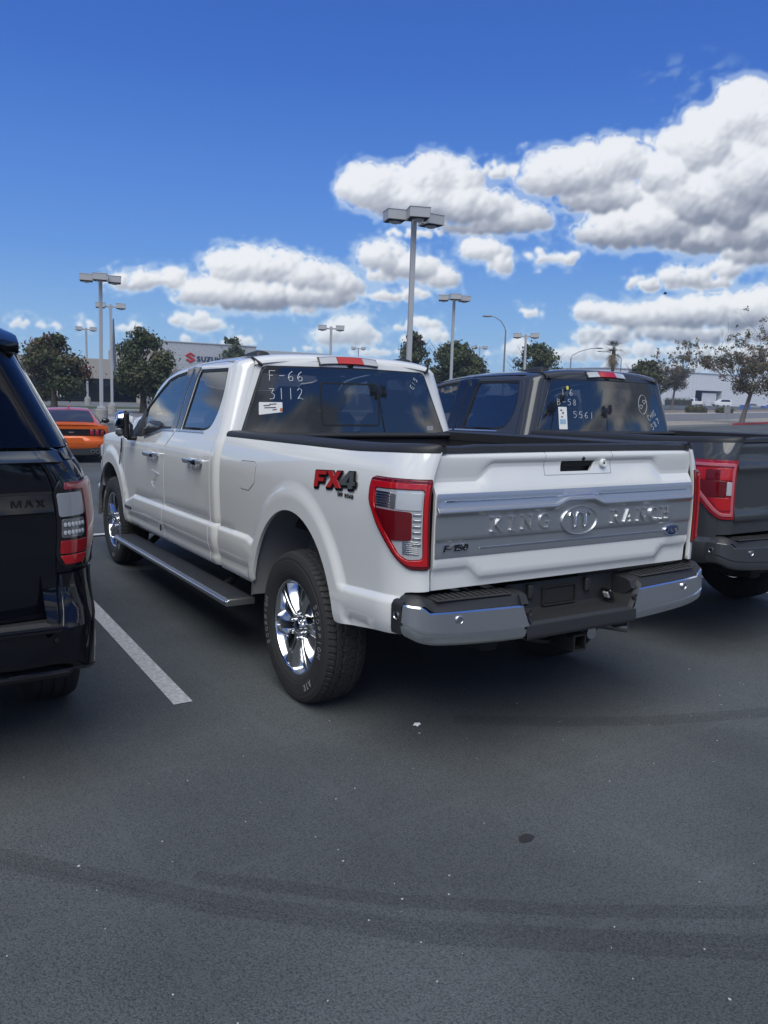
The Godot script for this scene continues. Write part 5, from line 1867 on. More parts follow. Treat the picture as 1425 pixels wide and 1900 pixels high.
func build_suv(at: Vector3) -> void:
	var t := thing("large_suv", "black full-size SUV cropped by the left edge, parked beside the white pickup", "SUV", at)
	var f := func(q: Vector2) -> Vector3: return suv_pt(q)
	var paint: Material = M.black_paint
	var side := PackedVector2Array()
	side.append_array(pv([[-4.1, 0.85], [-3.9, 0.62], [-3.83, 0.45]]))
	side.append_array(ellipse(Vector2(-3.34, 0.42), 0.50, 0.55, 170, 10, 24))
	side.append_array(pv([[-2.8, 0.36], [-0.53, 0.36]]))
	side.append_array(ellipse(Vector2(0.0, 0.42), 0.50, 0.55, 172, 8, 24))
	side.append_array(pv([[0.52, 0.44], [0.74, 0.44], [0.76, 0.895], [1.092, 0.900], [1.092, 1.365], [0.90, 1.366], [0.2, 1.362], [-2.6, 1.355], [-3.1, 1.28], [-4.0, 1.20]]))
	var body := panel(side, f, 0.06, [], rails(f, [0.55, 1.24, 1.30, 1.34], -4.0, 1.0), 0.012)
	both(t, "body_side", body, paint, Transform3D.IDENTITY)
	# glasshouse: dark side glass, bright rail along the rear pillar
	var win := rounded(pv([[-2.55, 1.40], [0.62, 1.405], [0.40, 1.80], [-1.80, 1.80]]), 0.04)
	both(t, "side_window", panel(win, f, 0.08, [], [], 0.004, 0.002), M.navy_glass, Transform3D.IDENTITY)
	var rail := PackedVector2Array()
	rail.append_array(pv([[-2.65, 1.362], [0.74, 1.372], [0.93, 1.372], [0.93, 1.414], [0.735, 1.418], [0.735, 1.88], [-1.7, 1.86]]))
	both(t, "window_frame", panel(rail, f, 0.05, [win], [], 0.006), paint, Transform3D.IDENTITY)
	var chrome := pv([[0.715, 1.42], [0.750, 1.42], [0.750, 1.86], [0.722, 1.86]])
	both(t, "pillar_trim", panel(chrome, f, 0.05, [], [], 0.006, 0.006), M.satin_black_blue, Transform3D.IDENTITY)
	# rear pillar glass between trim and tailgate
	var dp := pv([[0.76, 1.422], [1.03, 1.424], [1.03, 1.86], [0.76, 1.86]])
	both(t, "pillar_glass", panel(dp, f, 0.05, [], [], 0.004, 0.002), M.navy_glass, Transform3D.IDENTITY)
	# tailgate
	var m0 := suv_mid(0.75)
	var tg := Soup.new()
	for sgn in [0, 1]:
		var o := PackedVector2Array()
		o.append_array(pv([[1.100, 0.70], [1.100, 1.365]]))
		for y in [1.365, 1.2, 1.0, 0.85, 0.70]:
			o.append(Vector2(suv_mid(y), y))
		var half := panel(o, f, 0.05, [], rails(f, [1.15, 1.235, 1.246], 1.1, 1.9), 0.0)
		tg.add(half if sgn == 0 else half.mirrored())
	var gate := put(t, "tailgate", tg.mesh(), paint)
	var belt := Soup.new()
	for sgn in [0, 1]:
		var tilted := func(q: Vector2) -> Vector3: return suv_pt(q) + Vector3(0, 0, 0.004 + (1.411 - q.y) * 0.55)
		var half := panel(pv([[0.955, 1.369], [suv_mid(1.369), 1.369], [suv_mid(1.411), 1.411], [0.955, 1.411]]), tilted, 0.04, [], [], 0.012)
		belt.add(half if sgn == 0 else half.mirrored())
	put(gate, "belt_trim", belt.mesh(), M.satin_black_blue)
	for k in [["gate_seam", 1.232, 1.243, M.dark_inner, 0.0015], ["gate_seam", 1.150, 1.157, M.dark_inner, 0.0015]]:
		var b := Soup.new()
		for sgn in [0, 1]:
			var a0 := 0.965 if k[0] == "belt_trim" else 1.104
			var half := panel(pv([[a0, k[1]], [suv_mid(k[1]), k[1]], [suv_mid(k[2]), k[2]], [a0, k[2]]]), f, 0.04, [], [], 0.004 if k[0] == "belt_trim" else 0.0, k[4])
			b.add(half if sgn == 0 else half.mirrored())
		put(gate, k[0], b.mesh(), k[3])
	var band := Soup.new()
	for sgn in [0, 1]:
		var tilted := func(q: Vector2) -> Vector3: return suv_pt(q) + Vector3(0, 0, 0.004 + (1.232 - q.y) * 0.16)
		var half := panel(pv([[1.108, 1.158], [suv_mid(1.158), 1.158], [suv_mid(1.231), 1.231], [1.108, 1.231]]), tilted, 0.04, [], [], 0.004)
		band.add(half if sgn == 0 else half.mirrored())
	put(gate, "emblem_band", band.mesh(), paint)
	var word := letters("MAX", 0.030, 0.006, "Droid Sans", 800, 0.0, 1.35, 0.010)
	put(gate, "model_lettering", word.mesh(), M.gloss_black, Transform3D(Basis(Vector3.UP, 0.045), Vector3(0.622, 1.197, 1.026)))
	var plate := Soup.new()
	plate.cbox(Vector3(0, 0.98, 1.04), Vector3(0.52, 0.18, 0.03), 0.01)
	put(gate, "plate_recess", plate.mesh(), M.dark_inner)
	# rear glass and spoiler
	var g := Soup.new()
	for sgn in [0, 1]:
		var o := PackedVector2Array()
		o.append_array(pv([[1.038, 1.424], [1.038, 1.86], [suv_mid(1.86), 1.86], [suv_mid(1.62), 1.62], [suv_mid(1.424), 1.424]]))
		var half := panel(o, f, 0.08, [], [], 0.0, 0.002)
		g.add(half if sgn == 0 else half.mirrored())
	put(gate, "rear_glass", g.mesh(), M.navy_glass)
	var sp := Soup.new()
	var rows := []
	for k in 25:
		var x := lerpf(-0.72, 0.72, k / 24.0)
		var e := pow(absf(x) / 0.74, 4.0)
		rows.append([Vector3(x, 1.83 - e * 0.02, 0.66 - e * 0.08), Vector3(x, 1.840 - e * 0.03, 0.845 - e * 0.20), Vector3(x, 1.862 - e * 0.03, 0.875 - e * 0.21), Vector3(x, 1.888 - e * 0.035, 0.865 - e * 0.20), Vector3(x, 1.955 - e * 0.07, 0.74 - e * 0.15), Vector3(x, 1.995 - e * 0.09, 0.50 - e * 0.05), Vector3(x, 2.005 - e * 0.09, 0.2)])
	sp.loft(rows)
	sp.fan(rows[0], true)
	sp.fan(rows[24], false)
	put(t, "roof_spoiler", sp.mesh(40.0), paint)
	var rf := Soup.new()
	rows = []
	for z in [0.25, -0.3, -1.0, -1.6, -1.85]:
		var ring := []
		for k in 21:
			var x := lerpf(-0.75, 0.75, k / 20.0)
			ring.append(Vector3(x, 2.005 - 0.09 * pow(absf(x) / 0.74, 4.0) - 0.03 * sstep(-1.0, -1.9, z), z))
		rows.append(ring)
	rf.loft(rows)
	put(t, "roof", rf.mesh(60.0), paint)
	var rr := Soup.new()
	for s in [-1.0, 1.0]:
		rr.tube([Vector3(s * 0.66, 1.95, 0.15), Vector3(s * 0.66, 2.0, 0.05), Vector3(s * 0.66, 2.01, -1.5), Vector3(s * 0.66, 1.95, -1.65)], 0.018, 8)
	put(t, "roof_rails", rr.mesh(50.0), M.gloss_black)
	# windscreen, hood, nose: seen only from other places
	var ws := Soup.new()
	rows = []
	for i in 5:
		var v := i / 4.0
		var ring := []
		for k in 11:
			var x := lerpf(-1, 1, k / 10.0)
			ring.append(Vector3(x * lerpf(0.90, 0.74, v), lerpf(1.34, 1.95, v), lerpf(-2.75, -1.85, v) - 0.12 * (1 - x * x)))
		rows.append(ring)
	ws.loft(rows)
	put(t, "windshield", ws.mesh(80.0), M.navy_glass)
	var hd := Soup.new()
	rows = []
	for z in [-2.7, -3.0, -3.5, -4.0, -4.25, -4.35]:
		var ring := []
		for k in 17:
			var x := lerpf(-1, 1, k / 16.0)
			ring.append(Vector3(x * (0.97 - 0.15 * sstep(-3.9, -4.4, z)), 1.20 + 0.13 * sstep(-4.4, -2.8, z) + 0.06 * (1 - pow(absf(x), 3.0)), z - 0.1 * (1 - x * x) * sstep(-3.5, -4.3, z)))
		rows.append(ring)
	hd.loft(rows)
	put(t, "hood", hd.mesh(60.0), paint)
	var nose := Soup.new()
	nose.cbox(Vector3(0, 0.82, -4.25), Vector3(1.80, 0.78, 0.32), 0.09)
	put(t, "front_end", nose.mesh(50.0), M.gloss_black)
	var inside := Soup.new()
	inside.box(Vector3(-0.80, 0.45, -4.0), Vector3(0.80, 1.30, 0.80), 0.02)
	inside.box(Vector3(-0.55, 0.34, -3.6), Vector3(0.55, 0.47, 0.9), 0.02)
	put(t, "body_shell", inside.mesh(), M.dark_inner)
	# tail lamps
	var lo := rounded(pv([[0.705, 1.235], [0.80, 1.285], [1.050, 1.288], [1.098, 1.240], [1.098, 0.962], [1.052, 0.915], [0.72, 0.905]]), [0.02, 0.03, 0.02, 0.02, 0.02, 0.02, 0.02])
	for sd in [0, 1]:
		var pick := func(s: Soup) -> ArrayMesh: return (s if sd == 0 else s.mirrored()).mesh()
		var l := put(t, "tail_lamp", pick.call(panel(lo, f, 0.04, [], [], 0.015, 0.010)), M.gloss_black)
		put(l, "red_band", pick.call(panel(rounded(pv([[0.715, 1.225], [0.80, 1.273], [1.030, 1.275], [1.045, 1.250], [0.925, 1.246], [0.915, 0.985], [0.74, 0.98]]), 0.008), f, 0.03, [], [], 0.004, 0.0125)), M.lens_red_wine)
		put(l, "reversing_lens", pick.call(panel(rounded(pv([[0.945, 1.232], [1.085, 1.232], [1.085, 1.135], [0.945, 1.138]]), 0.012), f, 0.03, [], [], 0.005, 0.0135)), M.lens_grey)
		put(l, "indicator_lens", pick.call(panel(rounded(pv([[0.945, 1.122], [1.075, 1.122], [1.075, 1.045], [0.945, 1.045]]), 0.012), f, 0.03, [], [], 0.004, 0.0125)), M.lens_smoke)
		for r in 2:
			for k in 6:
				var c := Vector2(0.957 + k * 0.0205, 1.066 + r * 0.034)
				put(l, "lamp_dot", pick.call(panel(ellipse(c, 0.0075, 0.0085, 0, 315, 7), f, 0.02, [], [], 0.003, 0.016)), M.lens_frost)
		put(l, "red_lens", pick.call(panel(rounded(pv([[0.925, 1.028], [1.078, 1.030], [1.078, 0.978], [0.925, 0.975]]), 0.006), f, 0.03, [], [], 0.004, 0.0135)), M.lens_red)
		put(l, "bright_strip", pick.call(panel(pv([[0.925, 0.966], [1.075, 0.966], [1.052, 0.932], [0.945, 0.930]]), f, 0.03, [], [], 0.004, 0.0145)), M.lens_red_bright)
	# bumper: corner columns, shelf, face and skid edge
	var bp := Soup.new()
	rows = []
	for k in 49:
		var a := lerpf(-1.0, 1.0, k / 48.0)
		var u := 0.55 + (1.0 - absf(a)) * 1.32
		var pt := suv_pt(Vector2(minf(u, suv_mid(0.6)), 0.60))
		pt.x = -absf(pt.x) if a < 0 else absf(pt.x)
		if absf(a) < 0.02:
			pt.x = 0.0
		var out := Vector3(pt.x * 0.2, 0, 1.0).normalized() * 0.0
		var bulge := sstep(0.60, 0.95, u)
		var zo := 0.105 * bulge
		var xo := signf(pt.x) * 0.012 * bulge * sstep(0.5, 0.9, absf(pt.x))
		var dip := 0.10 * sstep(1.0, 0.80, absf(pt.x)) + 0.03 * sstep(0.62, 0.45, absf(pt.x))
		rows.append([Vector3(pt.x * 0.86, 0.375 + dip * 0.8, pt.z - 0.20 + zo * 0.4), Vector3(pt.x * 0.90, 0.392 + dip, pt.z - 0.09 + zo * 0.5), Vector3(pt.x * 0.94, 0.402 + dip, pt.z - 0.02 + zo * 0.7), Vector3(pt.x * 0.975 + xo, 0.414 + dip, pt.z + zo * 0.86), Vector3(pt.x + xo, 0.43 + dip, pt.z + zo * 0.95), Vector3(pt.x + xo, 0.61, pt.z + zo), Vector3(pt.x + xo, 0.668, pt.z + zo * 0.98), Vector3(pt.x + xo * 0.6, 0.683, pt.z + zo * 0.90), Vector3(pt.x, 0.690, pt.z + zo * 0.72)])
	bp.loft(rows)
	var bum := put(t, "rear_bumper", bp.mesh(26.0), paint)
	var shelf := Soup.new()
	shelf.box(Vector3(-0.79, 0.665, 0.95), Vector3(0.79, 0.692, 1.118), 0.008)
	put(bum, "load_shelf", shelf.mesh(), M.black_plastic)
	for k in 7:
		var rib := Soup.new()
		rib.cbox(Vector3(0, 0.694, 1.052 + k * 0.0095), Vector3(1.5, 0.006, 0.004), 0.001)
		put(bum, "shelf_rib", rib.mesh(), M.black_plastic)
	for s in [-1.0, 1.0]:
		var col := Soup.new()
		rows = []
		for k in 9:
			var u := lerpf(0.74, 1.16, k / 8.0)
			var row := []
			for q in [[0.668, 0.10], [0.70, 0.085], [0.735, 0.055], [0.79, 0.022], [0.85, 0.010], [0.888, 0.008], [0.893, -0.01]]:
				var pt := suv_pt(Vector2(u, maxf(q[0], 0.62)))
				var b: float = q[1] * sstep(0.66, 0.95, u)
				row.append(Vector3(s * (absf(pt.x) + 0.012 * q[1] * 10.0), q[0], pt.z + b))
			rows.append(row)
		col.loft(rows)
		col.fan(rows[8], s < 0)
		put(bum, "corner_column", col.mesh(34.0), paint)
		var sen := Soup.new()
		sen.lathe([Vector2(0.0, 0.003), Vector2(0.011, 0.003), Vector2(0.012, 0.0), Vector2(0.014, 0.003), Vector2(0.016, -0.004)], 18, Vector3(s * 0.765, 0.640, 1.128), Basis(Vector3.UP, -PI / 2 + s * 0.12))
		put(bum, "parking_sensor", sen.mesh(), M.gloss_black)
		var ex := Soup.new()
		ex.cbox(Vector3(s * 0.62, 0.455, 0.93), Vector3(0.46, 0.05, 0.16), 0.02)
		put(bum, "lower_valance", ex.mesh(50.0), M.black_plastic)
	var bead := Soup.new()
	bead.tube([Vector3(-0.79, 0.688, 1.122), Vector3(0.0, 0.688, 1.134), Vector3(0.79, 0.688, 1.122)], 0.007, 6)
	put(bum, "shelf_bead", bead.mesh(60), paint)
	for s in [-1.0, 1.0]:
		bead = Soup.new()
		bead.tube([Vector3(s * 0.795, 0.69, 1.120), Vector3(s * 0.805, 0.74, 1.075), Vector3(s * 0.808, 0.80, 1.035), Vector3(s * 0.808, 0.885, 1.012)], 0.006, 6)
		put(bum, "column_bead", bead.mesh(60), paint)
		bead = Soup.new()
		bead.tube([Vector3(s * 0.58, 0.502, 1.118), Vector3(s * 0.74, 0.497, 1.104), Vector3(s * 0.86, 0.488, 1.060), Vector3(s * 0.945, 0.472, 0.975)], 0.005, 6)
		put(bum, "lower_bead", bead.mesh(60), paint)
	for q in [[-0.875, 0.0], [0.875, 0.0], [-0.875, -3.34], [0.875, -3.34]]:
		plain_wheel(t, Vector3(q[0], 0.408, q[1]), 0.408, 0.285, M.badge_grey)

# a plain road wheel: tyre, rim and spokes
func plain_wheel(parent: Node3D, at: Vector3, r: float, w: float, rimm: Material) -> void:
	var key := "plain%.3f_%.3f" % [r, w]
	if not cache.has(key):
		var h := w / 2
		var s := Soup.new()
		s.lathe([Vector2(r * 0.66, -h * 0.85), Vector2(r * 0.70, -h * 0.97), Vector2(r * 0.86, -h), Vector2(r * 0.96, -h * 0.9), Vector2(r * 0.995, -h * 0.72), Vector2(r, -h * 0.60), Vector2(r, -h * 0.44), Vector2(r * 0.98, -h * 0.43), Vector2(r * 0.98, -h * 0.37), Vector2(r, -h * 0.36), Vector2(r, -h * 0.06), Vector2(r * 0.98, -h * 0.05), Vector2(r * 0.98, h * 0.05), Vector2(r, h * 0.06), Vector2(r, h * 0.36), Vector2(r * 0.98, h * 0.37), Vector2(r * 0.98, h * 0.43), Vector2(r, h * 0.44), Vector2(r, h * 0.60), Vector2(r * 0.995, h * 0.72), Vector2(r * 0.96, h * 0.9), Vector2(r * 0.86, h), Vector2(r * 0.70, h * 0.97), Vector2(r * 0.66, h * 0.85)], 48)
		var rm := Soup.new()
		rm.lathe([Vector2(r * 0.60, h * 0.7), Vector2(r * 0.58, -h * 0.5), Vector2(r * 0.64, -h * 0.84), Vector2(r * 0.675, -h * 0.90)], 40)
		rm.lathe([Vector2(0.0, -h * 0.72), Vector2(r * 0.16, -h * 0.72), Vector2(r * 0.18, -h * 0.5)], 24)
		for k in 6:
			var b := Basis(Vector3.RIGHT, TAU * k / 6.0)
			rm.add(spoke_block(r, h), Transform3D(b, Vector3.ZERO))
		var bk := Soup.new()
		bk.lathe([Vector2(0.0, h * 0.1), Vector2(r * 0.6, h * 0.12)], 24)
		cache[key] = [s.mesh(30.0), rm.mesh(30.0), bk.mesh()]
	var root := Node3D.new()
	root.name = "wheel"
	parent.add_child(root, true)
	root.position = at
	if at.x > 0:
		root.rotation.y = PI
	put(root, "tyre", cache[key][0], M.tyre_rubber)
	put(root, "rim", cache[key][1], rimm)
	put(root, "brake_backing", cache[key][2], M.dark_inner)

func spoke_block(r: float, h: float) -> Soup:
	var s := Soup.new()
	s.cbox(Vector3(-h * 0.70, r * 0.40, 0), Vector3(h * 0.22, r * 0.50, r * 0.17), 0.012)
	return s

# ---------------------------------------------------------------- coupe and small far cars
func ring_of(pts: Array, z: float) -> Array:
	# half section (x, y) from sill up to the middle, mirrored to a full ring
	var r := []
	for p in pts:
		r.append(Vector3(-p[0], p[1], z))
	for i in range(pts.size() - 1, -1, -1):
		if pts[i][0] > 0.001:
			r.append(Vector3(pts[i][0], pts[i][1], z))
	return r

func build_coupe(at: Vector3, turn: float) -> void:
	var t := thing("coupe", "orange two-door coupe seen from behind, parked beyond the white pickup", "car", at, turn)
	var paint: Material = M.orange_paint
	# z = 0 at the tail, forward is -z
	var rows := []
	for q in [
		[0.00, 0.80, 0.40, 0.82, 0.62, 0.80, 0.955, 0.955],
		[-0.04, 0.885, 0.36, 0.90, 0.62, 0.87, 0.965, 0.985],
		[-0.20, 0.925, 0.30, 0.935, 0.62, 0.90, 0.955, 0.995],
		[-0.55, 0.935, 0.24, 0.955, 0.66, 0.915, 0.945, 0.985],
		[-0.95, 0.935, 0.22, 0.960, 0.70, 0.905, 0.945, 0.975],
		[-1.60, 0.91, 0.20, 0.935, 0.66, 0.885, 0.93, 0.95],
		[-2.60, 0.905, 0.20, 0.930, 0.62, 0.885, 0.90, 0.93],
		[-3.40, 0.915, 0.22, 0.935, 0.62, 0.89, 0.89, 0.95],
		[-3.95, 0.92, 0.26, 0.93, 0.60, 0.86, 0.84, 0.90],
		[-4.45, 0.86, 0.26, 0.88, 0.52, 0.80, 0.72, 0.80],
		[-4.72, 0.70, 0.28, 0.74, 0.48, 0.66, 0.62, 0.68],
		[-4.78, 0.55, 0.32, 0.58, 0.48, 0.50, 0.58, 0.60]]:
		rows.append(ring_of([[q[1] - 0.05, q[2]], [q[1], q[2] + 0.05], [q[3], q[4]], [q[3] - 0.005, q[4] + 0.10], [q[5] + 0.02, q[6] - 0.05], [q[5] - 0.03, q[6]], [q[5] * 0.6, q[7] - 0.008], [0.0, q[7]]], q[0]))
	var b := Soup.new()
	b.loft(rows)
	b.fan(rows[0], true)
	put(t, "body", b.mesh(50.0), paint)
	# cabin roof with glass
	var top := []
	for q in [[-0.62, 0.80, 0.965, 0.72, 0.975], [-0.95, 0.80, 0.95, 0.66, 1.09], [-1.45, 0.82, 0.95, 0.58, 1.265], [-1.85, 0.83, 0.94, 0.555, 1.335], [-2.25, 0.83, 0.93, 0.56, 1.355], [-2.55, 0.83, 0.93, 0.56, 1.335], [-2.95, 0.82, 0.93, 0.62, 1.17], [-3.40, 0.80, 0.94, 0.70, 0.955]]:
		top.append(ring_of([[q[1], q[2]], [lerpf(q[1], q[3], 0.5), lerpf(q[2], q[4] - 0.03, 0.52)], [q[3], q[4] - 0.03], [q[3] - 0.06, q[4] - 0.008], [q[3] * 0.5, q[4] + 0.008], [0.0, q[4] + 0.012]], q[0]))
	var r := Soup.new()
	r.loft(top)
	put(t, "roof", r.mesh(50.0), paint)
	var glass := func(z0: float, z1: float, pts: Array) -> Soup:
		var s := Soup.new()
		s.quad(pts[0], pts[1], pts[2], pts[3])
		return s
	var rg := Soup.new()
	rg.loft([[Vector3(-0.60, 1.015, -0.72), Vector3(0, 1.040, -0.70), Vector3(0.60, 1.015, -0.72)], [Vector3(-0.56, 1.175, -1.13), Vector3(0, 1.202, -1.12), Vector3(0.56, 1.175, -1.13)], [Vector3(-0.50, 1.30, -1.50), Vector3(0, 1.322, -1.50), Vector3(0.50, 1.30, -1.50)]])
	put(t, "rear_window", rg.mesh(60.0), M.coupe_glass)
	for s in [-1.0, 1.0]:
		var sg := Soup.new()
		var P := [Vector3(s * 0.815, 1.00, -1.55), Vector3(s * 0.83, 0.985, -2.75), Vector3(s * 0.685, 1.20, -2.60), Vector3(s * 0.60, 1.305, -2.25), Vector3(s * 0.605, 1.29, -1.90), Vector3(s * 0.70, 1.14, -1.45)]
		for i in range(1, 5):
			if s > 0:
				sg.tri(P[0], P[i], P[i + 1])
			else:
				sg.tri(P[0], P[i + 1], P[i])
		put(t, "side_window", sg.mesh(60.0), M.coupe_glass, Transform3D(Basis.IDENTITY, Vector3(s * 0.012, 0, 0)))
		var mi := Soup.new()
		mi.ball(Vector3(s * 1.02, 0.985, -2.72), Vector3(0.115, 0.075, 0.07), 12, 8)
		mi.tube([Vector3(s * 0.85, 0.93, -2.74), Vector3(s * 0.96, 0.955, -2.73)], 0.02, 6)
		put(t, "door_mirror", mi.mesh(60.0), M.gloss_black)
	# tail: black panel, three-bar lamps, spoiler lip, bumper
	var bp := Soup.new()
	bp.prism(rounded(pv([[-0.79, 0.705], [0.79, 0.705], [0.84, 0.78], [0.79, 0.872], [-0.79, 0.872], [-0.84, 0.78]]), 0.04), -0.06, 0.026, 0.01)
	var tail := put(t, "tail_panel", bp.mesh(), M.gloss_black)
	for s in [-1.0, 1.0]:
		for k in 3:
			var l := Soup.new()
			l.cbox(Vector3(s * (0.49 + k * 0.125), 0.788, 0.028 - k * 0.006), Vector3(0.085, 0.145, 0.03), 0.02)
			put(tail, "lamp_bar", l.mesh(50.0), M.lens_red_dim)
	var em := Soup.new()
	em.cbox(Vector3(0, 0.79, 0.03), Vector3(0.12, 0.03, 0.01), 0.003)
	put(tail, "tail_badge", em.mesh(), M.chrome)
	var lip := Soup.new()
	var lr := []
	for k in 21:
		var x := lerpf(-0.80, 0.80, k / 20.0)
		var e := pow(absf(x) / 0.8, 3.0)
		lr.append([Vector3(x, 0.955 - e * 0.03, 0.00), Vector3(x, 0.985 - e * 0.035, 0.03 - e * 0.05), Vector3(x, 1.005 - e * 0.04, 0.01 - e * 0.05), Vector3(x, 0.990 - e * 0.03, -0.20)])
	lip.loft(lr)
	put(t, "tail_spoiler", lip.mesh(40.0), paint)
	var bm := Soup.new()
	lr = []
	for k in 25:
		var a := PI * k / 24.0
		var x := -cos(a)
		var xx := signf(x) * pow(absf(x), 0.7) * 0.93
		var zz := -0.32 + 0.42 * pow(sin(a), 0.35)
		lr.append([Vector3(xx * 0.96, 0.36, zz - 0.05), Vector3(xx, 0.42, zz - 0.01), Vector3(xx, 0.52, zz), Vector3(xx, 0.575, zz - 0.01), Vector3(xx * 0.99, 0.595, zz - 0.035), Vector3(xx * 0.975, 0.69, zz - 0.075), Vector3(xx * 0.95, 0.70, zz - 0.12)])
	bm.loft(lr)
	put(t, "rear_bumper", bm.mesh(34.0), paint)
	var pr := Soup.new()
	pr.prism(rounded(pv([[-0.34, 0.50], [0.34, 0.50], [0.26, 0.655], [-0.26, 0.655]]), 0.03), 0.02, 0.105, 0.01)
	put(t, "plate_recess", pr.mesh(), paint)
	var df := Soup.new()
	df.prism(rounded(pv([[-0.78, 0.20], [0.78, 0.20], [0.80, 0.36], [0.60, 0.44], [-0.60, 0.44], [-0.80, 0.36]]), 0.03), -0.3, 0.06, 0.02)
	put(t, "diffuser", df.mesh(), M.black_plastic)
	for s in [-1.0, 1.0]:
		for k in 2:
			var ex := Soup.new()
			ex.lathe([Vector2(0.036, 0.0), Vector2(0.048, 0.0), Vector2(0.050, -0.01), Vector2(0.050, -0.2)], 20, Vector3(s * (0.50 + k * 0.12), 0.305, 0.11), Basis(Vector3.UP, -PI / 2))
			put(t, "exhaust_tip", ex.mesh(), M.satin_chrome)
		var rf := Soup.new()
		rf.cbox(Vector3(s * 0.70, 0.47, 0.075), Vector3(0.16, 0.022, 0.02), 0.006)
		put(t, "reflector", rf.mesh(), M.lens_red)
	var fin := Soup.new()
	fin.prism(pv([[-0.10, 0.0], [0.05, 0.0], [0.045, 0.055], [0.01, 0.062]]), -0.018, 0.018, 0.004, Transform3D(Basis(Vector3(0, 0, 1), Vector3(0, 1, 0), Vector3(1, 0, 0)), Vector3(0, 1.352, -1.85)))
	put(t, "roof_antenna", fin.mesh(), M.badge_red)
	var un := Soup.new()
	un.box(Vector3(-0.75, 0.16, -4.4), Vector3(0.75, 0.40, -0.15), 0.03)
	put(t, "underbody", un.mesh(), M.dark_inner)
	for q in [[-0.83, -0.96], [0.83, -0.96], [-0.83, -3.68], [0.83, -3.68]]:
		plain_wheel(t, Vector3(q[0], 0.343, q[1]), 0.343, 0.265, M.gloss_black)

# small parked car far away: body, glass band, wheels, lamps
func far_car(called: String, label: String, at: Vector3, turn: float, paint: Material, kind: String, group: String) -> void:
	var t := thing(called, label, "car" if kind == "sedan" else ("SUV" if kind == "suv" else "pickup truck"), at, turn, group)
	var L := 4.7 if kind == "sedan" else (5.0 if kind == "suv" else 5.6)
	var H := 1.45 if kind == "sedan" else 1.85
	var belt := 0.62 * H
	var b := Soup.new()
	var rows := []
	for q in [[0.0, 0.80, 0.55], [-0.08, 0.92, 0.40], [-L * 0.3, 0.95, 0.32], [-L * 0.7, 0.95, 0.32], [-L + 0.15, 0.90, 0.38], [-L, 0.72, 0.50]]:
		rows.append(ring_of([[q[1], q[2]], [q[1] + 0.02, belt * 0.75], [q[1] - 0.06, belt], [0.0, belt + 0.04]], q[0]))
	b.loft(rows)
	b.fan(rows[0], true)
	b.fan(rows[5], false)
	put(t, "body", b.mesh(50.0), paint)
	var z0 := -L * 0.12 if kind == "sedan" else (-0.05 if kind == "suv" else -L * 0.38)
	var z1 := -L * 0.72
	var c := Soup.new()
	var g := Soup.new()
	rows = []
	for q in [[z0, 0.84, 0.0], [z0 - (0.6 if kind == "sedan" else 0.2), 0.66, 1.0], [z1 + 0.75, 0.66, 1.0], [z1, 0.84, 0.0]]:
		rows.append(ring_of([[0.86, belt - 0.03], [lerpf(0.86, q[1], q[2]), lerpf(belt, H - 0.05, q[2])], [0.0, lerpf(belt + 0.02, H, q[2])]], q[0]))
	c.loft(rows)
	put(t, "cabin", c.mesh(40.0), paint)
	for s in [-1.0, 1.0]:
		var sg := Soup.new()
		sg.quad(Vector3(s * 0.855, belt + 0.02, z0 - 0.25), Vector3(s * 0.855, belt + 0.02, z1 + 0.25), Vector3(s * 0.70, H - 0.13, z1 + 0.78), Vector3(s * 0.70, H - 0.13, z0 - 0.55))
		put(t, "side_window", sg.mesh(), M.privacy_glass, Transform3D(Basis.IDENTITY, Vector3(s * 0.015, 0, 0)))
		var tl := Soup.new()
		tl.cbox(Vector3(s * 0.78, belt * 0.82, -0.02), Vector3(0.16, 0.20, 0.08), 0.02)
		put(t, "tail_lamp", tl.mesh(), M.lens_red)
	var bg := Soup.new()
	bg.quad(Vector3(-0.70, belt + 0.05, z0 - 0.03), Vector3(0.70, belt + 0.05, z0 - 0.03), Vector3(0.58, H - 0.12, z0 - (0.52 if kind == "sedan" else 0.17)), Vector3(-0.58, H - 0.12, z0 - (0.52 if kind == "sedan" else 0.17)))
	put(t, "rear_window", bg.mesh(), M.privacy_glass, Transform3D(Basis.IDENTITY, Vector3(0, 0.01, 0.02)))
	for q in [[-0.80, -L * 0.2], [0.80, -L * 0.2], [-0.80, -L * 0.8], [0.80, -L * 0.8]]:
		plain_wheel(t, Vector3(q[0], 0.34, q[1]), 0.34, 0.25, M.badge_grey)

func build_vehicles() -> void:
	build_pickup("pickup_truck", "white crew cab pickup truck with a silver band across its tailgate", Vector3.ZERO, {"paint": M.white_paint, "cab_shift": 0.0, "bed": "long", "wheel": M.wheel_chrome, "bright": M.chrome, "bumper": M.bumper_chrome, "banded": true, "badges": true, "writing": "first"})
	build_pickup("pickup_truck", "dark grey crew cab pickup truck parked beyond the white pickup", Vector3(2.71, 0.0, -0.43), {"paint": M.gray_paint, "cab_shift": 0.30, "bed": "short", "wheel": M.satin_chrome, "bright": M.gray_paint, "bumper": M.gray_paint, "banded": false, "badges": false, "writing": "second"})
	build_suv(Vector3(-3.03, 0.0, -0.70))
	build_coupe(Vector3(1.27, ground_y(1.12, -19.5), -17.76), -0.155)

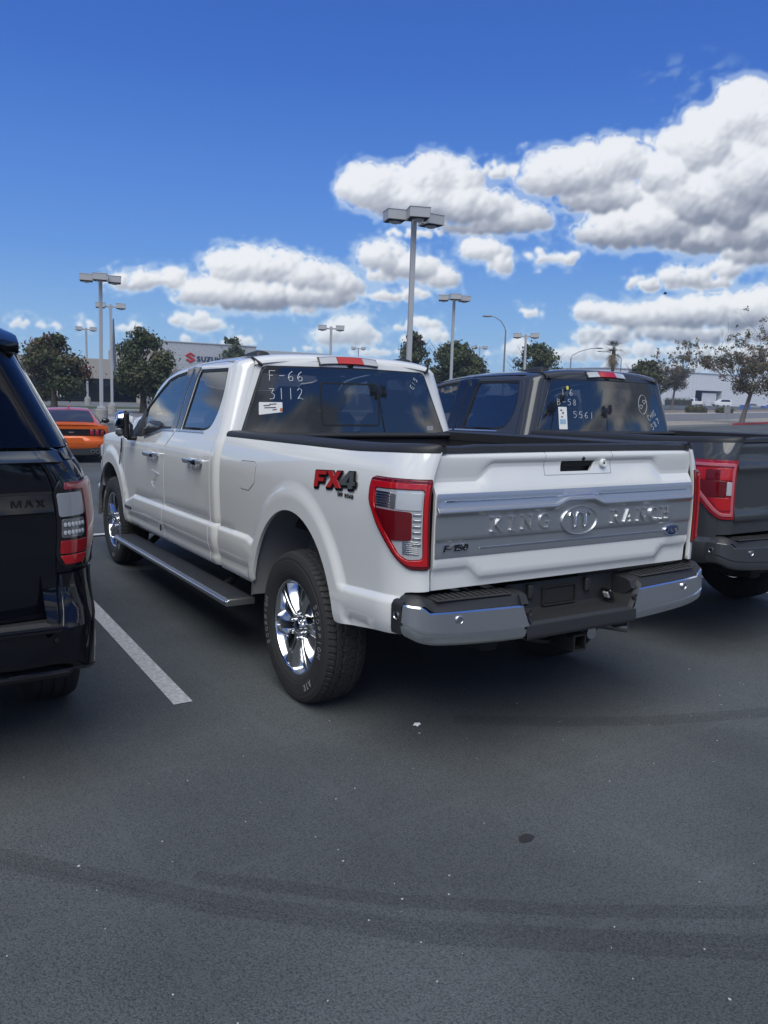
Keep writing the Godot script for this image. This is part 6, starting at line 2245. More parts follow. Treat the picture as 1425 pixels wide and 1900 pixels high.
# ---------------------------------------------------------------- ground and street
func ground_y(x: float, z: float) -> float:
	var dx := x + 2.84
	var dz := 3.87 - z
	if dz <= 0.0 and absf(dx) < 60.0:
		return 0.0
	var d := sqrt(dx * dx + dz * dz)
	var az := atan2(dx, maxf(dz, 0.001))
	var left := 1.0 - sstep(0.30, 0.75, az)
	var fall := -0.30 * left * sstep(8.0, 21.0, d)
	var rise := (1.0 - left) * (0.12 * sstep(25.0, 60.0, d) + 0.0062 * clampf(d - 70.0, 0.0, 160.0))
	return fall + rise

func draped(x0: float, x1: float, z0: float, z1: float, lift: float, step := 3.0) -> Soup:
	var s := Soup.new()
	var nx := maxi(1, int(ceil((x1 - x0) / step)))
	var nz := maxi(1, int(ceil(absf(z1 - z0) / step)))
	var rows := []
	for j in nz + 1:
		var z := lerpf(z0, z1, float(j) / nz)
		var ring := []
		for i in nx + 1:
			var x := lerpf(x0, x1, float(i) / nx)
			ring.append(Vector3(x, ground_y(x, z) + lift, z))
		rows.append(ring)
	s.loft(rows)
	return s

func kerb(x0: float, x1: float, z: float, h: float, w: float) -> Soup:
	var s := Soup.new()
	var n := int((x1 - x0) / 3.0)
	var rows := []
	for i in n + 1:
		var x := lerpf(x0, x1, float(i) / n)
		var y := ground_y(x, z)
		rows.append([Vector3(x, y - 0.05, z + w / 2), Vector3(x, y + h - 0.02, z + w / 2), Vector3(x, y + h, z + w / 2 - 0.02), Vector3(x, y + h, z - w / 2), Vector3(x, y - 0.05, z - w / 2)])
	s.loft(rows)
	return s

func surface_mat(called: String, lo: Color, hi: Color, rough: float, scale: float, bump: float, sd: int, freq := 0.02) -> StandardMaterial3D:
	var m := mat(called, Color.WHITE, rough)
	m.albedo_texture = noise_tex(512, freq, 5, lo, hi, sd)
	m.uv1_triplanar = true
	m.uv1_world_triplanar = true
	m.uv1_scale = Vector3.ONE * scale
	if bump > 0.0:
		m.heightmap_enabled = true
		m.heightmap_texture = bump_tex(512, 0.06, 4, sd + 3)
		m.heightmap_scale = bump
	return m

# asphalt: stone chips in dark binder, computed once
func asphalt_images() -> Array:
	var n := 1024
	var chips := FastNoiseLite.new()
	chips.noise_type = FastNoiseLite.TYPE_CELLULAR
	chips.cellular_return_type = FastNoiseLite.RETURN_CELL_VALUE
	chips.frequency = 0.115
	chips.seed = 4
	var edge := FastNoiseLite.new()
	edge.noise_type = FastNoiseLite.TYPE_CELLULAR
	edge.cellular_return_type = FastNoiseLite.RETURN_DISTANCE
	edge.frequency = 0.115
	edge.seed = 4
	var a := chips.get_seamless_image(n, n)
	var b := edge.get_seamless_image(n, n)
	var col := Image.create(n, n, false, Image.FORMAT_RGB8)
	var hei := Image.create(n, n, false, Image.FORMAT_RGB8)
	var pa := a.get_data()
	var pb := b.get_data()
	var ca := PackedByteArray()
	var ha := PackedByteArray()
	ca.resize(n * n * 3)
	ha.resize(n * n * 3)
	# tone of a chip by its cell value
	var lut := []
	for i in 256:
		var v := i / 255.0
		var l := 0.062 + 0.066 * v
		if v > 0.93:
			l = 0.21
		elif v < 0.10:
			l = 0.034
		lut.append(int(Color(l, l, l).linear_to_srgb().r * 255.0))
	for i in n * n:
		var t: int = lut[pa[i]]
		var e: int = pb[i]
		if e > 150:
			t = t * 3 / 4
		ca[i * 3] = t
		ca[i * 3 + 1] = t + 4
		ca[i * 3 + 2] = mini(t + 6, 255)
		var h := clampi(255 - e, 0, 255)
		ha[i * 3] = h
		ha[i * 3 + 1] = h
		ha[i * 3 + 2] = h
	col.set_data(n, n, false, Image.FORMAT_RGB8, ca)
	hei.set_data(n, n, false, Image.FORMAT_RGB8, ha)
	return [ImageTexture.create_from_image(col), ImageTexture.create_from_image(hei)]

func build_ground() -> void:
	mat("grit", lin(0.42, 0.42, 0.40), 0.8)
	mat("sticker_yellow", lin(0.7, 0.65, 0.05), 0.5)
	mat("mirror", lin(0.85, 0.86, 0.88), 0.02, 1.0)
	mat("headliner", lin(0.3, 0.29, 0.27), 0.9)
	mat("lens_grey", lin(0.26, 0.275, 0.30), 0.2, 0.1, 0.8)
	mat("lens_frost", lin(0.48, 0.50, 0.53), 0.25, 0.1, 0.8)
	mat("lens_pink", lin(0.50, 0.12, 0.15), 0.2, 0.1, 0.8)
	mat("lens_red_wine", lin(0.20, 0.008, 0.022), 0.10, 0.0, 1.0)
	mat("lens_red_dim", lin(0.28, 0.010, 0.022), 0.15, 0.0, 0.8)
	mat("black_steel", lin(0.015, 0.015, 0.016), 0.45, 0.3)
	mat("satin_black_blue", lin(0.16, 0.17, 0.18), 0.16, 0.9)
	var cg := mat("coupe_glass", lin(0.03, 0.04, 0.05, 0.85), 0.02)
	cg.transparency = BaseMaterial3D.TRANSPARENCY_ALPHA
	var tex := asphalt_images()
	var m := mat("asphalt", Color.WHITE, 0.88)
	m.albedo_texture = tex[0]
	m.uv1_triplanar = true
	m.uv1_world_triplanar = true
	m.uv1_scale = Vector3.ONE * 1.15
	m.heightmap_enabled = true
	m.heightmap_texture = tex[1]
	m.heightmap_scale = 0.4
	# broad wear patches
	m.detail_enabled = true
	m.detail_blend_mode = BaseMaterial3D.BLEND_MODE_MUL
	m.detail_albedo = noise_tex(512, 0.008, 5, lin(0.72, 0.72, 0.73), lin(1.0, 1.0, 1.0), 21, FastNoiseLite.TYPE_SIMPLEX_SMOOTH, 0.2, 0.7)
	m.detail_uv_layer = BaseMaterial3D.DETAIL_UV_2
	m.uv2_triplanar = true
	m.uv2_world_triplanar = true
	m.uv2_scale = Vector3.ONE * 0.13
	var xs := [-1500.0, -600.0, -250.0, -120.0, -70.0]
	var x := -50.0
	while x < 120.0:
		xs.append(x)
		x += 2.5
	while x < 300.0:
		xs.append(x)
		x += 12.0
	xs.append_array([400.0, 700.0, 1500.0])
	var zs := [1500.0, 500.0, 150.0, 60.0, 20.0, 5.0]
	var z := 2.0
	while z > -150.0:
		zs.append(z)
		z -= 2.5 if z > -60.0 else 6.0
	zs.append_array([-200.0, -300.0, -600.0, -1500.0])
	var s := Soup.new()
	var rows := []
	for zz in zs:
		var ring := []
		for xx in xs:
			ring.append(Vector3(xx, ground_y(xx, zz), zz))
		rows.append(ring)
	s.loft(rows)
	structure("ground", s.mesh(60.0), m)
	# stall lines: worn white paint
	var lp := surface_mat("line_paint", lin(0.42, 0.42, 0.42), lin(0.60, 0.60, 0.59), 0.8, 1.6, 0.06, 31, 0.03)
	for q in [[-4.27, -0.235], [-1.525, -0.222], [1.22, -0.24], [3.965, -0.25], [6.71, -0.23], [9.45, -0.24]]:
		var l := Soup.new()
		l.quad(Vector3(q[0] - 0.052, 0.004, q[1]), Vector3(q[0] + 0.052, 0.004, q[1]), Vector3(q[0] + 0.052, 0.004, -5.50), Vector3(q[0] - 0.052, 0.004, -5.50))
		structure("stall_line", l.mesh(), lp)
	var cl := Soup.new()
	cl.quad(Vector3(-9.8, 0.004, -5.505), Vector3(12.2, 0.004, -5.505), Vector3(12.2, 0.004, -5.61), Vector3(-9.8, 0.004, -5.61))
	structure("stall_head_line", cl.mesh(), lp)
	# tyre marks: rubber rubbed into the asphalt
	var sk := mat("tyre_mark", Color(1, 1, 1, 1), 0.8)
	sk.albedo_texture = skid_texture()
	sk.transparency = BaseMaterial3D.TRANSPARENCY_ALPHA
	sk.uv1_triplanar = true
	sk.uv1_world_triplanar = true
	sk.uv1_scale = Vector3.ONE * 0.9
	for arc in [
		[[[-3.4, -0.1], [-2.9, 0.52], [-2.56, 0.93], [-1.99, 1.54], [-1.458, 2.01], [-0.95, 2.35], [-0.59, 2.586], [0.1, 2.95], [1.2, 3.4]], 0.045],
		[[[-3.4, -0.16], [-2.9, 0.46], [-2.56, 0.86], [-1.99, 1.47], [-1.458, 1.94], [-0.95, 2.28], [-0.59, 2.51], [0.1, 2.87], [1.2, 3.3]], 0.07],
		[[[-1.99, 1.33], [-1.458, 1.78], [-0.95, 2.13], [-0.45, 2.42], [0.2, 2.75], [1.3, 3.2]], 0.07],
		[[[-0.35, 0.64], [0.1, 0.92], [0.6, 1.16], [1.2, 1.36], [2.0, 1.56], [3.2, 1.8]], 0.12]
		]:
		var b := Soup.new()
		var p: Array = arc[0]
		var rr := []
		for i in p.size():
			var a := Vector2(p[maxi(i - 1, 0)][0], p[maxi(i - 1, 0)][1])
			var c := Vector2(p[mini(i + 1, p.size() - 1)][0], p[mini(i + 1, p.size() - 1)][1])
			var d := (c - a).normalized()
			var nn: Vector2 = Vector2(-d.y, d.x) * arc[1] * 0.5
			var q := Vector2(p[i][0], p[i][1])
			rr.append([Vector3(q.x - nn.x, 0.003, q.y - nn.y), Vector3(q.x + nn.x, 0.003, q.y + nn.y)])
		b.loft(rr)
		structure("road_marking_tyre_mark", b.mesh(60.0), sk)
	# street beyond the lot
	surface_mat("concrete", lin(0.27, 0.26, 0.24), lin(0.36, 0.35, 0.33), 0.85, 0.6, 0.05, 41)
	surface_mat("dry_soil", lin(0.14, 0.10, 0.07), lin(0.26, 0.20, 0.14), 0.95, 0.4, 0.3, 42)
	surface_mat("lawn_base", lin(0.035, 0.055, 0.015), lin(0.07, 0.10, 0.03), 0.95, 0.5, 0.3, 43)
	surface_mat("street_asphalt", lin(0.13, 0.13, 0.135), lin(0.18, 0.18, 0.185), 0.9, 0.3, 0.05, 44)
	surface_mat("tan_verge", lin(0.24, 0.21, 0.17), lin(0.34, 0.31, 0.26), 0.9, 0.35, 0.1, 45)
	mat("red_kerb_paint", lin(0.42, 0.05, 0.045), 0.7)
	structure("kerb", kerb(-60, 36, -41.0, 0.14, 0.3).mesh(), M.concrete)
	structure("sidewalk", draped(-60, 36, -41.15, -46.5, 0.13).mesh(60), M.concrete)
	structure("road", draped(-80, 40, -46.5, -60.0, 0.05).mesh(60), M.street_asphalt)
	# at the right the street swings away from the lot
	structure("kerb", slanted(0.0, 16.4, -0.15, 0.15, 0.14, true).mesh(), M.concrete)
	structure("kerb", slanted(16.4, 70.0, -0.15, 0.15, 0.145, true).mesh(), M.red_kerb_paint)
	structure("kerb", slanted(70.0, 190.0, -0.15, 0.15, 0.14, true).mesh(), M.concrete)
	structure("verge", slanted(0.0, 190.0, 0.15, 4.4, 0.12, false).mesh(60), M.tan_verge)
	structure("road", slanted(0.0, 230.0, 4.4, 13.6, 0.05, false).mesh(60), M.street_asphalt)
	structure("kerb", slanted(0.0, 230.0, 13.6, 13.9, 0.14, true).mesh(), M.concrete)
	structure("sidewalk", slanted(0.0, 230.0, 13.9, 17.2, 0.13, false).mesh(60), M.concrete)
	structure("planting_bed", slanted(0.0, 230.0, 17.2, 24.0, 0.12, false).mesh(60), M.dry_soil)
	structure("kerb", kerb(-80, 40, -60.2, 0.14, 0.3).mesh(), M.concrete)
	structure("sidewalk", draped(-80, 40, -60.35, -63.5, 0.13).mesh(60), M.concrete)
	structure("lawn", draped(-80, 34, -63.5, -71.0, 0.13).mesh(60), M.lawn_base)
	structure("forecourt", draped(-80, 34, -71.0, -112.0, 0.06).mesh(60), M.street_asphalt)

# strip along the slanted street: s runs along it, t away from the lot
func slanted(s0: float, s1: float, t0: float, t1: float, lift: float, raised: bool) -> Soup:
	var a := Vector2(36.0, -29.2)
	var d := Vector2(0.949, -0.316)
	var n := Vector2(-0.316, -0.949)
	var m := maxi(1, int((s1 - s0) / 3.0))
	var k := maxi(1, int((t1 - t0) / 3.0))
	var rows := []
	for i in m + 1:
		var row := []
		for j in k + 1:
			var p := a + d * lerpf(s0, s1, float(i) / m) + n * lerpf(t0, t1, float(j) / k)
			var y := ground_y(p.x, p.y)
			if raised and j == 0:
				row.append(Vector3(p.x, y - 0.05, p.y))
			row.append(Vector3(p.x, y + lift, p.y))
			if raised and j == k:
				row.append(Vector3(p.x, y - 0.05, p.y))
		rows.append(row)
	var o := Soup.new()
	o.loft(rows)
	return o

func skid_texture() -> ImageTexture:
	var n := 512
	var nz := FastNoiseLite.new()
	nz.frequency = 0.16
	nz.fractal_octaves = 4
	nz.seed = 12
	var a := nz.get_seamless_image(n, n).get_data()
	var out := PackedByteArray()
	out.resize(n * n * 4)
	for i in n * n:
		out[i * 4] = 22
		out[i * 4 + 1] = 22
		out[i * 4 + 2] = 24
		out[i * 4 + 3] = clampi((int(a[i]) - 40) / 3, 8, 54)
	return ImageTexture.create_from_image(Image.create_from_data(n, n, false, Image.FORMAT_RGBA8, out))

# ---------------------------------------------------------------- light poles
func pole_head() -> Dictionary:
	if not cache.has("head"):
		var h := Soup.new()
		h.cbox(Vector3(0, 0, 0), Vector3(0.66, 0.32, 0.62), 0.015)
		h.cbox(Vector3(0, 0.155, 0), Vector3(0.69, 0.03, 0.65), 0.01)
		var d := Soup.new()
		d.cbox(Vector3(0, -0.165, 0), Vector3(0.58, 0.03, 0.54), 0.01)
		var l := Soup.new()
		l.ball(Vector3(0, -0.17, 0), Vector3(0.20, 0.085, 0.20), 14, 8)
		cache.head = {"box": h.mesh(), "frame": d.mesh(), "lens": l.mesh(60.0)}
	return cache.head

func light_pole(label: String, at: Vector3, height: float, dirs: Array, turn: float, lean := 0.0, foot := true, group := "parking lot light poles") -> Node3D:
	var t := thing("light_pole", label, "light pole", at, turn, group)
	t.rotation.z = lean
	var p := Soup.new()
	p.cbox(Vector3(0, 0.80 + (height - 0.80) / 2, 0), Vector3(0.155, height - 0.80, 0.155), 0.012, Basis(Vector3.UP, 0.3))
	put(t, "pole", p.mesh(), M.pole_paint)
	var b := Soup.new()
	b.cbox(Vector3(0, 0.86, 0), Vector3(0.36, 0.12, 0.36), 0.02, Basis(Vector3.UP, 0.3))
	put(t, "base_cover", b.mesh(), M.pole_paint)
	var f := Soup.new()
	f.lathe([Vector2(0.0, 0.80), Vector2(0.28, 0.80), Vector2(0.305, 0.775), Vector2(0.31, -0.2)], 28, Vector3.ZERO, Basis(Vector3(0, 0, 1), PI / 2) * Basis(Vector3.UP, 0.0))
	put(t, "concrete_footing", f.mesh(), M.concrete)
	var h := pole_head()
	for a in dirs:
		var q := Basis(Vector3.UP, a)
		var arm := Soup.new()
		arm.cbox(q * Vector3(0, height - 0.16, -0.25), Vector3(0.07, 0.12, 0.50), 0.01, q)
		put(t, "arm", arm.mesh(), M.pole_paint)
		var hd := put(t, "lamp_head", h.box, M.pole_paint, Transform3D(q, q * Vector3(0, height - 0.10, -0.66)))
		put(hd, "lens_frame", h.frame, M.dark_inner)
		put(hd, "lens", h.lens, M.lens_frost)
	return t

func street_lamp(label: String, at: Vector3, height: float, turn: float, reach: float) -> void:
	var t := thing("street_lamp", label, "street lamp", at, turn, "curved street lamps")
	var p := Soup.new()
	p.tube([Vector3(0, 0, 0), Vector3(0, height * 0.5, 0), Vector3(0, height - 1.0, 0)], [0.085, 0.07, 0.055], 10)
	put(t, "pole", p.mesh(60), M.galvanised)
	var a := Soup.new()
	a.tube([Vector3(0, height - 1.05, 0), Vector3(0, height - 0.75, -0.12), Vector3(0, height - 0.35, -reach * 0.35), Vector3(0, height - 0.08, -reach * 0.75), Vector3(0, height - 0.02, -reach)], 0.034, 8)
	put(t, "arm", a.mesh(60), M.galvanised)
	var h := Soup.new()
	h.ball(Vector3(0, height - 0.02, -reach - 0.3), Vector3(0.15, 0.08, 0.38), 12, 6)
	put(t, "lamp_head", h.mesh(60), M.galvanised)

func build_lot_furniture() -> void:
	mat("pole_paint", lin(0.40, 0.41, 0.43), 0.5)
	mat("galvanised", lin(0.22, 0.23, 0.25), 0.5, 0.3)
	mat("banner_blue", lin(0.10, 0.14, 0.22), 0.9)
	var q := PI / 2
	light_pole("tall grey light pole with three box lamps in front of the two leafy trees", Vector3(6.72, ground_y(6.72, -38.7), -38.7), 7.3, [q, -q, PI], -0.25, -0.012)
	var b := light_pole("grey light pole with a furled blue banner beside the tall pole", Vector3(10.86, ground_y(10.86, -53.9) - 0.15, -53.9), 7.6, [q, -q], -0.25, -0.004)
	var bn := Soup.new()
	bn.loft([[Vector3(0.12, 6.6, 0.0), Vector3(0.20, 6.7, 0.05), Vector3(0.16, 6.6, 0.1)], [Vector3(0.10, 5.4, 0.0), Vector3(0.26, 5.1, 0.12), Vector3(0.2, 5.3, 0.2)], [Vector3(0.10, 4.1, 0.0), Vector3(0.32, 3.6, 0.10), Vector3(0.2, 4.0, 0.22)], [Vector3(0.14, 3.4, 0.0), Vector3(0.30, 3.0, 0.08), Vector3(0.2, 3.3, 0.1)]])
	put(b, "banner", bn.mesh(60), M.banner_blue)
	light_pole("slim grey light pole farthest left, before the beige showroom", Vector3(14.74, -0.4, -80.1), 7.6, [q, -q], -0.15, 0.0)
	light_pole("tallest grey light pole rising behind the white pickup's cab", Vector3(12.27, 0.0, -19.06), 7.48, [q + 0.30, -q + 0.55, PI + 0.18], -0.57, -0.005)
	light_pole("grey light pole with three box lamps behind the grey pickup's cab", Vector3(27.96, 0.05, -37.92), 7.75, [q, -q + 0.3, PI + 0.1], -0.63, 0.0)
	light_pole("grey light pole with two box lamps over the grey pickup's roof", Vector3(39.43, 0.1, -44.0), 6.4, [q, -q], -0.72, 0.008)
	light_pole("grey light pole above the white pickup's roof brake lamp", Vector3(25.91, 0.0, -50.27), 6.5, [q, -q], -0.49, 0.0)
	light_pole("far grey light pole between the centre trees and the street lamp", Vector3(60.56, 0.2, -76.43), 7.6, [q, -q], -0.65, 0.0)
	light_pole("farthest tiny light pole just above the white pickup's roof", Vector3(52.98, 0.2, -93.23), 7.6, [q, -q], -0.5, 0.0)
	street_lamp("dark curved street lamp standing between two light poles", Vector3(36.74, 0.1, -43.29), 7.5, -0.7 + PI / 2, 1.1)
	street_lamp("thin curved street lamp arm left of the palm tree", Vector3(55.0, 0.3, -55.0), 6.4, -0.75 - PI / 2, 2.3)
	street_lamp("thin curved street lamp arm nearest the palm tree", Vector3(83.0, 0.4, -74.0), 7.9, -0.8 + PI / 2, 2.6)
	# poles across the lane across the lane, mirrored in the rear windows
	for k in [[15.0, 18.5, 7.8, "light pole mirrored tallest in the white pickup's rear window"], [21.5, 30.0, 7.8, "light pole mirrored far off in the white pickup's rear window"], [11.0, 27.0, 7.6, "light pole mirrored left of the tallest in the rear window"], [27.0, 21.0, 7.6, "light pole mirrored rightmost in the white pickup's rear window"]]:
		light_pole(k[3], Vector3(k[0], 0.0, k[1]), k[2], [q, -q, PI], 0.4, 0.0)

# ---------------------------------------------------------------- trees and plants
func leaf_crown(rng: RandomNumberGenerator, blobs: Array, count: int, size: float, tones: Array) -> Soup:
	var s := Soup.new()
	s.colored = true
	var vol := 0.0
	for b in blobs:
		vol += b[1].x * b[1].y * b[1].z
	for b in blobs:
		var c: Vector3 = b[0]
		var r: Vector3 = b[1]
		var tone: Color = tones[rng.randi() % tones.size()]
		var k := int(count * r.x * r.y * r.z / vol) + 12
		for i in k:
			var d := Vector3(rng.randfn(), rng.randfn(), rng.randfn()).normalized()
			var rad := pow(rng.randf(), 0.45) * (0.92 + 0.22 * rng.randf()) * (1.0 if rng.randf() > 0.14 else 1.45)
			var p := c + d * r * rad
			var a := Vector3(rng.randfn(), rng.randfn() * 0.7, rng.randfn()).normalized()
			var n := (d + Vector3(rng.randfn(), rng.randfn(), rng.randfn()) * 0.55).normalized()
			var u := a.cross(n).normalized() * size * (0.6 + 0.8 * rng.randf())
			var v := n.cross(u).normalized() * u.length() * (0.5 + 0.4 * rng.randf())
			s.paint = tone.lerp(tones[rng.randi() % tones.size()], 0.35) * (0.75 + 0.5 * rng.randf())
			s.paint.a = 1.0
			s.tri(p - u, p - v * 0.9, p + u)
			s.tri(p - u, p + u, p + v + n * size * 0.15)
	return s

func limb(s: Soup, rng: RandomNumberGenerator, a: Vector3, d: Vector3, len: float, r: float, depth: int, tips: Array) -> void:
	var path := [a]
	var rad := [r]
	var p := a
	var dir := d
	for i in 3:
		dir = (dir + Vector3(rng.randfn(), rng.randfn() * 0.5 + 0.25, rng.randfn()) * 0.16).normalized()
		p += dir * len / 3.0
		path.append(p)
		rad.append(r * (1.0 - 0.17 * (i + 1)))
	s.tube(path, rad, 6 if depth > 2 else 4, false)
	tips.append(p)
	if depth <= 0:
		return
	for i in 2 + (rng.randi() % 2):
		var nd := (dir + Vector3(rng.randfn(), rng.randfn() * 0.6 + 0.15, rng.randfn()) * 0.55).normalized()
		limb(s, rng, path[1 + rng.randi() % 3], nd, len * (0.62 + 0.2 * rng.randf()), r * 0.55, depth - 1, tips)

func leafy_tree(called: String, label: String, at: Vector3, h: float, w: float, sd: int, tones: Array, count: int, size: float, low := 0.22, lean := Vector3.ZERO) -> void:
	var t := thing(called, label, "tree", at, 0.0, "")
	var rng := RandomNumberGenerator.new()
	rng.seed = sd
	var tr := Soup.new()
	tr.tube([Vector3.ZERO - Vector3(0, 0.2, 0), Vector3(0.03, h * 0.12, 0), Vector3(0, h * 0.3, 0.04) + lean * 0.3, Vector3(0, h * 0.62, 0) + lean], [0.16 * w / 2.4, 0.12 * w / 2.4, 0.10 * w / 2.4, 0.04], 8)
	for i in 9:
		var y := h * (0.26 + 0.05 * i)
		var a := rng.randf() * TAU
		var o := Vector3(cos(a), 0.55, sin(a)).normalized()
		tr.tube([Vector3(0, y, 0) + lean * 0.4, Vector3(0, y, 0) + lean * 0.4 + o * w * 0.3, Vector3(0, y + 0.1 * h, 0) + lean * 0.4 + o * w * 0.55], [0.05, 0.035, 0.012], 5, false)
	put(t, "trunk", tr.mesh(60), M.bark)
	var blobs := []
	for i in 46:
		var v := pow(rng.randf(), 0.85)
		var y := h * (low + (0.97 - low) * v)
		var prof := pow(sin(PI * clampf(0.16 + 0.80 * v, 0.0, 1.0)), 0.75)
		var a := rng.randf() * TAU
		var rr := w * 0.5 * prof * sqrt(rng.randf()) * 0.86
		var br := w * (0.10 + 0.10 * rng.randf()) * (0.65 + 0.5 * prof)
		blobs.append([Vector3(cos(a) * rr, y, sin(a) * rr) + lean * v, Vector3(br, br * 0.75, br)])
	for i in 10:
		var a := rng.randf() * TAU
		blobs.append([Vector3(cos(a) * w * 0.18, h * (0.85 + 0.12 * rng.randf()), sin(a) * w * 0.18) + lean, Vector3.ONE * w * 0.06])
	put(t, "crown", leaf_crown(rng, blobs, count, size, tones).mesh(10.0), M.leaves)

func bare_tree(label: String, at: Vector3, h: float, w: float, sd: int, leaves: int, lean: Vector3) -> void:
	var t := thing("sparse_tree", label, "tree", at, 0.0, "half bare street trees")
	var rng := RandomNumberGenerator.new()
	rng.seed = sd
	var tr := Soup.new()
	var top := Vector3(0, h * 0.28, 0) + lean
	tr.tube([Vector3(0, -0.2, 0), lean * 0.4 + Vector3(0, h * 0.12, 0), top], [0.24, 0.17, 0.15], 9)
	var tips := []
	for i in 8:
		var a := TAU * i / 8.0 + rng.randf() * 0.5
		var up := 0.8 + 1.2 * rng.randf()
		limb(tr, rng, top - Vector3(0, 0.1 * rng.randf(), 0), Vector3(cos(a) * w / h * 1.5, up, sin(a) * w / h * 1.5).normalized(), h * 0.32, 0.055, 5, tips)
	put(t, "trunk", tr.mesh(60), M.twigs)
	var blobs := []
	for p in tips:
		var low: bool = p.y < h * 0.62
		if rng.randf() < (0.45 if low else 0.16):
			blobs.append([p, Vector3.ONE * (0.30 if low else 0.20) * (0.7 + 0.6 * rng.randf())])
	for i in 16:
		var a := rng.randf() * TAU
		var rr := w * 0.26 * sqrt(rng.randf())
		blobs.append([Vector3(cos(a) * rr, h * (0.30 + 0.25 * rng.randf()), sin(a) * rr) + lean, Vector3.ONE * w * 0.10])
	put(t, "crown", leaf_crown(rng, blobs, leaves, 0.0092 * h, [Color(0.17, 0.135, 0.095), Color(0.10, 0.10, 0.055), Color(0.19, 0.13, 0.085), Color(0.08, 0.085, 0.045)]).mesh(10.0), M.leaves)

func palm_tree(at: Vector3, h: float) -> void:
	var t := thing("palm_tree", "fan palm with a skirt of dry fronds behind the grey pickup", "palm tree", at)
	var rng := RandomNumberGenerator.new()
	rng.seed = 5
	var tr := Soup.new()
	tr.tube([Vector3(0, -0.2, 0), Vector3(0.05, h * 0.5, 0), Vector3(0, h * 0.92, 0)], [0.30, 0.24, 0.24], 10)
	put(t, "trunk", tr.mesh(60), M.bark)
	for pass_ in [0, 1]:
		var s := Soup.new()
		s.colored = true
		for i in (90 if pass_ == 0 else 70):
			var a := rng.randf() * TAU
			var e := rng.randf_range(-0.25, 1.35) if pass_ == 0 else rng.randf_range(-1.5, -0.6)
			var base := Vector3(0, h * 0.92 - (0.0 if pass_ == 0 else rng.randf() * 1.3), 0)
			var d := Vector3(cos(a) * cos(e), sin(e), sin(a) * cos(e))
			var side := d.cross(Vector3.UP).normalized()
			var L := rng.randf_range(1.15, 1.85)
			s.paint = lin(0.045, 0.06, 0.022).srgb_to_linear() if pass_ == 0 else Color(0.20, 0.145, 0.075)
			s.paint = s.paint * rng.randf_range(0.7, 1.25)
			s.paint.a = 1.0
			for k in 9:
				var f := (k - 4) * 0.16
				var tip := base + d * L + side * f * L * 0.9 + Vector3(0, -0.12 * absf(f) - 0.15 * L, 0)
				var mid := base + d * L * 0.5
				s.tri(mid - side * 0.02, mid + side * 0.02, tip)
			s.tri(base - side * 0.02, base + side * 0.02, base + d * L * 0.5)
		put(t, "fronds" if pass_ == 0 else "dry_skirt", s.mesh(10.0), M.leaves)

func hedge(label: String, at: Vector3, size: Vector3, sd: int, tones: Array) -> void:
	var t := thing("hedge", label, "hedge", at)
	var rng := RandomNumberGenerator.new()
	rng.seed = sd
	var blobs := []
	var n := int(size.x / 0.5)
	for i in n:
		blobs.append([Vector3((float(i) / n - 0.5) * size.x, size.y * 0.5, rng.randf_range(-0.2, 0.2) * size.z), Vector3(0.55, size.y * 0.52, size.z * 0.45)])
	var c := Soup.new()
	c.box(Vector3(-size.x * 0.48, 0.0, -size.z * 0.25), Vector3(size.x * 0.48, size.y * 0.7, size.z * 0.25))
	put(t, "branches", c.mesh(), M.bark)
	put(t, "foliage", leaf_crown(rng, blobs, int(size.x * 260), 0.09, tones).mesh(10.0), M.leaves)

# ---------------------------------------------------------------- buildings and far things
func bx(lo: Vector3, hi: Vector3, ch := 0.02) -> ArrayMesh:
	var s := Soup.new()
	s.box(lo, hi, ch)
	return s.mesh()

